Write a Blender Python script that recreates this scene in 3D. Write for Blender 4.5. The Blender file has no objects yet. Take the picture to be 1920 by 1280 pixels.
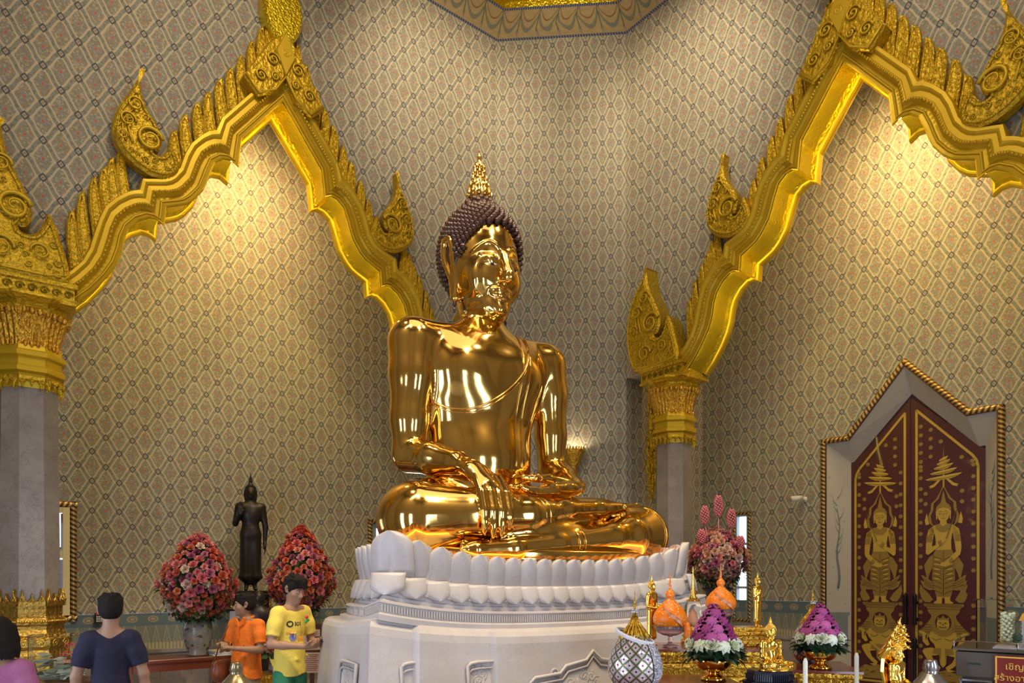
import bpy, bmesh, math, random
import numpy as np
from mathutils import Vector, Matrix
from mathutils.bvhtree import BVHTree
random.seed(7); rng = np.random.default_rng(7)
SC = bpy.context.scene; COL = SC.collection
PI = math.pi; R_ = math.radians

# ------------------------------------------------------------------ tagging
def tag(o, label=None, cat=None, group=None, kind=None):
    if label: o['label'] = label
    if cat: o['category'] = cat
    if group: o['group'] = group
    if kind: o['kind'] = kind
    return o
def empty(name, loc=(0,0,0), rz=0, label=None, cat=None, group=None, s=1):
    o = bpy.data.objects.new(name, None); COL.objects.link(o)
    o.location = loc; o.rotation_euler = (0,0,rz); o.scale = (s,s,s); o.empty_display_size = .1
    return tag(o, label, cat, group)
def copy_tree(o, parent=None):
    c = o.copy(); COL.objects.link(c)
    if parent: c.parent = parent
    for ch in [x for x in list(bpy.data.objects) if x.parent is o]:
        copy_tree(ch, c)
    return c
def mesh_obj(name, V, Fs, mat, parent=None, smooth=True, uv=None, loc=None):
    me = bpy.data.meshes.new(name)
    me.from_pydata([tuple(map(float, v)) for v in V], [], [tuple(map(int, f)) for f in Fs])
    if isinstance(mat, (list, tuple)):
        for m in mat: me.materials.append(m)
    elif mat: me.materials.append(mat)
    if smooth: me.polygons.foreach_set('use_smooth', [True]*len(me.polygons))
    if uv is not None:
        l = me.uv_layers.new(name='UVMap')
        for lp in me.loops: l.data[lp.index].uv = uv[lp.vertex_index]
    me.update()
    o = bpy.data.objects.new(name, me); COL.objects.link(o)
    if parent: o.parent = parent
    if loc is not None: o.location = loc
    return o
class MB:
    """collects shapes and builds them as one mesh object"""
    def __init__(s): s.v=[]; s.f=[]; s.m=[]; s.sm=[]; s.mi=0; s.smooth=True
    def add(s, V, Fs, M=None, sm=None):
        n=len(s.v)
        for v in V:
            v = Vector(v)
            s.v.append(M @ v if M is not None else v)
        for f in Fs:
            s.f.append(tuple(n+i for i in f)); s.m.append(s.mi); s.sm.append(s.smooth if sm is None else sm)
        return s
    def box(s, c, d, rz=0, M=None, bev=0):
        x,y,z=[q/2 for q in d]
        if bev<=0:
            V=[(-x,-y,-z),(x,-y,-z),(x,y,-z),(-x,y,-z),(-x,-y,z),(x,-y,z),(x,y,z),(-x,y,z)]
            Fs=[(0,3,2,1),(4,5,6,7),(0,1,5,4),(1,2,6,5),(2,3,7,6),(3,0,4,7)]
        else:
            b=min(bev,x*.9,y*.9,z*.9)
            V=[];Fs=[]
            def ring(z_,ins): 
                n=len(V)
                X=x-ins;Y=y-ins
                V.extend([(-X+b,-Y,z_),(X-b,-Y,z_),(X,-Y+b,z_),(X,Y-b,z_),(X-b,Y,z_),(-X+b,Y,z_),(-X,Y-b,z_),(-X,-Y+b,z_)])
                return n
            r=[ring(-z,b*.6),ring(-z+b,0),ring(z-b,0),ring(z,b*.6)]
            for a,c2 in zip(r,r[1:]):
                for i in range(8): j=(i+1)%8; Fs.append((a+i,a+j,c2+j,c2+i))
            Fs.append(tuple(r[0]+i for i in range(7,-1,-1))); Fs.append(tuple(r[3]+i for i in range(8)))
        T=Matrix.Translation(c)@Matrix.Rotation(rz,4,'Z')
        if M is not None: T=M@T
        return s.add(V,Fs,T,sm=False)
    def lathe(s, prof, n=24, c=(0,0,0), M=None, sm=True, rot=0, sx=1, sy=1, cap=True):
        V=[];Fs=[]
        for r,z in prof:
            for i in range(n):
                a=rot+2*PI*i/n; V.append((c[0]+r*math.cos(a)*sx,c[1]+r*math.sin(a)*sy,c[2]+z))
        for k in range(len(prof)-1):
            for i in range(n):
                j=(i+1)%n; Fs.append((k*n+i,k*n+j,(k+1)*n+j,(k+1)*n+i))
        if cap:
            Fs.append(tuple(range(n-1,-1,-1))); Fs.append(tuple((len(prof)-1)*n+i for i in range(n)))
        return s.add(V,Fs,M,sm=sm)
    def tube(s, pts, r, n=8, M=None, closed=False, flat=1.0, sm=True):
        P=[Vector(p) for p in pts]; m=len(P)
        rs=r if isinstance(r,(list,tuple)) else [r]*m
        V=[];Fs=[]; up=None
        for i in range(m):
            if closed: t=(P[(i+1)%m]-P[i-1])
            else: t=(P[min(i+1,m-1)]-P[max(i-1,0)])
            if t.length<1e-9: t=Vector((0,0,1))
            t.normalize()
            if up is None:
                up = Vector((0,0,1)) if abs(t.z)<.9 else Vector((1,0,0))
            a=(up-t*up.dot(t))
            if a.length<1e-6: a=t.orthogonal()
            a.normalize(); up=a; b=t.cross(a)
            for k in range(n):
                w=2*PI*k/n; V.append(P[i]+a*math.cos(w)*rs[i]*flat+b*math.sin(w)*rs[i])
        rr=m if closed else m-1
        for i in range(rr):
            for k in range(n):
                j=(k+1)%n; q=(i+1)%m
                Fs.append((i*n+k,i*n+j,q*n+j,q*n+k))
        if not closed:
            Fs.append(tuple(range(n-1,-1,-1))); Fs.append(tuple((m-1)*n+i for i in range(n)))
        return s.add(V,Fs,M,sm=sm)
    def ball(s, c, r, n=10, m=7, M=None, rot=None):
        rx,ry,rz=(r,r,r) if isinstance(r,(int,float)) else r
        V=[];Fs=[]
        T=Matrix.Translation(c)
        if rot is not None: T=T@rot
        if M is not None: T=M@T
        V.append((0,0,-rz))
        for i in range(1,m):
            ph=-PI/2+PI*i/m
            for k in range(n):
                a=2*PI*k/n; V.append((rx*math.cos(ph)*math.cos(a),ry*math.cos(ph)*math.sin(a),rz*math.sin(ph)))
        V.append((0,0,rz)); t=len(V)-1
        for k in range(n):
            j=(k+1)%n; Fs.append((0,1+j,1+k)); Fs.append((t,1+(m-2)*n+k,1+(m-2)*n+j))
        for i in range(m-2):
            for k in range(n):
                j=(k+1)%n; Fs.append((1+i*n+k,1+i*n+j,1+(i+1)*n+j,1+(i+1)*n+k))
        return s.add(V,Fs,T,sm=True)
    def prism(s, poly, y0, y1, bev=0, M=None, ins=.5):
        """polygon in (x,z) extruded along y from y0 (front) to y1; bev shrinks the front face a little"""
        from mathutils.geometry import tessellate_polygon
        n=len(poly)
        P=[Vector((a,b)) for a,b in poly]
        area=sum(P[i].x*P[(i+1)%n].y-P[(i+1)%n].x*P[i].y for i in range(n))
        if area<0: P=P[::-1]
        V=[]; rings=[(y1,0)]
        if bev>0: sg=1 if y1>y0 else -1; rings+= [(y0+sg*bev,0),(y0,bev*ins*2)]
        else: rings+=[(y0,0)]
        for y,ins_ in rings:
            for i in range(n):
                p=P[i]
                if ins_>0:
                    e1=(P[i]-P[i-1]); e2=(P[(i+1)%n]-P[i])
                    e1=e1.normalized() if e1.length>1e-9 else Vector((1,0)); e2=e2.normalized() if e2.length>1e-9 else Vector((1,0))
                    nn=Vector((-e1.y-e2.y,e1.x+e2.x)); 
                    if nn.length>1e-6: nn.normalize(); p=p+nn*ins_
                V.append((p.x,y,p.y))
        Fs=[]
        for k in range(len(rings)-1):
            for i in range(n):
                j=(i+1)%n; Fs.append((k*n+i,(k+1)*n+i,(k+1)*n+j,k*n+j))
        tri=tessellate_polygon([[Vector((p.x,p.y,0)) for p in P]])
        L=(len(rings)-1)*n
        for t in tri:
            Fs.append((L+t[0],L+t[1],L+t[2])); Fs.append((t[0],t[2],t[1]))
        return s.add(V,Fs,M,sm=False)
    def build(s, name, mat, parent=None, loc=None, rz=0, fix=True):
        o=mesh_obj(name,s.v,s.f,mat,parent,smooth=False)
        me=o.data
        me.polygons.foreach_set('use_smooth', s.sm)
        if isinstance(mat,(list,tuple)): me.polygons.foreach_set('material_index', s.m)
        if fix:
            bm=bmesh.new(); bm.from_mesh(me); bmesh.ops.recalc_face_normals(bm,faces=bm.faces); bm.to_mesh(me); bm.free()
        me.update()
        if loc is not None: o.location=loc
        o.rotation_euler=(0,0,rz)
        return o

def catmull(pts,n=5):
    o=[]; Q=[pts[0]]+list(pts)+[pts[-1]]
    for i in range(1,len(Q)-2):
        p0,p1,p2,p3=[np.array(Q[j],float) for j in (i-1,i,i+1,i+2)]
        for k in range(n): t=k/n; o.append(.5*((2*p1)+(-p0+p2)*t+(2*p0-5*p1+4*p2-p3)*t*t+(-p0+3*p1-3*p2+p3)*t**3))
    return o+[np.array(pts[-1],float)]
# ------------------------------------------------------------------ signed distance modelling
def smin(a,b,k):
    h=np.clip(.5+.5*(a-b)/k,0,1); return a+(b-a)*h-k*h*(1-h)
class SDF:
    def __init__(s, lo, hi, res):
        s.lo=np.array(lo,float); s.res=res
        s.n=np.ceil((np.array(hi)-s.lo)/res).astype(int)+1
        s.D=np.full(tuple(s.n),9.,np.float32)
        s.ax=[(s.lo[i]+res*np.arange(s.n[i])).astype(np.float32) for i in range(3)]
    def region(s, lo, hi, pad):
        a=np.maximum(np.floor((np.array(lo)-pad-s.lo)/s.res).astype(int),0)
        b=np.minimum(np.ceil((np.array(hi)+pad-s.lo)/s.res).astype(int)+1,s.n)
        if np.any(b<=a): return None
        sl=tuple(slice(a[i],b[i]) for i in range(3))
        X,Y,Z=np.meshgrid(*[s.ax[i][sl[i]] for i in range(3)],indexing='ij',sparse=True)
        return sl,X,Y,Z
    def put(s, sl, d, k, op):
        D=s.D[sl]
        if op=='u': s.D[sl]=smin(D,d,k) if k>0 else np.minimum(D,d)
        elif op=='s': s.D[sl]=-smin(-D,d,max(k,1e-4))
        elif op=='i': s.D[sl]=-smin(-D,-d,max(k,1e-4))
    def ell(s, c, r, k=.05, rot=None, op='u'):
        c=np.array(c,float); r=np.array(r if hasattr(r,'__len__') else (r,r,r),float); m=r.max()
        g=s.region(c-m,c+m,k+4*s.res)
        if g is None: return s
        sl,X,Y,Z=g; x,y,z=X-c[0],Y-c[1],Z-c[2]
        if rot is not None:
            Rm=np.array(Matrix.Rotation(rot[2],3,'Z')@Matrix.Rotation(rot[1],3,'Y')@Matrix.Rotation(rot[0],3,'X')).T
            x,y,z=[Rm[i,0]*x+Rm[i,1]*y+Rm[i,2]*z for i in range(3)]
        k0=np.sqrt((x/r[0])**2+(y/r[1])**2+(z/r[2])**2)+1e-9
        k1=np.sqrt((x/r[0]**2)**2+(y/r[1]**2)**2+(z/r[2]**2)**2)+1e-9
        s.put(sl,(k0*(k0-1)/k1).astype(np.float32),k,op); return s
    def cap(s, a, b, ra, rb=None, k=.05, op='u', flat=None):
        """tapered capsule; flat=(axis vector, factor) squashes it along an axis"""
        rb=ra if rb is None else rb
        a=np.array(a,float); b=np.array(b,float); m=max(ra,rb)
        g=s.region(np.minimum(a,b)-m,np.maximum(a,b)+m,k+4*s.res)
        if g is None: return s
        sl,X,Y,Z=g; ab=b-a; L=max(ab@ab,1e-9)
        x,y,z=X-a[0],Y-a[1],Z-a[2]
        t=np.clip((x*ab[0]+y*ab[1]+z*ab[2])/L,0,1)
        x=x-t*ab[0]; y=y-t*ab[1]; z=z-t*ab[2]
        if flat is not None:
            n=np.array(flat[0],float); n/=np.linalg.norm(n); q=(x*n[0]+y*n[1]+z*n[2])*(1/flat[1]-1)
            x=x+q*n[0]; y=y+q*n[1]; z=z+q*n[2]
            d=(np.sqrt(x*x+y*y+z*z)-(ra+(rb-ra)*t))*(.5+.5*flat[1])
        else: d=np.sqrt(x*x+y*y+z*z)-(ra+(rb-ra)*t)
        s.put(sl,d.astype(np.float32),k,op); return s
    def curve(s, pts, rs, k=.05, op='u', n=5):
        q=catmull([tuple(p)+(r,) for p,r in zip(pts,rs)],n)
        return s.chain([tuple(v[:3]) for v in q],[max(.001,v[3]) for v in q],k,op)
    def chain(s, pts, rs, k=.05, op='u', flat=None):
        for i in range(len(pts)-1): s.cap(pts[i],pts[i+1],rs[i],rs[i+1],k,op,flat)
        return s
    def half(s, p, n, k=.01):  # keep the side the normal points away from
        n=np.array(n,float); n/=np.linalg.norm(n)
        X,Y,Z=np.meshgrid(*s.ax,indexing='ij',sparse=True)
        d=((X-p[0])*n[0]+(Y-p[1])*n[1]+(Z-p[2])*n[2]).astype(np.float32)
        s.D=-smin(-s.D,-d,k); return s
    def mesh(s, relax=2):
        D=s.D; ins=D<0
        nx,ny,nz=D.shape
        c=[ins[i:nx-1+i,j:ny-1+j,k:nz-1+k] for i in (0,1) for j in (0,1) for k in (0,1)]
        cnt=sum(q.astype(np.int8) for q in c); act=(cnt>0)&(cnt<8)
        idx=np.full(act.shape,-1,np.int64); I=np.argwhere(act); idx[act]=np.arange(len(I))
        acc=np.zeros((len(I),3)); num=np.zeros(len(I))
        corners=[(i,j,k) for i in (0,1) for j in (0,1) for k in (0,1)]
        val={cc:D[I[:,0]+cc[0],I[:,1]+cc[1],I[:,2]+cc[2]] for cc in corners}
        for a in corners:
            for ax in range(3):
                if a[ax]==0:
                    b=list(a); b[ax]=1; b=tuple(b)
                    va,vb=val[a],val[b]; m=(va<0)!=(vb<0)
                    t=va[m]/(va[m]-vb[m]); p=np.tile(np.array(a,float),(m.sum(),1)); p[:,ax]+=t
                    acc[m]+=p; num[m]+=1
        V=s.lo+s.res*(I+acc/num[:,None])
        F=[]
        for ax in range(3):
            u,v=[(1,2),(2,0),(0,1)][ax]
            sh=[nx,ny,nz]; sh[ax]-=1
            A=[slice(None)]*3; B=[slice(None)]*3; A[ax]=slice(0,-1); B[ax]=slice(1,None)
            ia,ib=ins[tuple(A)],ins[tuple(B)]
            E=np.argwhere(ia!=ib); E=E[(E[:,u]>0)&(E[:,v]>0)&(E[:,u]<D.shape[u]-1)&(E[:,v]<D.shape[v]-1)]
            fl=ia[E[:,0],E[:,1],E[:,2]]
            def cell(du,dv):
                q=E.copy(); q[:,u]-=du; q[:,v]-=dv; return idx[q[:,0],q[:,1],q[:,2]]
            q=np.stack([cell(1,1),cell(0,1),cell(0,0),cell(1,0)],1)
            q[~fl]=q[~fl][:,::-1]; F.append(q)
        F=np.concatenate(F); F=F[(F>=0).all(1)]
        for _ in range(relax):
            S=np.zeros_like(V); C=np.zeros(len(V))
            for a,b in ((0,1),(1,2),(2,3),(3,0)):
                np.add.at(S,F[:,a],V[F[:,b]]); np.add.at(C,F[:,a],1)
                np.add.at(S,F[:,b],V[F[:,a]]); np.add.at(C,F[:,b],1)
            V=V*.4+.6*S/np.maximum(C,1)[:,None]
        return V,F
    def obj(s, name, mat, parent=None, relax=2, loc=None):
        V,F=s.mesh(relax)
        me=bpy.data.meshes.new(name)
        me.vertices.add(len(V)); me.vertices.foreach_set('co',V.astype(np.float32).ravel())
        me.loops.add(F.size); me.loops.foreach_set('vertex_index',F.astype(np.int32).ravel())
        me.polygons.add(len(F)); me.polygons.foreach_set('loop_start',(np.arange(len(F))*4).astype(np.int32))
        me.update(calc_edges=True)
        me.polygons.foreach_set('use_smooth',np.ones(len(F),bool))
        if isinstance(mat,(list,tuple)):
            for m in mat: me.materials.append(m)
        elif mat: me.materials.append(mat)
        me.validate()
        o=bpy.data.objects.new(name,me); COL.objects.link(o)
        if parent: o.parent=parent
        if loc is not None: o.location=loc
        return o

# ------------------------------------------------------------------ node helper
class E:
    """tiny wrapper so shader maths reads like python"""
    nt=None
    def __init__(s,x): s.x=x
    @staticmethod
    def m(op,*a,clamp=False):
        n=E.nt.nodes.new('ShaderNodeMath'); n.operation=op; n.use_clamp=clamp
        for i,q in enumerate(a):
            if isinstance(q,E): E.nt.links.new(q.x,n.inputs[i])
            else: n.inputs[i].default_value=float(q)
        return E(n.outputs[0])
    def __add__(s,o): return E.m('ADD',s,o)
    __radd__=__add__
    def __sub__(s,o): return E.m('SUBTRACT',s,o)
    def __rsub__(s,o): return E.m('SUBTRACT',o,s)
    def __mul__(s,o): return E.m('MULTIPLY',s,o)
    __rmul__=__mul__
    def __truediv__(s,o): return E.m('DIVIDE',s,o)
    def fr(s): return E.m('FRACT',s)
    def abs(s): return E.m('ABSOLUTE',s)
    def sin(s): return E.m('SINE',s)
    def lt(s,o): return E.m('LESS_THAN',s,o)
    def gt(s,o): return E.m('GREATER_THAN',s,o)
    def max(s,o): return E.m('MAXIMUM',s,o)
    def min(s,o): return E.m('MINIMUM',s,o)
    def sqrt(s): return E.m('SQRT',s)
    def step(s,a,b):  # smooth 0..1 between a and b
        n=E.nt.nodes.new('ShaderNodeMapRange'); n.interpolation_type='SMOOTHSTEP'
        E.nt.links.new(s.x,n.inputs[0]); n.inputs[1].default_value=a; n.inputs[2].default_value=b
        return E(n.outputs[0])
def mixc(f,a,b):
    n=E.nt.nodes.new('ShaderNodeMix'); n.data_type='RGBA'
    for i,q in ((0,f),(6,a),(7,b)):
        if isinstance(q,E): E.nt.links.new(q.x,n.inputs[i])
        elif isinstance(q,(int,float)): n.inputs[i].default_value=q
        else: n.inputs[i].default_value=(*q[:3],1)
    return E(n.outputs[2])
def noise(scale,vec=None,detail=3,rough=.5,col=False):
    n=E.nt.nodes.new('ShaderNodeTexNoise'); n.inputs['Scale'].default_value=scale; n.inputs['Detail'].default_value=detail
    n.inputs['Roughness'].default_value=rough
    if vec is not None: E.nt.links.new(vec.x,n.inputs['Vector'])
    return E(n.outputs['Color' if col else 'Fac'])
def voronoi(scale,vec=None,out='Distance',feat='F1',rand=1):
    n=E.nt.nodes.new('ShaderNodeTexVoronoi'); n.inputs['Scale'].default_value=scale; n.feature=feat
    n.inputs['Randomness'].default_value=rand
    if vec is not None: E.nt.links.new(vec.x,n.inputs['Vector'])
    return E(n.outputs[out])
def coord(kind='Object'):
    n=E.nt.nodes.new('ShaderNodeTexCoord'); return E(n.outputs[kind])
def sep(v):
    n=E.nt.nodes.new('ShaderNodeSeparateXYZ'); E.nt.links.new(v.x,n.inputs[0]); return [E(q) for q in n.outputs]
def comb(x,y,z=0):
    n=E.nt.nodes.new('ShaderNodeCombineXYZ')
    for i,q in enumerate((x,y,z)):
        if isinstance(q,E): E.nt.links.new(q.x,n.inputs[i])
        else: n.inputs[i].default_value=q
    return E(n.outputs[0])
def bump(h,strength=.3,dist=.01):
    n=E.nt.nodes.new('ShaderNodeBump'); n.inputs['Strength'].default_value=strength; n.inputs['Distance'].default_value=dist
    E.nt.links.new(h.x,n.inputs['Height']); return E(n.outputs[0])
def new_mat(name,col=(.8,.8,.8),metal=0,rough=.5,**kw):
    m=bpy.data.materials.new(name); m.use_nodes=True; nt=m.node_tree; E.nt=nt
    b=nt.nodes['Principled BSDF']; m['b']=b.name
    def put(k,v):
        i=b.inputs[k]
        if isinstance(v,E): nt.links.new(v.x,i)
        elif hasattr(v,'__len__') and len(v)==3 and i.type=='RGBA': i.default_value=(*v,1)
        else: i.default_value=v
    m_put[name]=put
    put('Base Color',col); put('Metallic',metal); put('Roughness',rough)
    for k,v in kw.items():
        put({'spec':'Specular IOR Level','coat':'Coat Weight','trans':'Transmission Weight','ior':'IOR','emis':'Emission Color','estr':'Emission Strength','sheen':'Sheen Weight','sss':'Subsurface Weight','alpha':'Alpha'}[k],v)
    return m
m_put={}
def P(m,k,v): m_put[m.name](k,v)
# ------------------------------------------------------------------ materials
M={}
def simple(name,col,metal=0,rough=.5,**kw):
    M[name]=new_mat(name,col,metal,rough,**kw); return M[name]
# wallpaper of ogee medallions with dark diamonds where the bands cross (uv in cells)
m=M['paper']=new_mat('ogee_wallpaper',rough=.8)
uv=sep(coord('UV')); px,py=uv[0]*2,uv[1]*2
a,b=(px+py)*.5,(px-py)*.5
A=-.042
a2=a+(b*(2*PI)).sin()*A; b2=b+(a*(2*PI)).sin()*A
fa,fb=(a2+.5).fr()-.5,(b2+.5).fr()-.5          # distance to the nodes
ga,gb=a2.fr()-.5,b2.fr()-.5                    # distance to the cell centre
mm=.5-ga.abs().max(gb.abs())
lx,ly=ga+gb,ga-gb
ha,hb=(a+.5).fr()-.5,(b+.5).fr()-.5; nx,ny=ha+hb,ha-hb
nv=comb(uv[0]*.345,uv[1]*.424,0)
n1=noise(70,nv,2); n2=noise(26,nv,2); vo=voronoi(60,nv,'Color')
vsep=sep(vo)
cream=(.56,.465,.315); 
band=mixc(n1.step(.42,.58),(.225,.24,.195),(.315,.31,.255))
band=mixc((n2).step(.52,.60)*.7,band,(.145,.175,.115))
med=mixc(vsep[0].step(.45,.55),(.305,.29,.245),(.245,.24,.175))
med=mixc((vsep[1].gt(.86)),med,(.42,.25,.11))
med=mixc((vsep[2].gt(.84)),med,(.45,.40,.27))
ring=mixc(mm.step(.072,.088),band,cream)
rm=(lx*lx+ly*ly*.72).sqrt(); c=mixc(mm.step(.150,.170)*rm.step(.64,.60),ring,med)
ka,kb=a.fr()-.5,b.fr()-.5; qx,qy=ka+kb,ka-kb; r2=(qx*qx*1.6+qy*qy*1.25).sqrt()
c=mixc(r2.step(.20,.18),c,(.26,.27,.29))
c=mixc(r2.step(.135,.12),c,(.40,.34,.26))
c=mixc(r2.step(.10,.088),c,(.55,.115,.035))
l1=nx.abs()+ny.abs()
c=mixc(l1.step(.28,.26),c,(.085,.08,.095))
c=mixc(l1.step(.17,.15),c,(.40,.36,.27))
c=mixc(l1.step(.06,.05),c,(.35,.12,.06))
P(m,'Base Color',c)
# dado: beaded border over a row of pointed leaves (u in metres, v 0..1)
m=M['dado']=new_mat('dado_frieze',rough=.7)
uv=sep(coord('UV')); u,v=uv[0],uv[1]
du=(u*(1/.145)).fr()-.5
leaf=(du.abs()*2-(1-v*1.55)).abs()
base=mixc(noise(60,comb(u,v*.5)).step(.4,.6),(.22,.23,.19),(.14,.18,.17))
c=mixc(leaf.step(.12,.07),base,(.33,.29,.19))
c=mixc((du.abs()*2-(1-v*1.55)).step(-.25,-.35)*.6,c,(.28,.26,.21))
fr2=((u*(1/.05)).fr()-.5).abs()
c=mixc(v.step(.20,.17)*fr2.gt(.2),c,(.45,.38,.2))
up=v.gt(.66)
dv=(v-.84)/.10; ru=((u*(1/.28)).fr()-.5)*3.4
rr=(dv*dv+ru*ru).sqrt()
ub=mixc((rr-.75).abs().step(.20,.12),(.11,.16,.18),(.33,.28,.17))
ub=mixc(rr.step(.45,.35),ub,(.40,.27,.25))
ub=mixc((dv.abs()).step(1.05,1.15),ub,(.10,.15,.18))
c=mixc(up,c,ub)
P(m,'Base Color',c)
# cove with painted garlands
m=M['cove']=new_mat('cove_paint',rough=.7)
uv=sep(coord('UV')); u,v=uv[0],uv[1]
du=(u*(1/.36)).fr()-.5
cat_=.30+du*du*1.9
d1=(v-cat_).abs(); d2=(v-(cat_+.20)*.9-.12).abs()
c=mixc(noise(9,comb(u,v)).step(.3,.8),(.50,.37,.17),(.42,.31,.15))
c=mixc(d1.step(.085,.06),c,mixc(noise(50,comb(u,v)).step(.4,.6),(.15,.20,.10),(.30,.26,.22)))
c=mixc(d2.step(.03,.02),c,(.27,.14,.06))
dd=((u*(1/.36)+.5).fr()-.5).abs()*3+(v-.25).abs()
c=mixc(dd.step(.22,.18),c,(.33,.25,.22))
c=mixc(((u*(1/.36)+.5).fr()-.5).abs().step(.03,.02)*v.gt(.25),c,(.12,.16,.07))
e=v.step(.085,.075).max(v.step(.915,.925))
bead=((u*(1/.045)).fr()-.5).abs()
c=mixc(e,c,mixc(bead.gt(.25),(.05,.055,.10),(.22,.25,.36)))
P(m,'Base Color',c)
def marble(name,c1,c2,vein,sc=3,rough=.25):
    m=M[name]=new_mat(name,rough=rough)
    o=coord('Object'); w=noise(sc,o,5,.6); 
    vv=(noise(sc*1.7,o,6,.65)-.5).abs()
    c=mixc(w.step(.35,.7),c1,c2); c=mixc(vv.step(.018,.0)*.55,c,vein); P(m,'Base Color',c)
    return m
marble('column_marble',(.25,.215,.195),(.33,.29,.265),(.15,.13,.12),2.2,.35)
simple('pane_dummy',(1,1,1))
marble('grey_marble',(.27,.235,.23),(.36,.32,.31),(.17,.15,.15),4,.35)
marble('floor_marble',(.40,.36,.32),(.48,.44,.40),(.25,.22,.2),1.2,.12)
marble('white_marble',(.50,.455,.45),(.56,.51,.50),(.46,.40,.37),2.5,.38)
def gild(name,col,rough,scale,strength,dist=.012,metal=.9,glint=0):
    m=M[name]=new_mat(name,col,metal,rough)
    o=coord('Object')
    n=noise(3,o,2); P(m,'Base Color',mixc(n,tuple(q*.9 for q in col),col))
    if scale:
        h=voronoi(scale,o,'Distance','SMOOTH_F1'); h2=noise(scale*2.2,o,2)
        P(m,'Normal',bump(h+h2*.5,strength,dist))
    return m
gild('gilt_smooth',(.68,.45,.02),.45,9,.25,.004,.5)
gild('gilt_carved',(.68,.44,.02),.38,26,.95,.02,.6)
gild('gilt_mosaic',(.86,.66,.03),.22,34,.8,.01,.85)
gild('altar_gilt',(.72,.42,.05),.28,34,.9,.02,.9)
gild('gilt_brown',(.48,.30,.06),.32,30,.8,.015,.85)
# polished cast gold of the great statue
m=M['buddha_gold']=new_mat('polished_gold',(.70,.43,.11),1,.085)
o=coord('Object'); w=noise(2.2,o,3); P(m,'Base Color',mixc(w.step(.3,.7),(.72,.44,.115),(.83,.55,.17)))
P(m,'Roughness',noise(5,o,3)*.12+.05)
P(m,'Normal',bump(noise(1.6,o,1),.35,.05))
simple('small_gold',(.95,.62,.12),1,.16)
simple('hair_lacquer',(.050,.016,.012),0,.30,coat=.25)
simple('dark_bronze',(.035,.028,.025),.6,.38)
simple('eye_white',(.75,.72,.66),0,.2); simple('eye_black',(.01,.01,.01),0,.1)
simple('led',(1,.8,.3),0,.5,emis=(1,.78,.16),estr=50)
simple('amber_cord',(1,.4,.1),0,.5,emis=(1,.36,.05),estr=16)
simple('bulb',(1,.9,.7),0,.5,emis=(1,.80,.52),estr=150)
simple('maroon',(.075,.012,.016),0,.38,coat=.3)
simple('door_gold',(.62,.42,.07),.35,.42); simple('door_gold_dark',(.33,.21,.045),.3,.5)
simple('door_line',(.16,.085,.02),.2,.5)
simple('iron',(.02,.02,.025),.7,.4)
simple('trim_red',(.16,.045,.02),0,.5)
m=M['rope']=new_mat('rope_gilt',(.6,.4,.1),.6,.4)
g=sep(coord('UV')); st=((g[0]*16+g[1]*1.6).fr()-.5).abs()
P(m,'Base Color',mixc(st.step(.2,.3),(.11,.05,.02),(.62,.42,.13)))
simple('glass',(1,1,1),0,.02,trans=1,ior=1.3)
simple('acrylic',(.98,1,1),0,.0,trans=1,ior=1.08)
simple('paper_white',(.8,.78,.72),0,.8)
m=M['reveal']=new_mat('painted_reveal',rough=.8)
o=coord('Object'); n=voronoi(6.5,o,'Distance'); P(m,'Base Color',mixc(n.step(.10,.07),(.50,.46,.40),(.30,.33,.30)))
# ------------------------------------------------------------------ camera, world
cam=bpy.data.cameras.new('camera'); co=bpy.data.objects.new('camera',cam); COL.objects.link(co)
co.location=(0,0,1.7); co.rotation_euler=(PI/2,0,0); cam.sensor_width=36; cam.lens=1330/1920*36; cam.shift_y=(1085-640)/1920
SC.cycles.max_bounces=8; SC.cycles.diffuse_bounces=3; SC.cycles.glossy_bounces=5; SC.cycles.transmission_bounces=8; SC.cycles.caustics_reflective=False; SC.cycles.caustics_refractive=True
cam.clip_start=.05; SC.camera=co
SC.view_settings.view_transform='Standard'; SC.view_settings.look='None'; SC.view_settings.gamma=1; SC.view_settings.exposure=.18
w=bpy.data.worlds.new('World'); SC.world=w; w.use_nodes=True; E.nt=w.node_tree
bg=w.node_tree.nodes['Background']; bg.inputs[0].default_value=(.62,.78,1,1); bg.inputs[1].default_value=2.2
# ------------------------------------------------------------------ room frame
KX,KY=.783,.622
CL=Vector((-.254,12.06,0)); CR=Vector((1.92,11.89,0))
dirL=Vector((-KX,-KY,0)).normalized(); inL=Vector((KY,-KX,0)).normalized()   # left wall runs towards the viewer
dirR=Vector((KY,-KX,0)).normalized(); inR=Vector((-KX,-KY,0)).normalized()
def frame(C,d,n):  # local x = along the wall, local -y = into the room, z up
    return Matrix(((d.x,-n.x,0,C.x),(d.y,-n.y,0,C.y),(0,0,1,0),(0,0,0,1)))
# for the left wall x runs leftwards -> mirror is avoided by letting x = -s
ML=frame(CL,-dirL,inL); MR=frame(CR,dirR,inR)
def PL(s,off,z): return CL+dirL*s+inL*off+Vector((0,0,z))
def PR(s,off,z): return CR+dirR*s+inR*off+Vector((0,0,z))
WALL=7.53; ZT=10.83; AL=2.08; SOFF=5.06; WTH=.42
EL=PL(WALL,0,0); ER=PR(WALL,0,0)
Q1=EL+Vector((-.25,-2.17,0)); Q2=Q1+dirR*WALL; Q3=Q2+Vector((2.17,-.25,0)); Q4=ER+Vector((-.25,-2.17,0))
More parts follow.
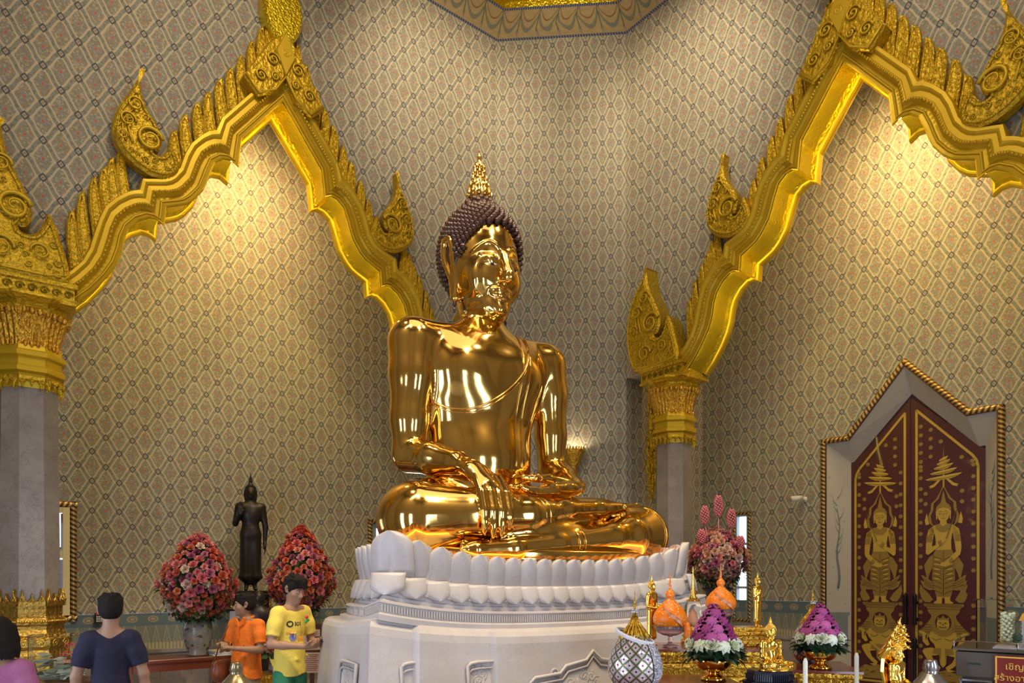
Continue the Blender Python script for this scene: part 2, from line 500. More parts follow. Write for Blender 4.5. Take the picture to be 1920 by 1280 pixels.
# arch profile: (inner edge | outer edge) of the moulding, half span
IN=[(0,8.14),(.15,7.95),(.30,7.75),(.551,7.423),(.575,7.22),(.59,7.05),(.68,7.10),(.78,7.085),(.883,7.003),(.948,6.831),(.985,6.71),(1.031,6.587),(1.138,6.438),(1.22,6.36),(1.305,6.316),(1.457,6.247),(1.475,6.02),(1.55,6.06),(1.634,6.061),(1.761,5.982),(1.864,5.849),(1.909,5.715),(1.937,5.55),(1.987,5.398),(2.091,5.214),(2.226,5.025),(2.38,4.86)]
OUT=[(0,8.64),(.20,8.383),(.40,8.12),(.80,7.60),(.84,7.50),(.87,7.42),(.97,7.36),(1.06,7.27),(1.17,7.13),(1.24,6.98),(1.27,6.88),(1.30,6.78),(1.38,6.66),(1.43,6.61),(1.50,6.57),(1.72,6.50),(1.75,6.36),(1.83,6.32),(1.90,6.27),(2.01,6.166),(2.11,6.04),(2.17,5.88),(2.22,5.70),(2.27,5.50),(2.34,5.34),(2.45,5.2),(2.60,5.05)]
def refine(P_,n=3):
    o=[]
    for a,b in zip(P_,P_[1:]):
        for k in range(n): t=k/n; o.append((a[0]+(b[0]-a[0])*t,a[1]+(b[1]-a[1])*t))
    return o+[P_[-1]]
UC=3.766
def phase(s,z,W=.345,V=.424): return lambda S,Z:((S-s)/W,(Z-z)/V)
def quad_wall(name,p0,p1,z0,z1,mat,uvf,kind='structure'):
    L=(p1-p0).length
    V=[p0+Vector((0,0,z0)),p1+Vector((0,0,z0)),p1+Vector((0,0,z1)),p0+Vector((0,0,z1))]
    o=mesh_obj(name,V,[(0,1,2,3)],mat,smooth=False,uv=[uvf(0,z0),uvf(L,z0),uvf(L,z1),uvf(0,z1)])
    return tag(o,kind=kind)
def arch_wall(name,Mt,sgn,uvf):
    """front wall plane above the arch: opening cut along the moulding, open beside the columns"""
    mid=[((a[0]+b[0])/2,(a[1]+b[1])/2) for a,b in zip(IN,OUT)]
    mid=mid[:-1]+[(2.55,SOFF)]
    mid=[p for p in mid if p[1]>=SOFF]
    hole=[(UC-u,z) for u,z in mid[::-1]]+[(UC+u,z) for u,z in mid[1:]]
    poly=[(0,SOFF)]+hole+[(WALL,SOFF),(WALL,ZT),(0,ZT)]
    from mathutils.geometry import tessellate_polygon
    n=len(poly); V=[];uv=[];Fs=[]
    for off in (0,WTH):
        for s,z in poly: V.append(Mt@Vector((sgn*s,off,z))); uv.append(uvf(s,z))
    for t in tessellate_polygon([[Vector((a,b,0)) for a,b in poly]]): Fs.append(t); Fs.append(tuple(n+i for i in t[::-1]))
    for i in range(n): j=(i+1)%n; Fs.append((i,j,n+j,n+i))
    return tag(mesh_obj(name,V,Fs,M['paper'],smooth=False,uv=uv),kind='structure')
arch_wall('wall_left',ML,-1,phase(6.809,7.52)); arch_wall('wall_right',MR,1,phase(.144,10.396))
quad_wall('wall_corner',CL,CR,0,ZT,M['paper'],phase(.1,9.442,.28))
# alcoves: back and side walls with real openings for windows and door
def holed(name,Pf,off,s0,s1,z0,z1,holes,uvf,mat,th=0):
    """rectangular wall in a wall frame with rectangular holes (s0,s1,z0,z1)"""
    xs=sorted({s0,s1}|{h[0] for h in holes}|{h[1] for h in holes}); zs=sorted({z0,z1}|{h[2] for h in holes}|{h[3] for h in holes})
    V=[];Fs=[];uv=[]
    for a,b in zip(xs,xs[1:]):
        for c,d in zip(zs,zs[1:]):
            if any(h[0]<=(a+b)/2<=h[1] and h[2]<=(c+d)/2<=h[3] for h in holes): continue
            n=len(V)
            for s,z in ((a,c),(b,c),(b,d),(a,d)): V.append(Pf(s,off,z)); uv.append(uvf(s,z))
            Fs.append((n,n+1,n+2,n+3))
    return tag(mesh_obj(name,V,Fs,mat,smooth=False,uv=uv),kind='structure')
AH=9.2
DL,DM=(.65,1.19); DRl,DRm=(.75,1.33)
W1=(5.97,7.05,1.19,2.70); W2=(.45,1.27,1.19,2.70); W3=(.70,.95,1.0,2.83); W4=(6.2,6.9,1.0,2.8)
DOOR=(2.36,4.74)
phLA=phase(5.867,4.162); phRA=phase(.03,4.956)
# left alcove
holed('wall_left_alcove',PL,-AL,0,WALL,DM,AH,[(h[0],h[1],DM,h[3]) for h in (W1,W2)],phLA,M['paper'])
quad_wall('wall_left_alcove_side',CL,PL(0,-AL,0),DM,AH,M['paper'],phase(.2,4.162))
quad_wall('wall_left_alcove_end',EL,PL(WALL,-AL,0),DM,AH,M['paper'],phase(.2,4.162))
# right alcove: the door is a pointed opening
dpoly=[(2.36,DRm),(2.36,3.86),(2.73,3.86),(3.55,4.83),(4.37,3.95),(4.74,3.95),(4.74,DRm)]
def door_wall():
    from mathutils.geometry import tessellate_polygon
    V=[];Fs=[];uv=[]
    def polyface(pp):
        n=len(V)
        for s,z in pp: V.append(PR(s,-AL,z)); uv.append(phRA(s,z))
        for t in tessellate_polygon([[Vector((a,b,0)) for a,b in pp]]): Fs.append(tuple(n+i for i in t))
    polyface([(W3[1],DRm),(2.36,DRm),(2.36,3.86),(2.73,3.86),(3.55,4.83),(3.55,AH),(W3[1],AH)])
    polyface([(3.55,4.83),(4.37,3.95),(4.74,3.95),(4.74,DRm),(WALL,DRm),(WALL,AH),(3.55,AH)])
    polyface([(W3[0],W3[3]),(W3[1],W3[3]),(W3[1],AH),(W3[0],AH)])
    polyface([(0,DRm),(W3[0],DRm),(W3[0],AH),(0,AH)])
    tag(mesh_obj('wall_right_alcove',V,Fs,M['paper'],smooth=False,uv=uv),kind='structure')
door_wall()
quad_wall('wall_right_alcove_side',CR,PR(0,-AL,0),DRm,AH,M['paper'],phase(.17,4.956,.345))
quad_wall('wall_right_alcove_end',ER,PR(WALL,-AL,0),DRm,AH,M['paper'],phase(.2,4.956))
# dado friezes and marble wainscot under the wallpaper
def dado(side,Pf,off,segs,zl,zm,proud=.03):
    for i,(a,b) in enumerate(segs):
        n=len(bpy.data.objects)
        V=[Pf(a,off+.01,zl),Pf(b,off+.01,zl),Pf(b,off+.01,zm),Pf(a,off+.01,zm)]
        tag(mesh_obj('trim_%d'%dado.n,V,[(0,1,2,3)],M['dado'],smooth=False,uv=[(a,0),(b,0),(b,1),(a,1)]),kind='structure')
        mb=MB(); 
        T=Matrix.Identity(4)
        p=Pf((a+b)/2,off+.02,0); d=(Pf(b,off,0)-Pf(a,off,0)); ang=math.atan2(d.y,d.x)
        mb.box((p.x,p.y,zl/2),(d.length,.06,zl),ang); mb.box((p.x,p.y,zl-.03),(d.length,.12,.05),ang); mb.box((p.x,p.y,.10),(d.length,.11,.2),ang)
        k=max(1,int(d.length/.42))
        for j in range(k):
            q=Pf(a+(b-a)*(j+.5)/k,off+.055,0); mb.box((q.x,q.y,zl*.53),(d.length/k*.72,.015,zl*.55),ang)
        tag(mb.build('baseboard_%s'%side if i==0 else 'baseboard_%s_%d'%(side,i+1),M['grey_marble']),kind='structure')
        dado.n+=1
dado.n=1
def seg(*p): return [(p[i],p[i+1]) for i in range(0,len(p),2)]
dado('left',PL,-AL,seg(0,WALL),DL,DM)
dado('right',PR,-AL,seg(0,DOOR[0],DOOR[1],WALL),DRl,DRm)
chd=(CR-CL); dado('corner',lambda s,o,z:CL+chd.normalized()*s+Vector((chd.y,-chd.x,0)).normalized()*o+Vector((0,0,z)),0,[(0,chd.length)],DRl,DRm)
for nm,C,d,zz in (('left_side',CL,-inL,(DL,DM)),('left_end',EL,-inL,(DL,DM)),('right_side',CR,-inR,(DRl,DRm)),('right_end',ER,-inR,(DRl,DRm))):
    sg={'left_side':dirL,'left_end':-dirL,'right_side':dirR,'right_end':-dirR}[nm]
    dado(nm,lambda s,o,z:C+d*s+sg*o+Vector((0,0,z)),0,[(0,AL)],*zz)
# alcove ceilings
for nm,Pf in (('ceiling_left_alcove',PL),('ceiling_right_alcove',PR)):
    tag(mesh_obj(nm,[Pf(0,-AL,AH),Pf(WALL,-AL,AH),Pf(WALL,-WTH,AH),Pf(0,-WTH,AH)],[(0,1,2,3)],simple(nm,(.55,.47,.33),0,.8),smooth=False),kind='structure')
# walls behind the viewer, with tall daylight doorways
def back_wall(name,a,b,doors):
    d=(b-a).normalized(); L=(b-a).length
    holed(name,lambda s,o,z:a+d*s+Vector((0,0,z)),0,0,L,0,ZT,doors,phase(0,0),M['paper'])
back_wall('wall_behind_left',Q1,Q2,[(2.3,3.1,0,3.4),(4.9,5.7,0,3.4)])
back_wall('wall_behind_right',Q3,Q4,[(2.2,3.0,0,3.4),(4.9,5.7,0,3.4)])
for nm,a,b in (('wall_corner_left',EL,Q1),('wall_corner_behind',Q2,Q3),('wall_corner_right',Q4,ER)):
    quad_wall(nm,a,b,0,ZT,M['paper'],phase(.1,9.442,.28))
# floor and outside paving
mb=MB(); mb.box((0,5,-.1),(44,44,.2)); tag(mb.build('floor',M['floor_marble']),kind='structure')
# cove, gilt cornice and coffered ceiling
ring=[CL,CR,ER,Q4,Q3,Q2,Q1,EL]
ctr=sum(ring,Vector())/8
def inset(k,z): 
    out=[]
    for i,p in enumerate(ring):
        a=(p-ring[i-1]).normalized(); b=(ring[(i+1)%8]-p).normalized()
        n1=Vector((a.y,-a.x,0)); n2=Vector((b.y,-b.x,0)); n=(n1+n2).normalized(); out.append(p+n*k/max(.3,n.dot(n1))+Vector((0,0,z)))
    return out
def ring_strip(name,k0,z0,k1,z1,mat):
    A_,B_=inset(k0,z0),inset(k1,z1); V=[];uv=[];Fs=[]
    for i in range(8):
        j=(i+1)%8; L=(A_[i]-A_[j]).length; L=round(L/.36)*.36; n=len(V); V+=[A_[i],A_[j],B_[j],B_[i]]; 
        dl=.0
        uv+=[(0,0),(L,0),(L-dl,1),(dl,1)]; Fs.append((n,n+1,n+2,n+3))
    return tag(mesh_obj(name,V,Fs,mat,smooth=False,uv=uv),kind='structure')
ring_strip('trim_20',0,ZT,.42,ZT+.22,M['cove'])
mb=MB()
prof=[(.42,.22),(.44,.34),(.52,.36),(.56,.30),(.64,.34),(.66,.48),(.78,.52),(.84,.46),(.92,.5),(.95,.7)]
R0=[inset(k,ZT+z) for k,z in prof]
for r in R0: mb.v+=r
for i in range(len(R0)-1):
    for k in range(8): j=(k+1)%8; mb.f.append((i*8+k,i*8+j,i*8+8+j,i*8+8+k)); mb.m.append(0); mb.sm.append(False)
tag(mb.build('trim_21',M['gilt_mosaic']),kind='structure')
tag(mesh_obj('ceiling',inset(.9,ZT+.75),[tuple(range(8))],simple('ceiling_red',(.30,.10,.04),0,.6),smooth=False),kind='structure')
# ------------------------------------------------------------------ gilded gable arches
FR=-.20       # face of the moulding, in front of the wall (local y, room side is negative)
BK=.30        # back rim
def strip(mb,Ia,Oa,prof,y0,side):
    """moulding between two edge lines; prof = [(fraction 0..1 from inner to outer, depth offset)]"""
    n=len(prof); V=[];Fs=[]
    for (iu,iz),(ou,oz) in zip(Ia,Oa):
        for q,d in prof:
            V.append((side*(iu+(ou-iu)*q),y0+d,iz+(oz-iz)*q))
    for i in range(len(Ia)-1):
        for k in range(n-1): Fs.append((i*n+k,i*n+k+1,(i+1)*n+k+1,(i+1)*n+k))
    mb.add(V,Fs,sm=False)
SCROLL1=[(1.727,7.76),(1.738,7.60),(1.71,7.448),(1.652,7.325),(1.581,7.244),(1.522,7.138),(1.50,7.03),(1.515,6.93),(1.56,6.87),(1.60,6.90),(1.585,6.84),(1.51,6.835),(1.45,6.92),(1.403,7.068),(1.372,6.968),(1.324,6.875),(1.295,6.76),(1.33,6.66),(1.42,6.59),(1.52,6.56),(1.63,6.56),(1.744,6.60),(1.869,6.674),(1.97,6.775),(2.025,6.91),(2.035,7.045),(1.998,7.204),(1.92,7.362),(1.824,7.54)]
SCROLL2=[(3.10,6.58),(3.075,6.38),(3.03,6.21),(2.95,6.06),(2.87,5.90),(2.825,5.75),(2.82,5.63),(2.86,5.54),(2.92,5.51),(2.95,5.53),(2.93,5.46),(2.82,5.45),(2.76,5.52),(2.70,5.66),(2.676,5.76),(2.60,5.62),(2.55,5.45),(2.50,5.28),(2.46,5.10),(2.50,4.99),(3.32,4.99),(3.42,5.12),(3.49,5.35),(3.51,5.60),(3.50,5.85),(3.44,6.08),(3.31,6.29),(3.20,6.43)]
TIPS=[(.111,9.40),(.225,9.12),(.352,8.88),(.49,8.62),(.626,8.39),(.759,8.19),(.903,7.96),(1.031,7.77),(1.182,7.55),(1.305,7.31)]
TIPS2=[(1.90,6.86),(1.998,6.71),(2.075,6.57),(2.18,6.42),(2.30,6.22),(2.40,5.97)]
def zout(u):
    for a,b in zip(OUT,OUT[1:]):
        if a[0]<=u<=b[0]: return a[1]+(b[1]-a[1])*(u-a[0])/(b[0]-a[0])
    return OUT[-1][1]
def fin(mb,u,z,w,lean):
    """one flame leaf: tip at (u,z) on the apex side, outer edge bulging, leaning outwards as it rises"""
    zb=zout(min(u,2.58))-.16; h=z-zb; L=[];A_=[]
    for t in (0,.2,.4,.55,.7,.82,.92,1):
        c=u-lean*(1-t)**1.3-.012*math.sin(PI*t); ww=w*(1 if t<.55 else math.sqrt(max(0,1-((t-.55)/.45)**1.6)))
        zz=zb+h*t
        A_.append((c,zz+.05*(1-t))); L.append((c+ww,zz-.13*(1-t)))
    return A_+L[::-1][1:]
def spiral(c,r,turns,a0,dirn,n=36):
    return [(c[0]+r*(1-t/n)**.8*math.cos(a0+dirn*turns*2*PI*t/n),c[1]+r*(1-t/n)**.8*math.sin(a0+dirn*turns*2*PI*t/n)) for t in range(n+1)]
def smooth_poly(P_,it=1):
    for _ in range(it):
        o=[]
        for i,p in enumerate(P_):
            q=P_[(i+1)%len(P_)]
            o+= [(p[0]*.75+q[0]*.25,p[1]*.75+q[1]*.25),(p[0]*.25+q[0]*.75,p[1]*.25+q[1]*.75)]
        P_=o
    return P_
def inset_line(P_,d):
    n=len(P_); ar=sum(P_[i][0]*P_[(i+1)%n][1]-P_[(i+1)%n][0]*P_[i][1] for i in range(n)); sg=1 if ar>0 else -1
    o=[]
    for i in range(n):
        a=Vector(P_[i-1]);b=Vector(P_[i]);c=Vector(P_[(i+1)%n]); t=(c-a)
        if t.length<1e-9: continue
        t.normalize(); q=b+Vector((-t.y,t.x))*d*sg
        if edge_dist(P_,q)>.8*d and inside(P_,q): o.append((q.x,q.y))
    return o
def edge_dist(P_,q):
    m=9
    for i in range(len(P_)):
        a=Vector(P_[i-1]); b=Vector(P_[i]); ab=b-a; t=max(0,min(1,(q-a).dot(ab)/max(1e-9,ab.dot(ab)))); m=min(m,(q-a-ab*t).length)
    return m
def inside(P_,q):
    c=False
    for i in range(len(P_)):
        x1,y1=P_[i-1]; x2,y2=P_[i]
        if (y1>q.y)!=(y2>q.y) and q.x<(x2-x1)*(q.y-y1)/(y2-y1)+x1: c=not c
    return c
def scroll(parent,name,poly,side,cen,r0,small,y=-.22,th=.16):
    tz=max(z for u,z in poly); mb=MB(); pp=smooth_poly([(side*u,z+e) for u,z in poly for e in ((-.01,.05,0) if z==tz else (0,))],1)
    mb.prism(pp,y,y+th,bev=.03)
    o=mb.build(name,M['gilt_carved'],parent)
    mb=MB()
    il=inset_line(pp,.05); mb.tube([(u,y-.005,z) for u,z in il],.014,6,closed=True)
    for i in range(0,len(il),1):
        a=il[i]; mb.ball((a[0],y-.015,a[1]),.018,6,4)
    for (cx,cz),r,a0,dr in [(cen,r0,PI*.9,-1)]+small:
        sp=spiral((cx,cz),r,1.9,a0,dr); k=len(sp)
        mb.tube([(side*u,y-.02-.04*(i/k),z) for i,(u,z) in enumerate(sp)],[max(.008,r*.17*(1-i/k*.8)) for i in range(k)],7)
    rr=random.Random(len(poly)); us=[p[0] for p in poly]; zs=[p[1] for p in poly]; done=[(Vector(cen),r0*1.35)]+[(Vector(q[0]),q[1]*1.2) for q in small]
    for _ in range(500):
        q=Vector((rr.uniform(min(us),max(us)),rr.uniform(min(zs),max(zs)))); r=rr.uniform(.030,.055)
        if len(done)>34 or not inside(poly,q) or edge_dist(poly,q)<r+.045 or any((q-c).length<r+k*.9 for c,k in done): continue
        done.append((q,r)); sp=spiral((q.x,q.y),r,1.6,rr.uniform(0,6),rr.choice((-1,1)),16)
        mb.tube([(side*u,y-.012,z) for u,z in sp],[max(.005,r*.24*(1-i/17)) for i in range(17)],5)
    # flowing ribs following the body towards the tip
    tip=max(poly,key=lambda p:p[1])
    for q in range(3):
        pts=[]
        for t in np.linspace(0,1,12):
            f=.25+.18*q
            base=(cen[0]+r0*1.25+.07*q,cen[1]-.1); e=(tip[0]+.02*q,tip[1]-.28-.14*q)
            pts.append((side*(base[0]*(1-t)+e[0]*t+.10*math.sin(PI*t)),y-.01,base[1]*(1-t)+e[1]*t))
        mb.tube(pts,[.016*(1-.7*t) for t in np.linspace(0,1,12)],6)
    mb.build('scroll_relief',M['gilt_smooth'],o)
    return o
def make_arch(Mt,lab):
    root=empty('gilded_arch',Mt@Vector((0,0,0)),0,lab,'arch','gilded gable arches')
    root.matrix_world=Mt
    IA,OA=refine(IN,3),refine(OUT,3)
    for side in (1,-1):
        mb=MB()
        prof=[(-.02,.30),(-.02,.02),(.03,.0),(.14,.035),(.16,.01),(.20,.01),(.24,.05),(.36,.075),(.44,.03),(.47,-.005),(.51,-.02),(.55,-.005),(.58,.02),(.74,.03),(.80,.0),(.86,-.015),(.97,.0),(1.0,.05),(1.0,.22)]
        strip(mb,IA,OA,[(q,d*.6 if d<.1 else d) for q,d in prof][1:],FR,side)
        # bead run along the middle of the moulding
        run=[((a[0]*.5+b[0]*.5),(a[1]*.5+b[1]*.5)) for a,b in zip(IA,OA)]
        acc=0; last=None; d0=0
        for p,q in zip(run,run[1:]):
            L=math.hypot(q[0]-p[0],q[1]-p[1]); m=max(1,int(L/.035))
            for k in range(m): t=k/m; mb.ball((side*(p[0]+(q[0]-p[0])*t),FR-.025,p[1]+(q[1]-p[1])*t),(.017,.014,.017),6,4)
        mb.build('front_moulding',M['gilt_smooth'],root)
        mb=MB()   # soffit clad in gold glass
        V=[];Fs=[]
        for (iu,iz),(ou,oz) in zip(IA,OA):
            for q,y in ((-.02,FR+.03),(.19,FR+.035),(.21,FR+.12),(.17,BK-.10),(.05,BK-.02)):
                V.append((side*(iu+(ou-iu)*q),y,iz+(oz-iz)*q))
        for i in range(len(IA)-1):
            for k in range(4): Fs.append((i*5+k,i*5+k+1,i*5+6+k,i*5+5+k))
        mb.add(V,Fs,sm=False); mb.build('mosaic_soffit',M['gilt_mosaic'],root)
        mb=MB(); strip(mb,IA,OA,[(.35,-.04),(.06,-.04),(.0,-.03),(-.04,.0),(-.05,.04),(-.02,.07),(.02,.05),(.05,.08),(.35,.09)],BK,side)
        mb.build('rear_rim',M['gilt_smooth'],root)
        mb=MB()   # concealed warm light cord lying in the soffit groove
        cord=[(side*(a[0]+(b[0]-a[0])*.15),FR+.055,a[1]+(b[1]-a[1])*.15) for a,b in zip(IA,OA)][2:-2]
        mb.tube(cord,.012,5); mb.build('light_cord',M['led'],root)
        for i,(u,z) in enumerate(TIPS+TIPS2):
            mb=MB(); pp=[(side*a,b) for a,b in fin(mb,u,z,.140 if i<10 else .125,.10)]
            mb.prism(pp,-.085,.02,bev=.015)
            ip=inset_line(pp,.03); n=len(ip)
            mb.tube([(a,-.088,b) for a,b in ip],.008,5,closed=True)
            f=mb.build('flame_leaf',M['gilt_carved'],root)
        scroll(root,'naga_scroll',SCROLL1,side,(1.64,6.97),.15,[((1.80,7.33),.09,PI,-1),((1.88,7.12),.09,PI,-1),((1.93,6.92),.06,PI,-1)])
        scroll(root,'end_scroll',SCROLL2,side,(2.98,5.70),.16,[((3.10,6.13),.10,PI,-1),((3.25,5.93),.10,PI,-1),((3.33,5.66),.08,PI,-1),((2.75,5.28),.09,0,1),((3.1,5.25),.12,PI,-1)],y=-.30,th=.42)
    mb=MB() # apex plaques
    for sd in (1,-1):
        mb.prism([(0,8.42),(0,9.02),(sd*.22,8.80),(sd*.55,8.22),(sd*.36,8.02),(sd*.14,8.16)],FR-.07,FR+.12,bev=.02)
    o=mb.build('apex_plaque',M['gilt_carved'],root)
    mb=MB(); mb.prism([(0,9.02),(.14,8.72),(0,8.42),(-.14,8.72)],FR-.10,FR+.1,bev=.02)
    for (c,r) in (((.17,8.58),.09),((-.17,8.58),.09),((.33,8.30),.08),((-.33,8.30),.08),((.14,8.36),.06),((-.14,8.36),.06),((0,8.72),.06)):
        mb.tube([(u,FR-.09,z) for u,z in spiral(c,r,1.8,0,1)],.014,6)
    mb.tube([(-.52,FR-.08,8.24),(-.35,FR-.08,8.06),(-.14,FR-.08,8.19),(0,FR-.08,8.42),(.14,FR-.08,8.19),(.35,FR-.08,8.06),(.52,FR-.08,8.24)],.018,6)
    mb.build('plaque_relief',M['gilt_smooth'],o)
    mb=MB(); fp=smooth_poly([(1.5*q_[0],q_[1]) for q_ in [(0,8.85),(.13,9.05),(.19,9.3),(.18,9.55),(.12,9.8),(.04,10.1),(0,10.4),(-.04,10.1),(-.12,9.8),(-.18,9.55),(-.19,9.3),(-.13,9.05)]],2)
    mb.prism(fp,-.20,.0,bev=.04); il=inset_line(fp,.03)
    for i in range(0,len(il),2): mb.ball((il[i][0],-.2,il[i][1]),.02,6,4)
    mb.build('apex_finial',M['gilt_mosaic'],root)
    return root
make_arch(Matrix(ML)@Matrix.Translation((-UC,0,0)),'gilded gable arch with flame leaves on the left wall, above the dark bronze statue')
make_arch(Matrix(MR)@Matrix.Translation((UC,0,0)),'gilded gable arch with flame leaves on the right wall, above the maroon door')
# ------------------------------------------------------------------ columns
def oct_prof(prof,mat,name,parent,n=8,smooth=False):
    mb=MB(); mb.lathe([(r/math.cos(PI/8),z) for r,z in prof],n,rot=PI/8,sm=smooth); return mb.build(name,mat,parent)
def crown(parent,name,r,z,h,down,mat):
    """ring of carved leaf points around an octagon"""
    mb=MB(); s=-1 if down else 1
    side=2*r*math.tan(PI/8)
    for k in range(8):
        T=Matrix.Rotation(k*PI/4,4,'Z')@Matrix.Translation((0,-r,z))
        for cx,hh,ww in ((-side*.36,h*1.0,side*.15),(0,h*.72,side*.16),(side*.36,h*1.0,side*.15)):
            p=[(cx-ww,0),(cx-ww*.9,s*hh*.35),(cx-ww*.35,s*hh*.55),(cx,s*hh),(cx+ww*.35,s*hh*.55),(cx+ww*.9,s*hh*.35),(cx+ww,0)]
            mb.prism(p,-.035,.01,bev=.008,M=T)
            mb.tube([(u+cx,-.04,zz) for u,zz in [(a,b+s*hh*.3) for a,b in spiral((0,0),ww*.55,1.3,PI/2,1,14)]],.007,5,M=T)
        mb.box((0,-.015,s*h*.04),(side,.05,h*.3),M=T)
    return mb.build(name,mat,parent)
def make_column(loc,rz,lab):
    root=empty('marble_column',loc,rz,lab,'column','octagonal marble columns under the arches')
    oct_prof([(.285,1.40),(.275,2.6),(.262,3.9)],M['column_marble'],'shaft',root)
    oct_prof([(.42,0),(.42,.12),(.38,.16),(.38,.86),(.36,.92),(.39,.96),(.39,1.04),(.34,1.08),(.318,1.14),(.318,1.18),(.335,1.20),(.34,1.23),(.325,1.27),(.305,1.29),(.305,1.40),(.295,1.42),(.288,1.44)],M['gilt_brown'],'base',root)
    mb=MB()
    for k in range(8):
        T=Matrix.Rotation(k*PI/4,4,'Z')
        for x in np.linspace(-.15,.15,12): mb.ball((x*.85,-.345,1.235),.013,6,4,M=T)
        mb.tube([(u,-.388,z) for u,z in spiral((-.08,.99),.05,1.5,0,1,16)],.008,5,M=T); mb.tube([(u,-.388,z) for u,z in spiral((.08,.99),.05,1.5,PI,-1,16)],.008,5,M=T)
    mb.build('base_beading',M['small_gold'],root)
    crown(root,'base_crown',.298,1.42,.17,False,M['gilt_brown'])
    # capital
    oct_prof([(.27,3.80),(.285,3.86),(.285,3.95),(.33,3.97),(.33,4.02),(.30,4.04),(.30,4.12),(.335,4.14),(.335,4.19),(.30,4.21),(.29,4.26)],M['gilt_smooth'],'capital_band',root)
    crown(root,'capital_crown',.288,3.90,.13,True,M['gilt_carved'])
    mb=MB(); n=64; V=[];Fs=[]
    zs=np.linspace(4.24,4.64,9)
    for i,z in enumerate(zs):
        t=i/8; r=.285+.085*t**1.8
        for k in range(n):
            a=2*PI*k/n; oc=math.cos(PI/8)/math.cos(((a+PI/8)%(PI/4))-PI/8) if True else 1
            rr=r/math.cos(PI/8)*oc*(1+.022*(1 if k%2 else -1)); V.append((rr*math.cos(a),rr*math.sin(a),z))
    for i in range(8):
        for k in range(n): j=(k+1)%n; Fs.append((i*n+k,i*n+j,i*n+n+j,i*n+n+k))
    mb.add(V,Fs,sm=False)
    for k in range(32):
        a=2*PI*k/32; T=Matrix.Rotation(a,4,'Z')
        mb.ball((0,-.375,4.615),(.028,.03,.045),6,5,M=T); mb.ball((0,-.30,4.27),(.02,.02,.03),6,4,M=T)
    mb.build('capital_leaves',M['altar_gilt'],root)
    oct_prof([(.36,4.62),(.40,4.66),(.34,4.69),(.34,4.72),(.43,4.77),(.43,4.80)],M['gilt_carved'],'capital_lip',root)
    mb=MB(); mb.box((0,0,4.885),(.80,.62,.17)); mb.box((0,0,4.985),(.86,.66,.05)); mb.box((0,0,4.785),(.84,.65,.03))
    for sx in (-1,1):
        for x in np.linspace(-.34,.34,7):
            mb.tube([(x+u,-.32,z) for u,z in spiral((0,4.885),.045,1.4,0,1,14)],.008,5)
    mb.build('entablature',M['gilt_carved'],root)
    return root
angL=math.atan2(-dirL.y,-dirL.x); angR=math.atan2(dirR.y,dirR.x)
ZFIX={}
colL=make_column(PL(6.588,-.05,0),angL,'octagonal marble column with gold capital at the left edge, beside the acrylic box')
colR=make_column(PR(.945,-.05,0),angR,'octagonal marble column with gold capital behind the right knee of the large golden statue')
make_column(PL(.945,-.05,0),angL,'octagonal marble column under the left arch, behind the body of the large golden statue')
make_column(PR(6.588,-.05,0),angR,'octagonal marble column under the outer end of the right arch, past the maroon door')
# carved gilt openwork brackets behind the columns
def bracket(P_,rz,lab):
    mb=MB(); rr=random.Random(3)
    pts=[(0.02*math.sin(i*.9),0,3.15+i*.09) for i in range(19)]
    out=[]
    for i in range(20):
        z=3.1+i*.09; w=.04+.09*math.sin(PI*min(1,i/14))
        mb.tube([(u,0,zz) for u,zz in spiral((rr.uniform(-.03,.03),z),w,1.6,rr.uniform(0,6),rr.choice((-1,1)),18)],[.03-.015*t/18 for t in range(19)],6)
        mb.ball((rr.uniform(-.05,.05),-.03,z+.03),(.03,.025,.05),6,5)
    mb.tube([(0,.02,3.0),(.02,.02,3.6),(-.02,.02,4.2),(0,.02,4.95)],[.01,.05,.06,.05],8)
    o=mb.build('carved_bracket',M['gilt_carved'],None,P_,rz); return tag(o,lab,'bracket','carved gilt brackets beside the columns')
bracket(PR(.33,-.25,0),angR,'carved gilt openwork bracket on the left side of the column by the pink flower vase')
bracket(PL(7.2,-.25,0),angL,'carved gilt openwork bracket at the left edge, beside the column of the left alcove')
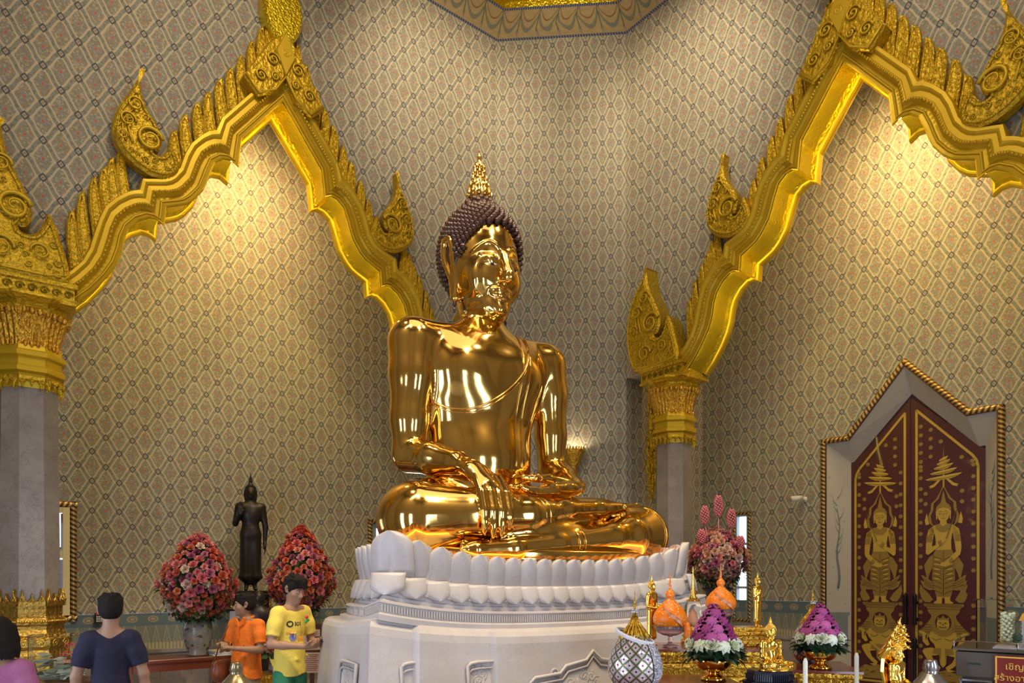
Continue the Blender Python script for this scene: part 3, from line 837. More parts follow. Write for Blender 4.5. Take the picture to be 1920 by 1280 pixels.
# ------------------------------------------------------------------ windows and door
def window(n,Pf,off,hole,ang,mull,vert=0,shutter=False,r=.045,fw=.075):
    s0,s1,z0,z1=hole; root=empty('window_%d'%n,Pf((s0+s1)/2,off,z0),ang); tag(root,kind='structure')
    w,h=s1-s0,z1-z0; mb=MB()
    mb.v=[];path=[(-w/2-r,0,-r),(-w/2-r,0,h+r),(w/2+r,0,h+r),(w/2+r,0,-r)]
    uvs=[];V=[];Fs=[]
    for (a,b) in zip(path,path[1:]+path[:1]):
        a,b=Vector(a),Vector(b); t=(b-a).normalized(); nn=t.cross(Vector((0,1,0)))
        k=9; i0=len(V)
        for e,p in enumerate((a-t*r,b+t*r)):
            for q in range(k): th=PI*q/(k-1); V.append(p+nn*math.cos(th)*r+Vector((0,-math.sin(th)*r,0))); uvs.append((e*(b-a).length+0,q/(k-1)*.6))
        for q in range(k-1): Fs.append((i0+q,i0+q+1,i0+k+q+1,i0+k+q))
    mesh_obj('rope_moulding',V,Fs,M['rope'],root,uv=uvs)
    mb=MB(); d=.12
    fm=M['trim_frame']
    for x in (-w/2+fw/2,w/2-fw/2): mb.box((x,.05,h/2),(fw,.12,h))
    mb.box((0,.05,h-fw/2),(w,.12,fw)); 
    for z in mull: mb.box((0,.05,z*h),(w,.09,.04))
    for x in range(vert): mb.box(((x+1)/(vert+1)*w-w/2,.05,h/2),(.035,.09,h))
    mb.build('window_frame',fm,root)
    mb=MB(); mb.box((0,.08,h/2),(w-.02,.008,h-.02)); mb.build('pane',M['pane'],root)
    if shutter:
        mb=MB(); 
        for x in (.20,.31): mb.prism([(x-.05,0.0),(x+.05,0.0),(x+.05,h*.95),(x-.05,h*.95)],-.04,-.02)
        mb.build('shutter',M['maroon'],root)
    return root
simple('trim_frame',(.30,.36,.40),0,.5)
simple('pane',(.8,.9,1),0,.1,emis=(.72,.86,1),estr=2.6)
simple('gilt_pale',(.70,.52,.20),.4,.4)
w1=window(1,PL,-AL,W1,angL,[.30,.62],1); w1_gold=MB()
w1_gold.box((.495,-.03,.755),(.085,.05,1.51)); w1_gold.box((.41,-.02,1.47),(.14,.04,.08)); w1_gold.box((.41,-.02,.86),(.14,.04,.12))
w1_gold.build('gilt_shutter_frame',M['gilt_pale'],w1)
ws=MB(); ws.box((.415,-.045,.40),(.075,.03,.76)); ws.box((.442,-.045,1.17),(.022,.03,.50)); ws.build('shutter',M['maroon'],w1)
window(2,PL,-AL,W2,angL,[.4,.75],1)
window(3,PR,-AL,W3,angR,[.30,.72],0,r=.028,fw=.028)
# ------------------------------------------------------------------ the great seated golden statue (faces local -y)
def great_buddha():
    yaw=R_(31); O=(-.322,7.535,1.8)
    root=empty('seated_buddha_statue',O,yaw,'colossal polished gold seated Buddha statue with maroon curls on the white lotus pedestal','statue')
    G=M['buddha_gold']
    S=SDF((-1.65,-1.5,-.05),(2.15,.75,3.05),.016)
    sm=dict
    # torso
    S.cap((0,.06,.75),(0,.03,1.62),.60,.60,k=.1,flat=((0,1,0),.62))
    S.ell((0,.0,1.98),(.70,.40,.55),k=.16)
    S.ell((-.27,-.20,2.05),(.33,.20,.28),k=.14); S.ell((.27,-.20,2.05),(.33,.20,.28),k=.14)
    S.cap((-.58,.02,2.29),(.58,.02,2.29),.240,.240,k=.16)
    S.ell((0,-.12,1.15),(.42,.30,.40),k=.18)
    S.cap((0,.03,2.42),(0,.0,2.68),.30,.20,k=.16); S.cap((0,0,2.6),(0,.02,3.0),.195,.19,k=.05)
    for z in (2.62,2.70,2.775): S.ell((0,-.005,z),(.222,.222,.035),k=.02)
    # lap and legs
    S.ell((.12,-.30,.30),(1.35,.85,.36),k=.12)
    S.ell((0,.05,.5),(.72,.5,.45),k=.2)
    S.chain([(-.45,.0,.48),(-.85,-.4,.47),(-1.02,-.62,.44)],[.40,.37,.36],k=.10)
    S.chain([(.45,.0,.48),(1.15,-.45,.42),(1.56,-.70,.385)],[.40,.34,.31],k=.10)
    S.chain([(1.55,-.76,.37),(1.25,-.92,.335),(.95,-1.0,.30),(.22,-1.10,.23)],[.30,.225,.165,.095],k=.035)
    S.chain([(.22,-1.10,.23),(-.30,-1.16,.17),(-.70,-1.17,.15),(-.80,-1.17,.15)],[.095,.10,.075,.04],k=.04)
    S.chain([(-1.02,-.74,.43),(-.55,-.90,.46),(-.08,-1.0,.49),(.16,-.98,.52)],[.345,.265,.185,.135],k=.04)
    S.chain([(.16,-.98,.52),(.40,-.94,.56),(.85,-.90,.60),(1.22,-.86,.645)],[.135,.135,.105,.065],k=.05,flat=((0,.3,1),.8))
    for j in range(5): S.cap((1.18,-.94+.045*j,.648),(1.34-.02*j,-.95+.05*j,.675),.03,.026,k=.012)
    for j in range(4): S.cap((-.74,-1.19+.03*j,.16+.02*j),(-.86+.02*j,-1.20+.03*j,.155+.025*j),.024,.02,k=.01)
    # right arm reaching over the knee to the ground
    S.chain([(-.78,.0,2.27),(-.80,-.01,1.95),(-.83,-.01,1.5),(-.835,-.02,1.16)],[.262,.225,.185,.17],k=.07)
    S.chain([(-.835,-.03,1.13),(-.74,-.36,1.06),(-.615,-.66,.99)],[.175,.155,.115],k=.05)
    S.chain([(-.61,-.68,.985),(-.55,-.90,.88),(-.50,-1.06,.74)],[.115,.13,.125],k=.04,flat=((.3,-.75,.6),.6))
    fx=[(-.625,.30,.02),(-.54,.265,0),(-.455,.285,0),(-.375,.35,0)]
    for x,zt,_ in fx:
        S.chain([(x*.96-.01,-1.00,.82),(x,-1.15,.66),(x-.005,-1.215,.50),(x-.008,-1.225,zt+.09),(x-.01,-1.215,zt)],[.042,.046,.042,.037,.026],k=.012)
    S.chain([(-.45,-.84,.90),(-.33,-1.0,.75),(-.285,-1.10,.60),(-.28,-1.13,.50)],[.06,.05,.042,.03],k=.03)
    # left arm, hand open in the lap
    S.chain([(.78,.0,2.27),(.85,-.01,1.95),(.885,.0,1.5),(.90,.0,1.13)],[.262,.205,.17,.155],k=.07)
    S.chain([(.90,-.02,1.10),(.87,-.33,.97),(.77,-.62,.86)],[.165,.14,.10],k=.05)
    S.chain([(.77,-.64,.84),(.55,-.76,.79),(.30,-.83,.77)],[.10,.135,.13],k=.05,flat=((0,.25,1),.55))
    for j,(y,xt) in enumerate(((-.95,-.10),(-.885,-.17),(-.82,-.15),(-.755,-.08))):
        S.chain([(.30,y+.02,.755),(.08,y,.735),(-.04,y,.745),(xt,y,.775)],[.046,.042,.038,.027],k=.012)
    S.chain([(.66,-.66,.88),(.40,-.68,.905),(.22,-.70,.90),(.08,-.70,.905)],[.06,.05,.042,.028],k=.03)
    body=S.obj('body',G,root,relax=5)
    # head
    H=SDF((-.52,-.62,2.45),(.52,.56,4.0),.0085)
    H.cap((0,0,2.5),(0,.02,3.0),.193,.19,k=.03)
    for z in (2.62,2.70,2.775): H.ell((0,-.005,z),(.222,.222,.035),k=.02)
    H.ell((0,.03,3.30),(.385,.43,.50),k=.05)
    H.ell((0,-.05,3.01),(.300,.350,.42),k=.10)
    H.ell((0,-.27,2.69),(.145,.13,.12),k=.10); H.ell((0,-.345,2.645),(.075,.06,.055),k=.05)
    for s in (-1,1):
        H.ell((s*.185,-.24,2.99),(.12,.12,.16),k=.10)
        H.ell((s*.155,-.440,3.185),(.125,.055,.088),k=.03,op='s',rot=(0,0,s*.38))
        br=[(s*(.028+.27*t),-.418+1.9*(.028+.27*t)**2,3.185+.112*math.sin(PI*t**.85)) for t in np.linspace(0,1,14)]
        H.chain(br,[.010-.004*t for t in np.linspace(0,1,14)],k=.02)
        H.ell((s*.150,-.325,3.120),(.118,.085,.072),k=.03,rot=(0,0,s*.40))
        H.ell((s*.148,-.335,3.045),(.10,.05,.03),k=.03,rot=(0,0,s*.38))
        H.chain([(s*.045,-.415,3.075),(s*.14,-.412,3.063),(s*.235,-.355,3.085)],[.006,.013,.006],k=.006,op='s')
        H.ell((s*.044,-.430,2.918),(.028,.040,.026),k=.03)
        H.curve([(0,-.398,2.826),(s*.05,-.392,2.830),(s*.10,-.362,2.826),(s*.140,-.322,2.830)],[.026,.026,.018,.008],k=.02)
        H.curve([(0,-.390,2.775),(s*.05,-.384,2.776),(s*.09,-.358,2.790),(s*.12,-.33,2.81)],[.034,.031,.020,.008],k=.02)
        H.curve([(0,-.432,2.804),(s*.055,-.424,2.805),(s*.11,-.385,2.808),(s*.150,-.332,2.826)],[.007,.007,.007,.005],k=.010,op='s')
        # long ears
        e=[(s*.375,-.03,3.18),(s*.392,-.045,3.32),(s*.405,.0,3.40),(s*.41,.075,3.37),(s*.40,.10,3.25),(s*.375,.075,3.12),(s*.35,.04,3.02),(s*.335,.03,2.90),(s*.325,.025,2.80)]
        H.curve(e,[.024,.026,.028,.028,.027,.026,.026,.026,.032],k=.03)
        H.curve([(s*.375,-.03,3.18),(s*.36,-.02,3.08),(s*.34,-.015,2.98),(s*.33,-.01,2.88),(s*.325,.01,2.80)],[.024,.022,.018,.018,.03],k=.02)
        H.cap((s*.365,.03,3.34),(s*.35,.02,3.12),.03,.02,k=.03)
        H.chain([(s*.375,.03,3.33),(s*.385,.02,3.24),(s*.365,.0,3.16)],[.016,.02,.014],k=.015)
    H.curve([(0,-.418,3.20),(0,-.440,3.10),(0,-.492,2.97),(0,-.500,2.930)],[.020,.027,.035,.037],k=.05)
    H.cap((0,-.425,2.865),(0,-.425,2.855),.006,.006,k=.02,op='s')
    head=H.obj('head',G,root,relax=9)
    for s in (-1,1):
        mb=MB(); mb.ball((s*.140,-.388,3.068),(.060,.018,.010),14,8,rot=Matrix.Rotation(s*.32,4,'Z')); e=mb.build('eye',M['eye_white'],root)
        mb=MB(); mb.ball((s*.135,-.402,3.067),(.026,.010,.012),10,6); mb.build('pupil',M['eye_black'],e)
        mb=MB(); mb.ball((s*.325,.02,2.755),(.022,.022,.03)); mb.tube([(s*.325,.02,2.74),(s*.325,.02,2.70)],.008,6); mb.ball((s*.325,.02,2.69),(.016,.016,.03)); mb.build('ear_drop',M['hair_lacquer'],root)
    # hair
    def hd(p):
        a=np.array(p)-np.array((0,.04,3.33)); q=np.linalg.norm(a/np.array((.415,.455,.515)))
        b=np.array(p)-np.array((0,.05,3.76)); q2=np.linalg.norm(b/np.array((.19,.21,.18)))
        return min(q,q2)
    K=SDF((-.52,-.52,2.6),(.52,.6,4.05),.014)
    K.ell((0,.04,3.33),(.412,.450,.512),k=.02); K.ell((0,.05,3.76),(.19,.21,.18),k=.05)
    K.half((0,-.085,3.15),(0,-.35,-.24)); K.half((0,0,2.84),(0,0,-1))
    K.obj('hair_cap',M['hair_lacquer'],root,relax=1)
    mb=MB(); n=1500
    # rows of snail-shell curls, denser rows over the ushnisha
    rows=[]
    step=.072
    for k in range(-9,30):
        el=k*.125
        pass
    cc=np.array((0,.03,3.30)); N_=980
    for i in range(N_):
        z=1-2*(i+.5)/N_; th=i*2.39996; r=math.sqrt(1-z*z); d=np.array((r*math.cos(th),r*math.sin(th),z))
        lo,hi=.2,1.1
        for _ in range(18):
            t=(lo+hi)/2
            if hd(cc+d*t)<1: lo=t
            else: hi=t
        p=cc+d*lo
        if (-(p[1]+.12)*.35-(p[2]-3.15)*.24)>-.002 or p[2]<2.83: continue
        if abs(p[0])>.33 and abs(p[1]-.02)<.11 and p[2]<3.40: continue
        if p[1]<.08 and p[2]<3.17: continue
        nn=Vector(d); q=nn.to_track_quat('Z','Y').to_matrix().to_4x4(); r0=.0335
        mb.ball(tuple(p),(r0,r0,r0*1.15),8,5,rot=q)
        mb.ball(tuple(p+d*.026),(.016,.016,.019),6,4,rot=q)
    mb.build('curled_hair',M['hair_lacquer'],root)
    for ch in list(bpy.data.objects):
        if ch.parent is root and ch.name.split('.')[0] in ('head','eye','hair_cap','curled_hair','ear_drop'): ch.rotation_euler.z=R_(5)
    # flame finial
    mb=MB(); pf=[(.06,3.86),(.10,3.90),(.122,3.95),(.125,4.0),(.105,4.06),(.112,4.075),(.085,4.10),(.092,4.115),(.07,4.15),(.070,4.165),(.048,4.20),(.054,4.215),(.042,4.25),(.048,4.262),(.03,4.30),(.035,4.31),(.02,4.345),(.02,4.38),(.028,4.40),(.012,4.44),(.004,4.47)]
    mb.lathe(pf,24,c=(0,.05,0))
    for lev,(z,r,nl,h) in enumerate(((3.97,.116,12,.09),(4.07,.084,9,.08),(4.14,.066,8,.075),(4.21,.050,7,.07),(4.28,.036,6,.06))):
        for k in range(nl):
            T=Matrix.Translation((0,.05,0))@Matrix.Rotation(2*PI*(k+.5*(lev%2))/nl,4,'Z')
            mb.tube([(0,-r,z-.03),(0,-r-.014,z+h*.3),(0,-r+.0,z+h*.7),(0,-r-.012,z+h)],[.02,.018,.012,.003],5,M=T)
    mb.build('flame_finial',G,root)
    # seat
    mb=MB(); V=[];Fs=[]; n=96
    pf=[(.90,-.03),(.97,-.02),(.985,.02),(.96,.05),(.94,.09),(.975,.13),(.95,.165),(.8,.17)]
    for q,z in pf:
        for k in range(n):
            a=2*PI*k/n; e=2/2.6; c,s=math.cos(a),math.sin(a)
            e=(2/2.6 if c>0 else 1.0); x=.10+(1.62 if c>0 else 1.5)*q*abs(c)**e*(1 if c>0 else -1); y=-.36+.93*q*abs(s)**e*(1 if s>0 else -1)
            V.append((x,y,z+ .045*((x-.1)/1.6)**2))
    for i in range(len(pf)-1):
        for k in range(n): j=(k+1)%n; Fs.append((i*n+k,i*n+j,i*n+n+j,i*n+n+k))
    Fs.append(tuple((len(pf)-1)*n+k for k in range(n))); mb.add(V,Fs,sm=True); mb.build('seat_plinth',G,root)
    # raised robe edges, cast on the surface
    bpy.context.view_layer.update()
    me=body.data; bvh=BVHTree.FromPolygons([v.co for v in me.vertices],[p.vertices for p in me.polygons])
    def drape(pts,n=10,off=.004):
        o=[]
        for a,b in zip(pts,pts[1:]):
            for k in range(n):
                t=k/n; x=a[0]+(b[0]-a[0])*t; z=a[1]+(b[1]-a[1])*t
                h=bvh.ray_cast(Vector((x,-1.4 if z>1.3 else -.9,z)),Vector((0,1,0)))
                if h[0] is not None: o.append(h[0]+Vector((0,-off,0)))
        return o
    def cr(pts,n=8):
        o=[]; P_=[pts[0]]+list(pts)+[pts[-1]]
        for i in range(1,len(P_)-2):
            p0,p1,p2,p3=[np.array(P_[j],float) for j in (i-1,i,i+1,i+2)]
            for k in range(n): t=k/n; o.append(tuple(.5*((2*p1)+(-p0+p2)*t+(2*p0-5*p1+4*p2-p3)*t*t+(-p0+3*p1-3*p2+p3)*t**3)))
        return o+[tuple(pts[-1])]
    line=cr([(.42,2.50),(.385,2.30),(.26,2.02),(.06,1.80),(-.22,1.63),(-.45,1.60),(-.62,1.68),(-.66,1.76)])
    mb=MB(); mb.tube(drape(line,3),.013,6); mb.tube([p+Vector((0,.0,-.035)) for p in drape(line,3)],.006,5)
    mb.build('robe_border',G,root)
    mb=MB(); a=drape([(.315,2.48),(.245,1.9),(.20,1.3),(.19,1.02)],12); b=drape([(.40,2.48),(.335,1.9),(.29,1.3),(.28,1.02)],12)
    mb.tube(a,.009,6); mb.tube(b,.009,6)
    for s_,(x0) in ((1,.19),(1,.28)):
        q=drape([(x0-.03,1.02),(x0,.98),(x0-.04,.94),(x0+.01,.90),(x0-.02,.86)],6); 
        if len(q)>2: mb.tube(q,.009,5)
    mb.build('shoulder_sash',G,root)
    def hem(c,d,r,tilt=0):
        mb=MB()
        d=Vector(d).normalized(); u=d.orthogonal().normalized(); v=d.cross(u)
        mb.tube([Vector(c)+u*math.cos(t)*r+v*math.sin(t)*r for t in np.linspace(0,2*PI,40,endpoint=False)],.008,5,closed=True); mb.build('robe_hem',G,root)
    hem((.11,-.985,.513),(.24,.02,.03),.150); hem((.05,-.99,.507),(.24,.02,.03),.156)
    hem((.40,-1.078,.247),(1,.12,.09),.118); hem((.47,-1.068,.254),(1,.12,.09),.125)
    hem((1.52,-.775,.365),(.3,.16,.035),.302)
    return root
BUDDHA=great_buddha()
# ------------------------------------------------------------------ white marble lotus pedestal
def pedestal():
    A=Vector((-.9515,5.5,0)); yaw=R_(31); O=Vector((-.322,7.535,0))
    root=empty('lotus_pedestal',(O.x,O.y,0),yaw,'white marble lotus pedestal with drooping skirt and two rows of petals','pedestal')
    MW=M['white_marble']
    # plan in local coordinates: front edge at y=-FY between x=-a..b, sides going back, rounded rear
    Rm=Matrix.Rotation(-yaw,2); 
    def loc(p): q=Rm@Vector((p[0]-O.x,p[1]-O.y)); return q
    a=loc(A); b=loc((1.77,7.135))
    x0,x1,fy=a.x,b.x,(a.y+b.y)/2; cx=(x0+x1)/2; hw=(x1-x0)/2
    pedestal.info=(x0,x1,fy)
    side=.72; back=fy+2.35
    def plan(g,n=64,steps=0):
        """outline offset outward by g, list of (x,y,t) where t = -1..1 closeness to a front corner"""
        o=[]
        nf=n; gx=g if g<.14 else .14+(g-.14)*.55; sc_=2*steps*min(1,max(0,(g-.14)/.08))
        for i in range(nf+1):
            u=-1+2*i/nf; x=cx+(hw+gx)*u
            y=fy-g
            if steps:
                au=abs(u); y+= steps*min(1,max(0,(g-.14)/.08))*(0 if au<.44 else (1 if au<.80 else 2))
            o.append((x,y,abs(u)**3))
        ns=16; sk=min(1,max(0,(g-.12)/.06))
        sr,sl=.72,.2+.42*sk            # straight part of the right and left sides
        y0_=fy-g+sc_
        for i in range(1,ns+1):
            v=i/ns; o.append((cx+(hw+gx),y0_+(sr+fy-y0_)*v,1-.45*v))
        nb=40
        for i in range(1,nb):
            t=PI*i/nb; c=math.cos(t); s=math.sin(t); rt=c>0; e=2/2.6 if rt else 2/(2.0+.3*sk); sd=sr if rt else sl
            o.append((cx+(hw+gx)*abs(c)**e*(1 if rt else -1),fy+sd+(back-fy-sd+g)*abs(s)**e,.55*(1-s*s*.8)))
        for i in range(ns,0,-1):
            v=i/ns; o.append((cx-(hw+gx),y0_+(sl+fy-y0_)*v,1-.45*v))
        return o
    SAG=.135
    def band(mb,prof,steps=0,sag=SAG):
        """prof = [(outward g, z at mid front)] ; corners rise by sag"""
        rings=[plan(g,96,steps) for g,z in prof]; n=len(rings[0])
        V=[];Fs=[]
        for (g,z),r in zip(prof,rings):
            for x,y,t in r: V.append((x,y,z+sag*t))
        for i in range(len(prof)-1):
            for k in range(n): j=(k+1)%n; Fs.append((i*n+k,i*n+j,i*n+n+j,i*n+n+k))
        mb.add(V,Fs,sm=False); return n
    mb=MB()
    # floor of the lotus under the statue, with the inner face of the petals
    n=band(mb,[(-.9,1.775),(-.10,1.775),(-.07,1.60)],sag=.06); 
    mb.build('seat_slab',MW,root)
    mb=MB(); mb.tube([(p[0],p[1],1.80+.06*p[2]) for p in plan(-.115,60)],.010,5,closed=True); mb.build('light_cord',M['amber_cord'],root)
    mb=MB(); band(mb,[(.05,1.40),(.05,1.455),(.035,1.46),(.035,1.49),(.06,1.50),(.06,1.53),(.02,1.58)],sag=.12)   # mouldings
    mb.build('step_mouldings',MW,root)
    mb=MB(); band(mb,[(.14,1.27),(.14,1.315),(.125,1.325),(.115,1.33),(.115,1.40),(.125,1.405),(.12,1.42),(.04,1.425)],sag=.125)
    rp=plan(.117,150); 
    pts=[Vector((p[0],p[1],1.364+.125*p[2])) for p in rp]
    acc=0
    for p,q in zip(pts,pts[1:]):
        d=q-p
        if d.length<.012 or d.length>.2: continue
        c=(p+q)/2; ang=math.atan2(d.y,d.x); mb.box(c,(d.length*.62,.016,.048),ang)
    mb.build('carved_band',MW,root)
    # skirt with redented front and cut-outs at the bottom
    mb=MB(); band(mb,[(.50,-.0),(.44,.30),(.36,.62),(.32,.88),(.29,1.08),(.28,1.17),(.265,1.225),(.235,1.262),(.19,1.28),(.10,1.285)],steps=.06,sag=.125); mb.build('skirt',MW,root)
    # raised rims and carved panels of the feet openings on front and left side
    def panel(M_,w,h,z):
        mb=MB(); o=[(-w,0),(-w,h*.55),(-w*.8,h*.8),(0,h),(w*.8,h*.8),(w,h*.55),(w,0)]
        top=[(-w,-.5),(-w,h*.25),(-w*.93,h*.36),(-w*.55,h*.42),(-w*.45,h*.62),(-w*.12,h*.74),(0,h),(w*.12,h*.74),(w*.45,h*.62),(w*.55,h*.42),(w*.93,h*.36),(w,h*.25),(w,-.5)] if w>.5 else [(-w,-.5),(-w,h*.7),(-w*.8,h*.92),(-w*.4,h),(w,h),(w,-.5)]
        mb.tube([(x,-.02,z+q) for x,q in top],.016,6,M=M_)
        mb.tube([(x*.93,-.015,z+q-.05) for x,q in top],.010,6,M=M_)
        rr=random.Random(5)
        for i in range(int(30*w)+8):
            x=rr.uniform(-w*.8,w*.8); q=h*.45-rr.uniform(0,.28); mb.tube([(u,-.0,zz) for u,zz in spiral((x,z+q),.05,1.5,rr.uniform(0,6),rr.choice((-1,1)),14)],.010,5,M=M_)
        mb.build('carved_panel',MW,root)
        mb=MB(); mb.prism([(x*.9,z+q-.07) for x,q in top],-.006,.03,M=M_); mb.build('panel_recess',M['marble_shadow'],root)
    F0=lambda x,st=0:Matrix.Translation((x,fy-.305+.06*st,1.0))@Matrix.Rotation(R_(-8),4,'X')@Matrix.Translation((0,0,-1.0))
    panel(F0(.15,0),.66,.30,.78)
    for sg in (-1,1): panel(F0(sg*1.44,2),.13,.09,.97) ; panel(F0(sg*.89,1),.15,.09,.95)
    Ls=Matrix.Translation((x0-.240,fy+.22,1.0))@Matrix.Rotation(-PI/2,4,'Z')@Matrix.Rotation(R_(-5),4,'X')@Matrix.Translation((0,0,-1.0)); panel(Ls,.2,.1,.95)
    # petals: upper row stands, lower row hangs
    def petal(w,h,curl,th=.022):
        """petal standing along +z, bulging towards -y"""
        V=[];Fs=[]; nu,nv=11,11
        for lay in (0,1):
            for j in range(nv):
                t=1-(1-j/(nv-1))**1.7
                ww=w/2*(1 if t<.60 else math.sqrt(max(0,1-((t-.60)/.40)**2.2)))
                if j==nv-1: ww=w*.10
                for i in range(nu):
                    u=-1+2*i/(nu-1)
                    y=-(.020*math.sin(PI*min(1,t*1.02)))-curl*t*t+ (.032*abs(u)**3*w/.2) + (lay*th)
                    V.append((u*ww,y,h*t))
        N1=nu*nv
        for j in range(nv-1):
            for i in range(nu-1):
                a_=j*nu+i; Fs.append((a_,a_+1,a_+nu+1,a_+nu)); Fs.append((N1+a_,N1+a_+nu,N1+a_+nu+1,N1+a_+1))
        for j in range(nv-1):
            for i in (0,nu-1): a_=j*nu+i; Fs.append((a_,a_+nu,N1+a_+nu,N1+a_))
        for i in range(nu-1): a_=(nv-1)*nu+i; Fs.append((a_,a_+1,N1+a_+1,N1+a_)); Fs.append((i,i+1,N1+i+1,N1+i))
        return V,Fs
    def row(g,zb,h,curl,up,nm,cnt_front,wf,sub=False):
        out=plan(g,160); tot=[0]
        ln=len(out); P_=[Vector((p[0],p[1])) for p in out]+[Vector(out[0][:2])]
        for p,q in zip(P_,P_[1:]): tot.append(tot[-1]+(q-p).length)
        L=tot[-1]; fl=2*(hw+g)
        # centres: front row widths vary, larger at the corners
        cents=[]; k=cnt_front
        ws=[1+.55*abs(-1+2*i/(k-1))**4 for i in range(k)]; sc=fl/(sum(ws)-ws[0]*.5-ws[-1]*.5+.0); s=0
        pos=0
        for i,w_ in enumerate(ws):
            cents.append((pos,w_*sc)); 
            if i<k-1: pos+= (w_+ws[i+1])/2*sc
        rest=L-fl; m=int(rest/ (sc*1.2)); 
        for i in range(1,m): 
            cents.append((fl+rest*i/m,rest/m))
        res=[]
        for c,w_ in cents:
            c=c+(.5*w_ if sub else 0)
            c=c%L; i=max(0,np.searchsorted(tot,c)-1); i=min(i,ln-1)
            p=P_[i]+(P_[i+1]-P_[i])*((c-tot[i])/max(1e-6,tot[i+1]-tot[i]))
            q0,q1=P_[max(0,i-2)],P_[min(ln,i+3)]
            d=(q1-q0); corner=min(abs(p.x-x0+g)+abs(p.y-fy+g),abs(p.x-x1-g)+abs(p.y-fy+g))<.08
            if corner:
                sg=-1 if p.x<cx else 1; ang=sg*PI/4*.9
            else: ang=math.atan2(d.y,d.x)
            t=out[i][2]
            res.append((p,ang,w_,t,corner))
        return res
    def upper(sub):
        for p,ang,w_,t,corner in row(.0,0,0,0,True,'',19,0,sub):
            h=(.275+.085*t)*(1.0 if not sub else 1.02); w2=w_*1.12*(1.25 if corner else 1)
            if w2<.02: continue
            V,Fs=petal(w2,h,.055)
            T=Matrix.Translation((p.x,p.y,1.60+.115*t))@Matrix.Rotation(ang,4,'Z')@Matrix.Translation((0,.05 if sub else 0,0))
            if corner: T=T@Matrix.Translation((0,.04,0))
            mb=MB(); mb.add(V,Fs,T,sm=True); mb.build('petal' if not sub else 'inner_petal',MW,root)
    upper(False)
    # the tips that show between the standing petals, carved as one rim
    mb=MB()
    for p,ang,w_,t,corner in row(.0,0,0,0,True,'',19,0,True):
        V,Fs=petal(w_*.5,.27+.07*t,.05)
        mb.add(V,Fs,Matrix.Translation((p.x,p.y,1.60+.115*t))@Matrix.Rotation(ang,4,'Z')@Matrix.Translation((0,.045,0)),sm=True)
    mb.build('petal_tips',MW,root)
    mb=MB(); band(mb,[(.03,1.54),(.045,1.60),(.03,1.63),(-.03,1.64)],sag=.115)
    band(mb,[(-.01,1.62),(-.005,1.70),(.0,1.78),(-.04,1.80),(-.06,1.74),(-.08,1.62)],sag=.12); mb.build('petal_ring',MW,root)
    for p,ang,w_,t,corner in row(.05,0,0,0,False,'',19,0,False):
        V,Fs=petal(w_*1.1*(1.0 if corner else 1),.15+.02*t,.045)
        T=Matrix.Translation((p.x,p.y,1.635+.115*t))@Matrix.Rotation(ang,4,'Z')@Matrix.Rotation(PI,4,'Y')
        if corner: T=T@Matrix.Translation((0,.02,0))
        mb=MB(); mb.add(V,Fs,T,sm=True); mb.build('hanging_petal',MW,root)
    mb=MB()
    for p,ang,w_,t,corner in row(.02,0,0,0,False,'',19,0,True):
        V,Fs=petal(w_*.6,.165+.02*t,.05); mb.add(V,Fs,Matrix.Translation((p.x,p.y,1.60+.115*t))@Matrix.Rotation(ang,4,'Z')@Matrix.Translation((0,.02,0))@Matrix.Rotation(PI,4,'Y'),sm=True)
    mb.build('hanging_tips',MW,root)
    return root
simple('marble_shadow',(.60,.54,.50),0,.6)
PED=pedestal()
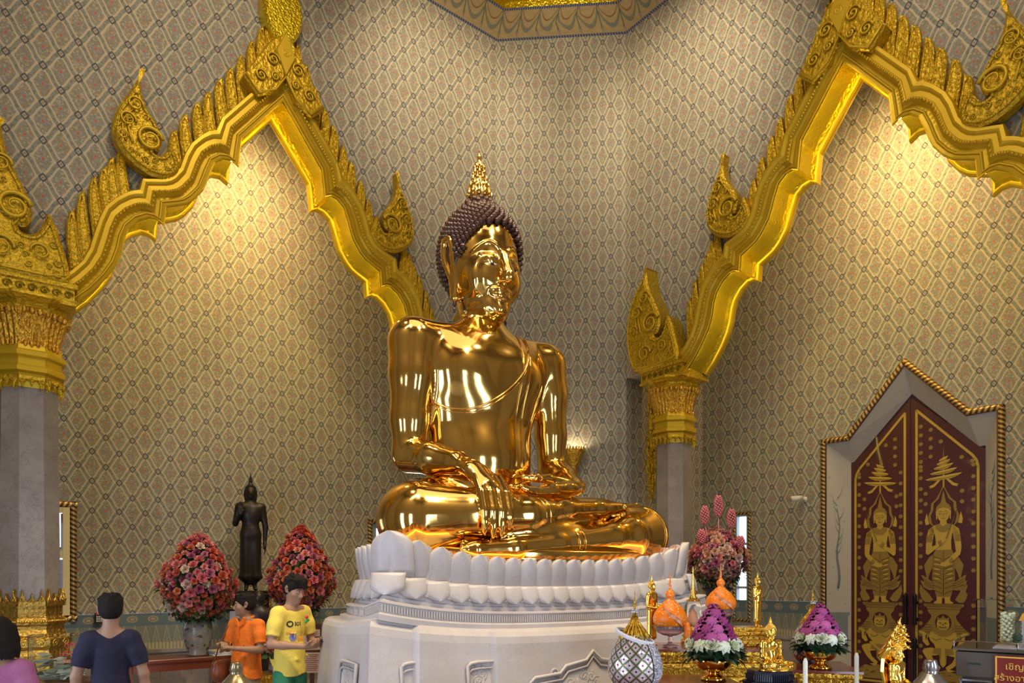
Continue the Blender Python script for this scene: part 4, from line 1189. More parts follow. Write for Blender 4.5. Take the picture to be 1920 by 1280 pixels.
# ------------------------------------------------------------------ the lacquered door in the right alcove
def poly_mesh(mb,pts,y0,y1,M_=None): mb.prism(pts,y0,y1,M=M_)
def at(px,py,Y): return Vector(((px-960)/1330*Y,Y,1.7+(1085-py)/1330*Y))
def door():
    root=empty('door_1',(0,0,0)); root.matrix_world=MR; tag(root,kind='structure')
    YW=AL; YL=AL+.28            # wall plane and leaf plane (local y grows away from the room)
    outer=[(2.36,0),(2.36,3.86),(2.73,3.86),(3.55,4.83),(4.37,3.95),(4.74,3.95),(4.74,0)]
    inner=[(2.63,0),(2.63,3.55),(2.68,3.56),(3.54,4.46),(4.42,3.55),(4.50,3.55),(4.50,0)]
    V=[];Fs=[]
    for (a,b),(c,d) in zip(outer,inner): V+=[(a,YW,b),(c,YL,d)]
    for i in range(len(outer)-1): Fs.append((2*i,2*i+2,2*i+3,2*i+1))
    mesh_obj('door_reveal',V,Fs,M['reveal'],root,smooth=False)
    # rope moulding with a thin red fillet
    V=[];Fs=[];uv=[]
    off=[(2.325,0),(2.325,3.895),(2.715,3.895),(3.55,4.885),(4.385,3.99),(4.775,3.99),(4.775,0)]
    r=.045
    for (a,b) in zip(off,off[1:]):
        a3=Vector((a[0],YW,a[1])); b3=Vector((b[0],YW,b[1])); t=(b3-a3).normalized(); nn=t.cross(Vector((0,1,0))); L=(b3-a3).length; k=9; i0=len(V)
        for e,p in enumerate((a3-t*r*.6,b3+t*r*.6)):
            for q in range(k): th=PI*q/(k-1); V.append(p+nn*math.cos(th)*r+Vector((0,-math.sin(th)*r,0))); uv.append((e*L,q/(k-1)*.6))
        for q in range(k-1): Fs.append((i0+q,i0+q+1,i0+k+q+1,i0+k+q))
    mesh_obj('rope_moulding',V,Fs,M['rope'],root,uv=uv)
    mb=MB(); mb.tube([(a,YW-.012,b) for a,b in outer],.016,4); mb.build('red_fillet',M['trim_red'],root)
    # painted trees on the reveals (old ink drawing)
    mb=MB(); rr=random.Random(11)
    def tree(fn,z0):
        mb.tube([fn(.5+.06*math.sin(i*1.3),z0+i*.16) for i in range(9)],[.045-.0042*i for i in range(9)],5,flat=.2)
        for j in range(9):
            z=z0+.55+j*.11; s_=rr.choice((-1,1)); b_=.5+.06*math.sin((z-z0)/.16*1.3)
            mb.tube([fn(b_,z),fn(b_+s_*.14,z+.08),fn(b_+s_*.2,z+.2)],[.012,.008,.003],4,flat=.3)
    tree(lambda u,z:(2.36+.27*u,YW+.28*u-.004,z),1.55)
    tree(lambda u,z:(4.74-.24*u,YW+.28*u-.004,z),1.7)
    mb.build('painted_tree',M['ink'],root)
    mb=MB()
    for k in (0,1): 
        f=(lambda u,z:(2.36+.27*u,YW+.28*u-.006,z)) if k==0 else (lambda u,z:(4.74-.24*u,YW+.28*u-.006,z))
        V=[f(.12,.55),f(.88,.55),f(.88,1.12),f(.12,1.12)]; n=len(mb.v); mb.add(V,[(0,1,2,3)],sm=False)
        V=[f(.05,1.12),f(.95,1.12),f(.95,1.17),f(.05,1.17)]; mb.add(V,[(0,1,2,3)],sm=False)
    mb.build('painted_urn',M['ink'],root)
    GY=YL-.004
    def leaf(x0,x1,apex_right,cx,sg):
        mb=MB()
        P_=[(x0,0),(x0,3.50),(x1,4.40),(x1,0)] if apex_right else [(x0,0),(x0,4.40),(x1,3.50),(x1,0)]
        mb.prism(P_,YL,YL+.06); L=mb.build('door_leaf',M['maroon'],root)
        lo,hi=(x0+.07,x1-.075) if apex_right else (x0+.07,x1-.09)
        if apex_right: B=[(lo,.12),(lo,3.28),(lo+.02,3.36),(lo+.06,3.43),(hi,4.19),(hi,.12)]
        else: B=[(lo,.12),(lo,4.20),(hi-.07,3.44),(hi-.02,3.36),(hi,3.27),(hi,.12)]
        mb=MB(); 
        for (a,b),(c,d_) in zip(B,B[1:]+B[:1]):
            L_=math.hypot(c-a,d_-b); mb.box((0,0,0),(L_+.012,.004,.034),M=Matrix.Translation(((a+c)/2,GY,(b+d_)/2))@Matrix.Rotation(-math.atan2(d_-b,c-a),4,'Y'))
        mb.build('gold_border',M['door_gold'],L)
        # painting: light gold shapes, darker gold details, dark lines
        g,d,l=MB(),MB(),MB()
        def S_(mb_,pts,lv=0): mb_.prism([(cx+sg*a,b) for a,b in pts],GY-.0035*lv-.003,GY-.0035*lv)
        def sym(pts): return pts+[(-a,b) for a,b in pts[::-1]]
        def tubeL(pts,r=.004,lv=2): l.tube([(cx+sg*a,GY-.0035*lv-.003,b) for a,b in pts],r,4)
        dz=.02 if not apex_right else 0
        def fl(c,r,mb_=d,k=8,lv=0):
            pts=[]
            for i in range(k*4): 
                a=2*PI*i/(k*4); q=r*(.62+.38*abs(math.cos(a*k/2))); pts.append((c[0]+q*math.cos(a),c[1]+q*math.sin(a)))
            mb_.prism(pts,GY-.003-.0035*lv,GY-.0035*lv)
        # tiered parasol
        S_(g,[(-.012,3.02),(.012,3.02),(.004,3.42),(0,3.62),(-.004,3.42)])
        for z,w_ in ((3.425,.06),(3.375,.09),(3.315,.13),(3.245,.18),(3.165,.245)):
            S_(g,[(-w_,z-.01),(-w_*.7,z+.008),(0,z+.03),(w_*.75,z+.045),(w_,z+.048),(w_*.8,z+.01),(w_*.4,z-.022),(-w_*.3,z-.035),(-w_*.8,z-.03)],1)
            tubeL([(-w_*.8,z-.02),(0,z-.012),(w_*.85,z+.02)],.003)
        for s in (-1,1): S_(g,[(s*.03,3.14),(s*.07,3.14),(s*.13,3.08),(s*.20,3.05),(s*.17,3.04),(s*.19,3.02),(s*.12,3.04)])
        # halo arch
        def archpts(k): return [(0,3.06-k*.9),(.045-k*.2,2.96-k*.5),(.10-k,2.86),(.165-k,2.80),(.17-k,2.70),(.205-k,2.62),(.19-k,2.52),(.14-k*.3,2.47)]
        o=archpts(0); i_=archpts(.035); S_(d,o+i_[::-1]); S_(d,[(-a,b) for a,b in o+i_[::-1]])
        for s in (-1,1): S_(g,[(s*.19,2.50),(s*.24,2.49),(s*.25,2.56),(s*.225,2.66),(s*.205,2.58)]); 
        # crown and head
        S_(d,sym([(0,2.98),(.02,2.88),(.035,2.80),(.075,2.77),(.10,2.72),(.098,2.68)]),1)
        S_(g,sym([(0,2.73),(.05,2.72),(.078,2.70),(.08,2.63),(.065,2.57),(.035,2.53),(0,2.522)]),2)
        for s in (-1,1):
            S_(g,[(s*.08,2.69),(s*.10,2.68),(s*.095,2.56),(s*.08,2.57)],1)
            tubeL([(s*.018,2.645),(s*.038,2.637),(s*.058,2.648)],.003,4); tubeL([(s*.012,2.672),(s*.035,2.685),(s*.062,2.67)],.0025,4)
        tubeL([(0,2.65),(.006,2.612),(-.004,2.606)],.0025,4); tubeL([(-.025,2.578),(0,2.573),(.025,2.578)],.003,4)
        # neck, torso, arms
        S_(g,sym([(0,2.56),(.04,2.55),(.045,2.50),(.13,2.475),(.185,2.43),(.205,2.36),(.15,2.33),(.115,2.36),(.10,2.25),(.105,2.12)]),1)
        S_(d,sym([(0,2.46),(.05,2.50),(.11,2.485),(.10,2.43),(.05,2.385),(0,2.375)])[::-1],2)
        for s in (-1,1):
            S_(g,[(s*.13,2.46),(s*.20,2.42),(s*.225,2.30),(s*.235,2.16),(s*.22,2.06),(s*.165,2.08),(s*.15,2.20),(s*.125,2.36)],1)
            S_(d,[(s*.145,2.34),(s*.222,2.34),(s*.23,2.24),(s*.148,2.24)],2)
        S_(g,[(-.235,2.12),(-.19,2.16),(.02,2.235),(.05,2.26),(.06,2.30),(.03,2.315),(-.05,2.27),(-.02,2.20),(-.20,2.05),(-.23,2.07)],3)
        S_(g,[(.235,2.12),(.17,2.10),(.05,1.965),(-.03,1.93),(-.05,1.90),(0,1.875),(.06,1.885),(.10,1.925),(.22,2.05)],3)
        S_(d,[(-.07,2.245),(-.03,2.26),(-.01,2.19),(-.05,2.175)],4); S_(d,[(.07,1.97),(.11,2.01),(.14,1.965),(.09,1.92)],4)
        S_(g,[(.03,2.28),(.055,2.29),(.20,2.74),(.155,2.60)],4); tubeL([(.04,2.28),(.185,2.70)],.003,6)
        # skirt with swept tails
        S_(d,sym([(0,2.17),(.10,2.14),(.14,2.05),(.145,1.85),(.15,1.70),(.11,1.5),(.09,1.42)]),0)
        for s in (-1,1):
            S_(d,[(s*.13,2.06),(s*.19,2.02),(s*.26,1.90),(s*.24,1.80),(s*.215,1.66),(s*.185,1.78),(s*.14,1.88)])
            S_(d,[(s*.10,1.62),(s*.15,1.66),(s*.27,1.75),(s*.30,1.76),(s*.25,1.66),(s*.31,1.68),(s*.27,1.58),(s*.19,1.535),(s*.10,1.54)],1)
            for k in range(8):
                z=2.02-.07*k; tubeL([(s*.02,z-.04),(s*.06,z-.015),(s*.10,z),(s*.138,z+.012)],.0035,2)
                if k<5: S_(g,[(s*.03,z-.05),(s*.07,z-.03),(s*.12,z-.02),(s*.12,z-.04),(s*.07,z-.052)],2)
            for k in range(3): tubeL([(s*.12,1.57+.03*k),(s*.2,1.59+.035*k),(s*.26,1.63+.04*k)],.003,3)
            S_(g,[(s*.015,1.44),(s*.085,1.44),(s*.09,1.385),(s*.13,1.36),(s*.12,1.345),(s*.02,1.345)],1)
        tubeL([(0,2.1),(0,1.46)],.004,2)
        # creature's wing and head beside the feet
        S_(d,[(-.31,1.62),(-.27,1.56),(-.20,1.49),(-.14,1.40),(-.18,1.36),(-.25,1.36),(-.30,1.43),(-.325,1.52)])
        S_(d,[(.20,1.36),(.15,1.40),(.19,1.47),(.22,1.52),(.19,1.58),(.215,1.64),(.26,1.72),(.29,1.74),(.275,1.66),(.31,1.60),(.285,1.52),(.31,1.48),(.29,1.41),(.26,1.36)])
        tubeL([(.215,1.60),(.25,1.61),(.28,1.60)],.004,1)
        # upper pedestal, throne and the crouching guardian
        S_(d,sym([(0,1.34),(.265,1.34),(.262,1.31),(.22,1.28),(.205,1.22),(.16,1.17),(.17,1.12),(.26,1.00),(.30,.955),(.34,.94),(.33,.90),(.25,.87),(.0,.87)]))
        for z in (1.325,1.30,1.265): tubeL([(-.24,z),(.24,z)],.003,1)
        for z in (1.03,.995,.96,.925): 
            for s in (-1,1): tubeL([(s*.15,z),(s*(.24+(1.03-z)*.7),z)],.003,1)
        def circ(r,z,rz=1,n=20): return [(r*math.cos(2*PI*i/n),z+r*rz*math.sin(2*PI*i/n)) for i in range(n)]
        S_(d,circ(.145,1.06,1.15),2); 
        m_=MB(); m_.prism([(cx+sg*a,b) for a,b in circ(.108,1.07,1.15)],GY-.0035*3-.003,GY-.0035*3); m_.build('halo_ground',M['maroon'],L)
        S_(d,sym([(0,1.18),(.02,1.14),(.045,1.13),(.075,1.15),(.08,1.09),(.06,1.08)]),4)
        S_(g,sym([(0,1.11),(.07,1.10),(.085,1.05),(.075,.99),(.04,.965),(0,.96)]),5)
        for s in (-1,1): S_(l,circ(.012,1.06,1,8),7) if False else tubeL([(s*.02,1.06),(s*.035,1.068),(s*.05,1.06)],.006,7)
        tubeL([(-.05,1.01),(-.02,1.0),(.02,1.0),(.05,1.01)],.006,7); tubeL([(0,1.05),(0,1.03)],.008,7)
        S_(d,sym([(0,.965),(.09,.975),(.13,.95),(.12,.91),(.05,.87),(0,.865)]),4)
        S_(g,sym([(0,.90),(.10,.93),(.17,.93),(.20,.88),(.17,.80),(.12,.75),(.10,.68),(0,.67)]),3)
        for s in (-1,1):
            S_(g,[(s*.15,.93),(s*.21,.89),(s*.215,.83),(s*.18,.74),(s*.22,.72),(s*.275,.78),(s*.28,.88),(s*.25,.90),(s*.235,.86),(s*.235,.80)],3)
            S_(g,[(s*.24,.86),(s*.30,.90),(s*.33,.91),(s*.31,.935),(s*.26,.93),(s*.22,.90)],4)
            S_(g,[(s*.04,.68),(s*.16,.70),(s*.25,.68),(s*.28,.64),(s*.25,.58),(s*.20,.50),(s*.12,.42),(s*.08,.40),(s*.16,.38),(s*.06,.36),(s*.03,.42),(s*.12,.50),(s*.15,.58),(s*.05,.60)],3)
            tubeL([(s*.02,.84),(s*.10,.81),(s*.14,.84)],.004,5)
        S_(d,sym([(0,.70),(.12,.69),(.14,.62),(.05,.60),(.045,.48),(0,.44)]),4)
        S_(g,[(.13,.74),(.16,.72),(-.22,.40),(-.24,.43)] if apex_right else [(-.02,.74),(.02,.74),(.035,.46),(0,.42),(-.035,.46)],5)
        # rocks
        S_(d,[(-.32,.16),(-.33,.30),(-.26,.36),(-.18,.35),(-.12,.39),(-.04,.36),(.05,.39),(.14,.35),(.22,.37),(.31,.31),(.33,.2),(.32,.16)],2)
        for k in range(14): x=rr.uniform(-.27,.25); z=rr.uniform(.2,.34); tubeL([(x,z),(x+.03,z+.012),(x+.05,z-.005)],.004,3)
        # rosettes and stars
        for z in np.arange(.5,3.4,.165):
            for e,x in ((0,lo+.058),(1,hi-.058)):
                if .85<z<.99 or (1.36<z<1.75) : continue
                zz=z+(.0 if e else .05)
                fl((x,zz),.034); 
                l.ball((x,GY-.003,zz+.082),(.008,.004,.010),6,4)
        top=lambda x: (3.43+(x-lo)/(hi-lo)*.76) if apex_right else (4.19-(x-lo)/(hi-lo)*.76)
        for z in np.arange(3.30,4.1,.13):
            for k,x in enumerate(np.arange(lo+.06,hi-.03,.135)):
                zz=z+.06*(k%2)
                if zz<top(x)-.12 and (abs(x-cx)>.10+ max(0,(3.5-zz))*.8 or zz>3.68): fl((x,zz),.034); l.ball((x+.065,GY-.003,zz+.03),(.007,.004,.009),6,4)
        for s in (-1,1):
            for z in (2.95,2.80): 
                if abs(cx+s*.24-lo)>.1 and abs(cx+s*.24-hi)>.1: fl((cx+s*.24,z),.034)
        g.build('gold_painting',M['door_gold'],L); d.build('gold_detail',M['door_gold_dark'],L); l.build('painted_line',M['door_line'],L)
        return L
    leaf(2.63,3.515,True,3.08,-1); leaf(3.535,4.50,False,3.97,1)
    for x in (3.46,3.595):
        mb=MB(); 
        for z0,z1 in ((1.02,1.50),(.1,.85)):
            mb.lathe([(.028,z0),(.030,z0+.03),(.022,z0+.05),(.024,z1-.12),(.032,z1-.10),(.032,z1-.07),(.034,z1-.05),(.0,z1)],8,c=(x,YL-.04,0))
            for z in (z0+.08,z1-.15): mb.box((x,YL-.03,z),(.07,.03,.05))
        mb.build('door_bolt',M['iron'],root)
    mb=MB(); mb.prism([(3.515,0),(3.515,4.40),(3.535,4.40),(3.535,0)],YL+.01,YL+.05); mb.prism([(2.4,0),(2.4,4.9),(4.8,4.9),(4.8,0)],YL+.07,YL+.09); mb.build('door_backing',M['maroon'],root)
simple('ink',(.20,.23,.24),0,.8)
door()
# ------------------------------------------------------------------ people
simple('skin_a',(.36,.195,.12),0,.5); simple('skin_b',(.33,.18,.11),0,.5); simple('skin_c',(.36,.21,.14),0,.5)
simple('hair_black',(.012,.009,.008),0,.8,spec=.2); 
def cloth(name,col):
    m=M[name]=new_mat(name,col,0,.85); o=coord('Object'); n=noise(9,o,4,.6); w=noise(160,o,1)
    P(m,'Normal',bump(n+w*.06,.55,.03)); return m
cloth('navy',(.011,.010,.034)); cloth('orange',(.86,.19,.012)); cloth('yellow',(.80,.62,.10)); cloth('green',(.03,.20,.10)); cloth('pink',(.36,.11,.23)); cloth('khaki',(.35,.27,.17)); cloth('jeans',(.05,.07,.12))
simple('lips',(.38,.12,.10),0,.45); simple('leather_brown',(.20,.055,.02),0,.35); simple('shoe',(.05,.04,.04),0,.5); simple('phone',(.02,.02,.025),.2,.2)
def hand(S,w,d,n,t,curl=(.3,.5,.4),sc=1.0,spread=1.0):
    w,d,n,t=[Vector(q) for q in (w,d,n,t)]; d.normalize(); n.normalize(); t=(t-d*t.dot(d)).normalized(); n=(n-d*n.dot(d)-t*n.dot(t)).normalized()
    for off in (-.020,0,.020):
        S.cap(w+t*off*.7*sc,w+(d*.083+t*off*1.25)*sc,.021*sc,.018*sc,k=.012*sc)
    for i,(o,Lf) in enumerate(((.031,.92),(.011,1.03),(-.009,.98),(-.028,.78))):
        p=w+(d*.085+t*o*spread)*sc; a=0; pts=[p]
        for c,Ls in zip(curl,(.040,.027,.021)):
            a+=c; p=p+(d*math.cos(a)+n*math.sin(a))*Ls*Lf*sc; pts.append(p)
        S.chain(pts,[.0098*sc,.0092*sc,.0085*sc,.0072*sc],k=.004*sc)
    b=w+(d*.022+t*.026)*sc; q=b+(d*.028+t*.026+n*.010)*sc; S.chain([b,q,q+(d*.026+t*.008+n*.014)*sc,q+(d*.046+t*.008+n*.022)*sc],[.015*sc,.012*sc,.0105*sc,.008*sc],k=.008*sc)
def head_sdf(S,c,pitch=0,yaw=0,sc=1.0):
    """head centred at c facing -y before rotation; returns transform"""
    T=Matrix.Translation(c)@Matrix.Rotation(yaw,4,'Z')@Matrix.Rotation(pitch,4,'X')@Matrix.Scale(sc,4)
    f=lambda x,y,z:tuple(T@Vector((x,y,z)))
    e=(pitch,0,yaw)
    S.ell(f(0,.012,.022),(.074*sc,.093*sc,.090*sc),k=.01,rot=e); S.ell(f(0,-.028,-.045),(.058*sc,.066*sc,.078*sc),k=.03,rot=e)
    S.ell(f(0,-.072,-.098),(.024*sc,.020*sc,.018*sc),k=.02,rot=e)
    S.chain([f(0,-.083,.012),f(0,-.098,-.022),f(0,-.104,-.034)],[.008*sc,.011*sc,.014*sc],k=.010)
    for s in (-1,1):
        S.ell(f(s*.030,-.084,.006),(.018*sc,.010*sc,.009*sc),k=.008,rot=e,op='s')
        S.ell(f(s*.030,-.074,.004),(.016*sc,.013*sc,.010*sc),k=.005,rot=e)
        S.chain([f(s*.012,-.088,.024),f(s*.032,-.088,.029),f(s*.052,-.074,.022)],[.006*sc]*3,k=.010)
        S.ell(f(s*.012,-.095,-.038),(.009*sc,.010*sc,.007*sc),k=.006,rot=e)
        S.chain([f(s*.076,.005,.018),f(s*.083,.018,.028),f(s*.083,.028,.010),f(s*.078,.018,-.020),f(s*.074,.006,-.028)],[.007*sc,.009*sc,.009*sc,.008*sc,.008*sc],k=.006)
        S.ell(f(s*.045,-.055,-.030),(.022*sc,.022*sc,.024*sc),k=.02,rot=e)
    S.chain([f(-.022,-.080,-.066),f(0,-.090,-.062),f(.022,-.080,-.066)],[.005*sc,.007*sc,.005*sc],k=.005)
    S.chain([f(-.018,-.079,-.075),f(0,-.087,-.077),f(.018,-.079,-.075)],[.006*sc,.008*sc,.006*sc],k=.005)
    S.cap(f(-.026,-.086,-.0695),f(.026,-.086,-.0695),.0022*sc,.0022*sc,k=.003,op='s')
    return T
def face_parts(root,T,sc=1):
    for s in (-1,1):
        mb=MB(); mb.ball((s*.030,-.0845,.003),(.0115,.005,.0052),10,6,M=T); e=mb.build('eye',M['eye_white'],root)
        mb=MB(); mb.ball((s*.030,-.0885,.003),(.0048,.0022,.0048),8,5,M=T); mb.build('pupil',M['eye_black'],e)
        mb=MB(); mb.tube([T@Vector(p) for p in ((s*.013,-.093,.026),(s*.032,-.093,.033),(s*.052,-.079,.026))],[.003,.004,.002],5); mb.build('eyebrow',M['hair_black'],root)
def hair_sdf(root,T,style,lo,hi,mat):
    S=SDF(lo,hi,.0055); f=lambda x,y,z:tuple(T@Vector((x,y,z))); R3=T.to_euler(); e=(R3.x,R3.y,R3.z)
    S.ell(f(0,.020,.038),(.084,.100,.092),k=.01,rot=e)
    rr=random.Random(4)
    if style=='short':
        S.ell(f(0,.035,.00),(.079,.088,.075),k=.02,rot=e)
        S.ell(f(0,-.125,-.035),(.085,.085,.080),k=.012,rot=e,op='s')
        S.ell(f(0,.02,-.125),(.10,.13,.062),k=.012,rot=e,op='s')
        for s in (-1,1): S.ell(f(s*.095,.012,-.015),(.028,.035,.040),k=.012,rot=e,op='s')
        for i in range(46):
            a=rr.uniform(0,2*PI); h=rr.uniform(.35,1); p=Vector((.080*math.cos(a)*math.sqrt(1-h*h*.8),.018+.096*math.sin(a)*math.sqrt(1-h*h*.8),.040+.086*h)); 
            if p.y<-.06 and p.z<.07: continue
            q=p+Vector((rr.uniform(-.02,.02),rr.uniform(-.025,.01),rr.uniform(-.006,.014)))
            S.cap(f(*p),f(*q),.012,.005,k=.008)
    elif style=='fringe':
        S.ell(f(0,.035,.00),(.080,.090,.078),k=.02,rot=e)
        S.ell(f(0,-.130,-.040),(.088,.085,.082),k=.010,rot=e,op='s')
        S.ell(f(0,.02,-.125),(.10,.13,.062),k=.012,rot=e,op='s')
        for s in (-1,1): S.ell(f(s*.095,.010,-.018),(.026,.034,.040),k=.012,rot=e,op='s')
        for i in range(11):
            x=-.06+.012*i; S.cap(f(x,-.055,.105),f(x+.012,-.096+abs(x)*.35,.050-rr.uniform(0,.012)),.014,.005,k=.010)
        for i in range(50):
            a=rr.uniform(0,2*PI); h=rr.uniform(.3,1); p=Vector((.082*math.cos(a)*math.sqrt(1-h*h*.8),.018+.098*math.sin(a)*math.sqrt(1-h*h*.8),.042+.088*h)); 
            q=p+Vector((rr.uniform(-.025,.025),rr.uniform(-.03,.02),rr.uniform(-.004,.018)))
            if p.y>-.07: S.cap(f(*p),f(*q),.013,.005,k=.008)
    elif style=='bob':
        S.ell(f(0,.03,-.03),(.098,.098,.115),k=.03,rot=e)
        for i in range(26):
            a=PI*(-.22+1.44*i/25); x,y=.088*math.cos(a),.02+.092*math.sin(a)
            S.chain([f(x*.9,y*.9+.0,.06),f(x*1.08,y*1.06,-.02),f(x*1.16,y*1.12,-.085),f(x*1.22,y*1.16,-.128-rr.uniform(0,.012))],[.016,.018,.016,.007],k=.010)
        S.ell(f(0,-.125,-.04),(.070,.085,.10),k=.01,rot=e,op='s')
    return S.obj('hair',mat,root,relax=1)
def person(loc,rz,H,label,skin,arms,torso_lean=0,head=(0,0),style='short',top=None,bottom=None,polo=False,bw=1.0,group=None):
    """faces -y; arms = {side: (elbow, wrist, hand dir, palm normal, thumb dir, curl)} in metres for H=1.7"""
    root=empty('person',loc,rz,label,'person',group,s=H/1.70)
    B=SDF((-.46,-.52,-.02),(.46,.36,1.76),.0065)
    lean=lambda z:-torso_lean*(z-.95)
    hc=(0,-.02+lean(1.56),1.575)
    T=head_sdf(B,hc,head[0],head[1],1.0)
    B.cap((0,lean(1.38)+.02,1.36),(0,lean(1.5)+.0,1.51),.056,.052,k=.03)
    B.cap((-.12*bw,.01+lean(1.38),1.375),(.12*bw,.01+lean(1.38),1.375),.055,.055,k=.05)
    B.cap((0,.02+lean(1.2),1.22),(0,.01,.98),.125*bw,.12*bw,k=.06,flat=((0,1,0),.7))
    B.cap((0,.01,.95),(0,.01,.88),.120*bw,.115*bw,k=.05,flat=((0,1,0),.75))
    sh={}
    for s,(el,wr,hd,pn,td,cu) in arms.items():
        a=(s*.185*bw,.015+lean(1.36),1.365); sh[s]=a
        B.chain([a,tuple(np.array(a)*.5+np.array(el)*.5),el],[.050,.044,.036],k=.03)
        B.chain([el,tuple(np.array(el)*.65+np.array(wr)*.35),wr],[.037,.038,.025],k=.02)
        hand(B,wr,hd,pn,td,cu)
    for s in (-1,1):
        B.chain([(s*.072,.01,.84),(s*.095,.0,.50),(s*.10,.02,.10)],[.068,.055,.037],k=.03)
        B.chain([(s*.10,.04,.05),(s*.11,-.09,.03),(s*.115,-.14,.025)],[.035,.034,.025],k=.02)
    B.obj('body',M[skin],root,relax=2)
    face_parts(root,T)
    hair_sdf(root,T,style,(-.22,-.24+hc[1],hc[2]-.22),(.22,.22+hc[1],hc[2]+.20),M['hair_black'])
    # shirt
    C=SDF((-.46,-.40,.72),(.46,.36,1.50),.0075)
    C.cap((-.13*bw,.015+lean(1.37),1.365),(.13*bw,.015+lean(1.37),1.365),.060,.060,k=.05)
    C.cap((0,.015+lean(1.22),1.25),(0,.01,1.0),.158*bw,.155*bw,k=.07,flat=((0,1,0),.70))
    C.cap((0,.01,1.0),(0,.01,.76),.162*bw,.190*bw,k=.05,flat=((0,1,0),.84))
    rr=random.Random(int(H*100))
    for i in range(7):
        z=rr.uniform(.85,1.2); x=rr.uniform(-.12,.12); y=-.13 if rr.random()<.5 else .13
        C.cap((x,y+.015,z),(x+rr.uniform(-.08,.08),y+.015,z+rr.uniform(-.12,.12)),.010,.004,k=.03)
    for s,a in sh.items():
        el=np.array(arms[s][0]); a=np.array(a); m=a+(el-a)*.78
        C.chain([tuple(a),tuple((a+m)/2),tuple(m)],[.062,.060,.060],k=.04)
        d=(el-a)/np.linalg.norm(el-a); 
        C.ell(tuple(m+d*.066),(.085,.085,.085),k=.004,op='s') if False else None
    X,Y,Z=np.meshgrid(*C.ax,indexing='ij',sparse=True)
    hem=(.80 if not polo else .79)+.01*np.sin(X*22)
    C.D=np.maximum(C.D,(hem-Z).astype(np.float32))
    for s,a in sh.items():
        el=np.array(arms[s][0]); a=np.array(a); d=(el-a)/np.linalg.norm(el-a); m=a+(el-a)*.74
        g=C.region(np.minimum(m,el)-.12,np.maximum(m,el)+.12,0)
        sl,x,y,z=g; dd=(x-m[0])*d[0]+(y-m[1])*d[1]+(z-m[2])*d[2]
        near=np.sqrt((x-(m+d*.068)[0])**2+(y-(m+d*.068)[1])**2+(z-(m+d*.068)[2])**2)-.088
        cut=np.maximum(near,-dd); C.D[sl]=np.maximum(C.D[sl],-cut.astype(np.float32))
    C.ell((0,lean(1.44)-.012,1.462),(.072,.075,.040),k=.012,op='s')
    sh_o=C.obj('shirt',M[top],root,relax=2)
    if polo:
        mb=MB()
        for s in (-1,1): mb.prism([(s*.005,1.335),(s*.02,1.40),(s*.055,1.45),(s*.085,1.44),(s*.07,1.38)],-.090+lean(1.4),-.074+lean(1.4),bev=.004)
        mb.tube([(.07*math.cos(a),.01+lean(1.44)+.078*math.sin(a),1.438+.012*math.sin(a)) for a in np.linspace(-.1,PI+.1,16)],.014,6)
        mb.box((0,-.108+lean(1.3),1.28),(.026,.010,.12)); mb.build('collar',M[top],sh_o)
    # trousers or shorts
    D=SDF((-.30,-.26,.02),(.30,.28,1.0),.009)
    D.cap((0,.01,.95),(0,.01,.86),.138*bw,.142*bw,k=.04,flat=((0,1,0),.72))
    for s in (-1,1): D.chain([(s*.076,.01,.80),(s*.10,.0,.5),(s*.105,.02,.08)],[.092,.080,.062],k=.03)
    X,Y,Z=np.meshgrid(*D.ax,indexing='ij',sparse=True)
    z0=.42 if bottom=='green' else .07
    D.D=np.maximum(D.D,(z0-Z).astype(np.float32)+0*X); D.obj('shorts' if bottom=='green' else 'trousers',M[bottom],root,relax=1)
    for s in (-1,1):
        Fz=SDF((s*.11-.08,-.22,-.005),(s*.11+.08,.12,.13),.008); Fz.chain([(s*.10,.05,.045),(s*.115,-.14,.03)],[.045,.040],k=.02); Fz.half((0,0,.004),(0,0,-1),k=.004)
        Fz.obj('shoe',M['shoe'],root,relax=1)
    return root,T,sh_o
def face_to(v): return math.atan2(v[0],-v[1]) if False else math.atan2(v[1],v[0])+PI/2
# man in navy, seen from behind
pN,_,_=person((-2.80,4.95,0),face_to((-.45,1)),1.60,'person in a navy T-shirt standing with back turned beside the left column','skin_a',
    {1:((.218,.03,1.10),(.225,-.02,.86),(0,-.15,-1),(-1,0,0),(0,-1,0),(.25,.35,.3)),-1:((-.218,.03,1.10),(-.225,-.02,.86),(0,-.15,-1),(1,0,0),(0,-1,0),(.25,.35,.3))},style='short',top='navy',bottom='jeans',bw=.76)
# man in orange polo facing left, hands raised in front
pO,_,_=person((-2.63,7.0,0),face_to((-.42,-.90)),1.56,'person in an orange polo shirt facing left with a brown shoulder bag','skin_b',
    {1:((.235,-.02,1.10),(.08,-.24,1.13),(-1,-.25,.1),(0,.2,-1),(0,-1,.3),(.5,.6,.5)),-1:((-.24,-.02,1.10),(-.09,-.25,1.16),(1,-.4,.25),(0,.2,-1),(0,-1,.4),(.5,.7,.5))},head=(.02,-.72),style='short',top='orange',bottom='khaki',polo=True,bw=.98)
# man in yellow, looking down at his phone
pY,TY,shY=person((-2.06,6.60,0),face_to((.85,-.52)),1.73,'person in a yellow T-shirt and green shorts looking down at a phone','skin_a',
    {1:((.235,-.02,1.09),(.10,-.26,1.08),(-.5,-1,.12),(.0,.25,1),(1,0,.2),(.5,.7,.5)),-1:((-.24,-.02,1.09),(-.06,-.27,1.07),(.25,-1,.12),(0,.25,1),(-1,0,.3),(.5,.8,.6))},torso_lean=.05,head=(.34,.05),style='fringe',top='yellow',bottom='green',bw=.86)
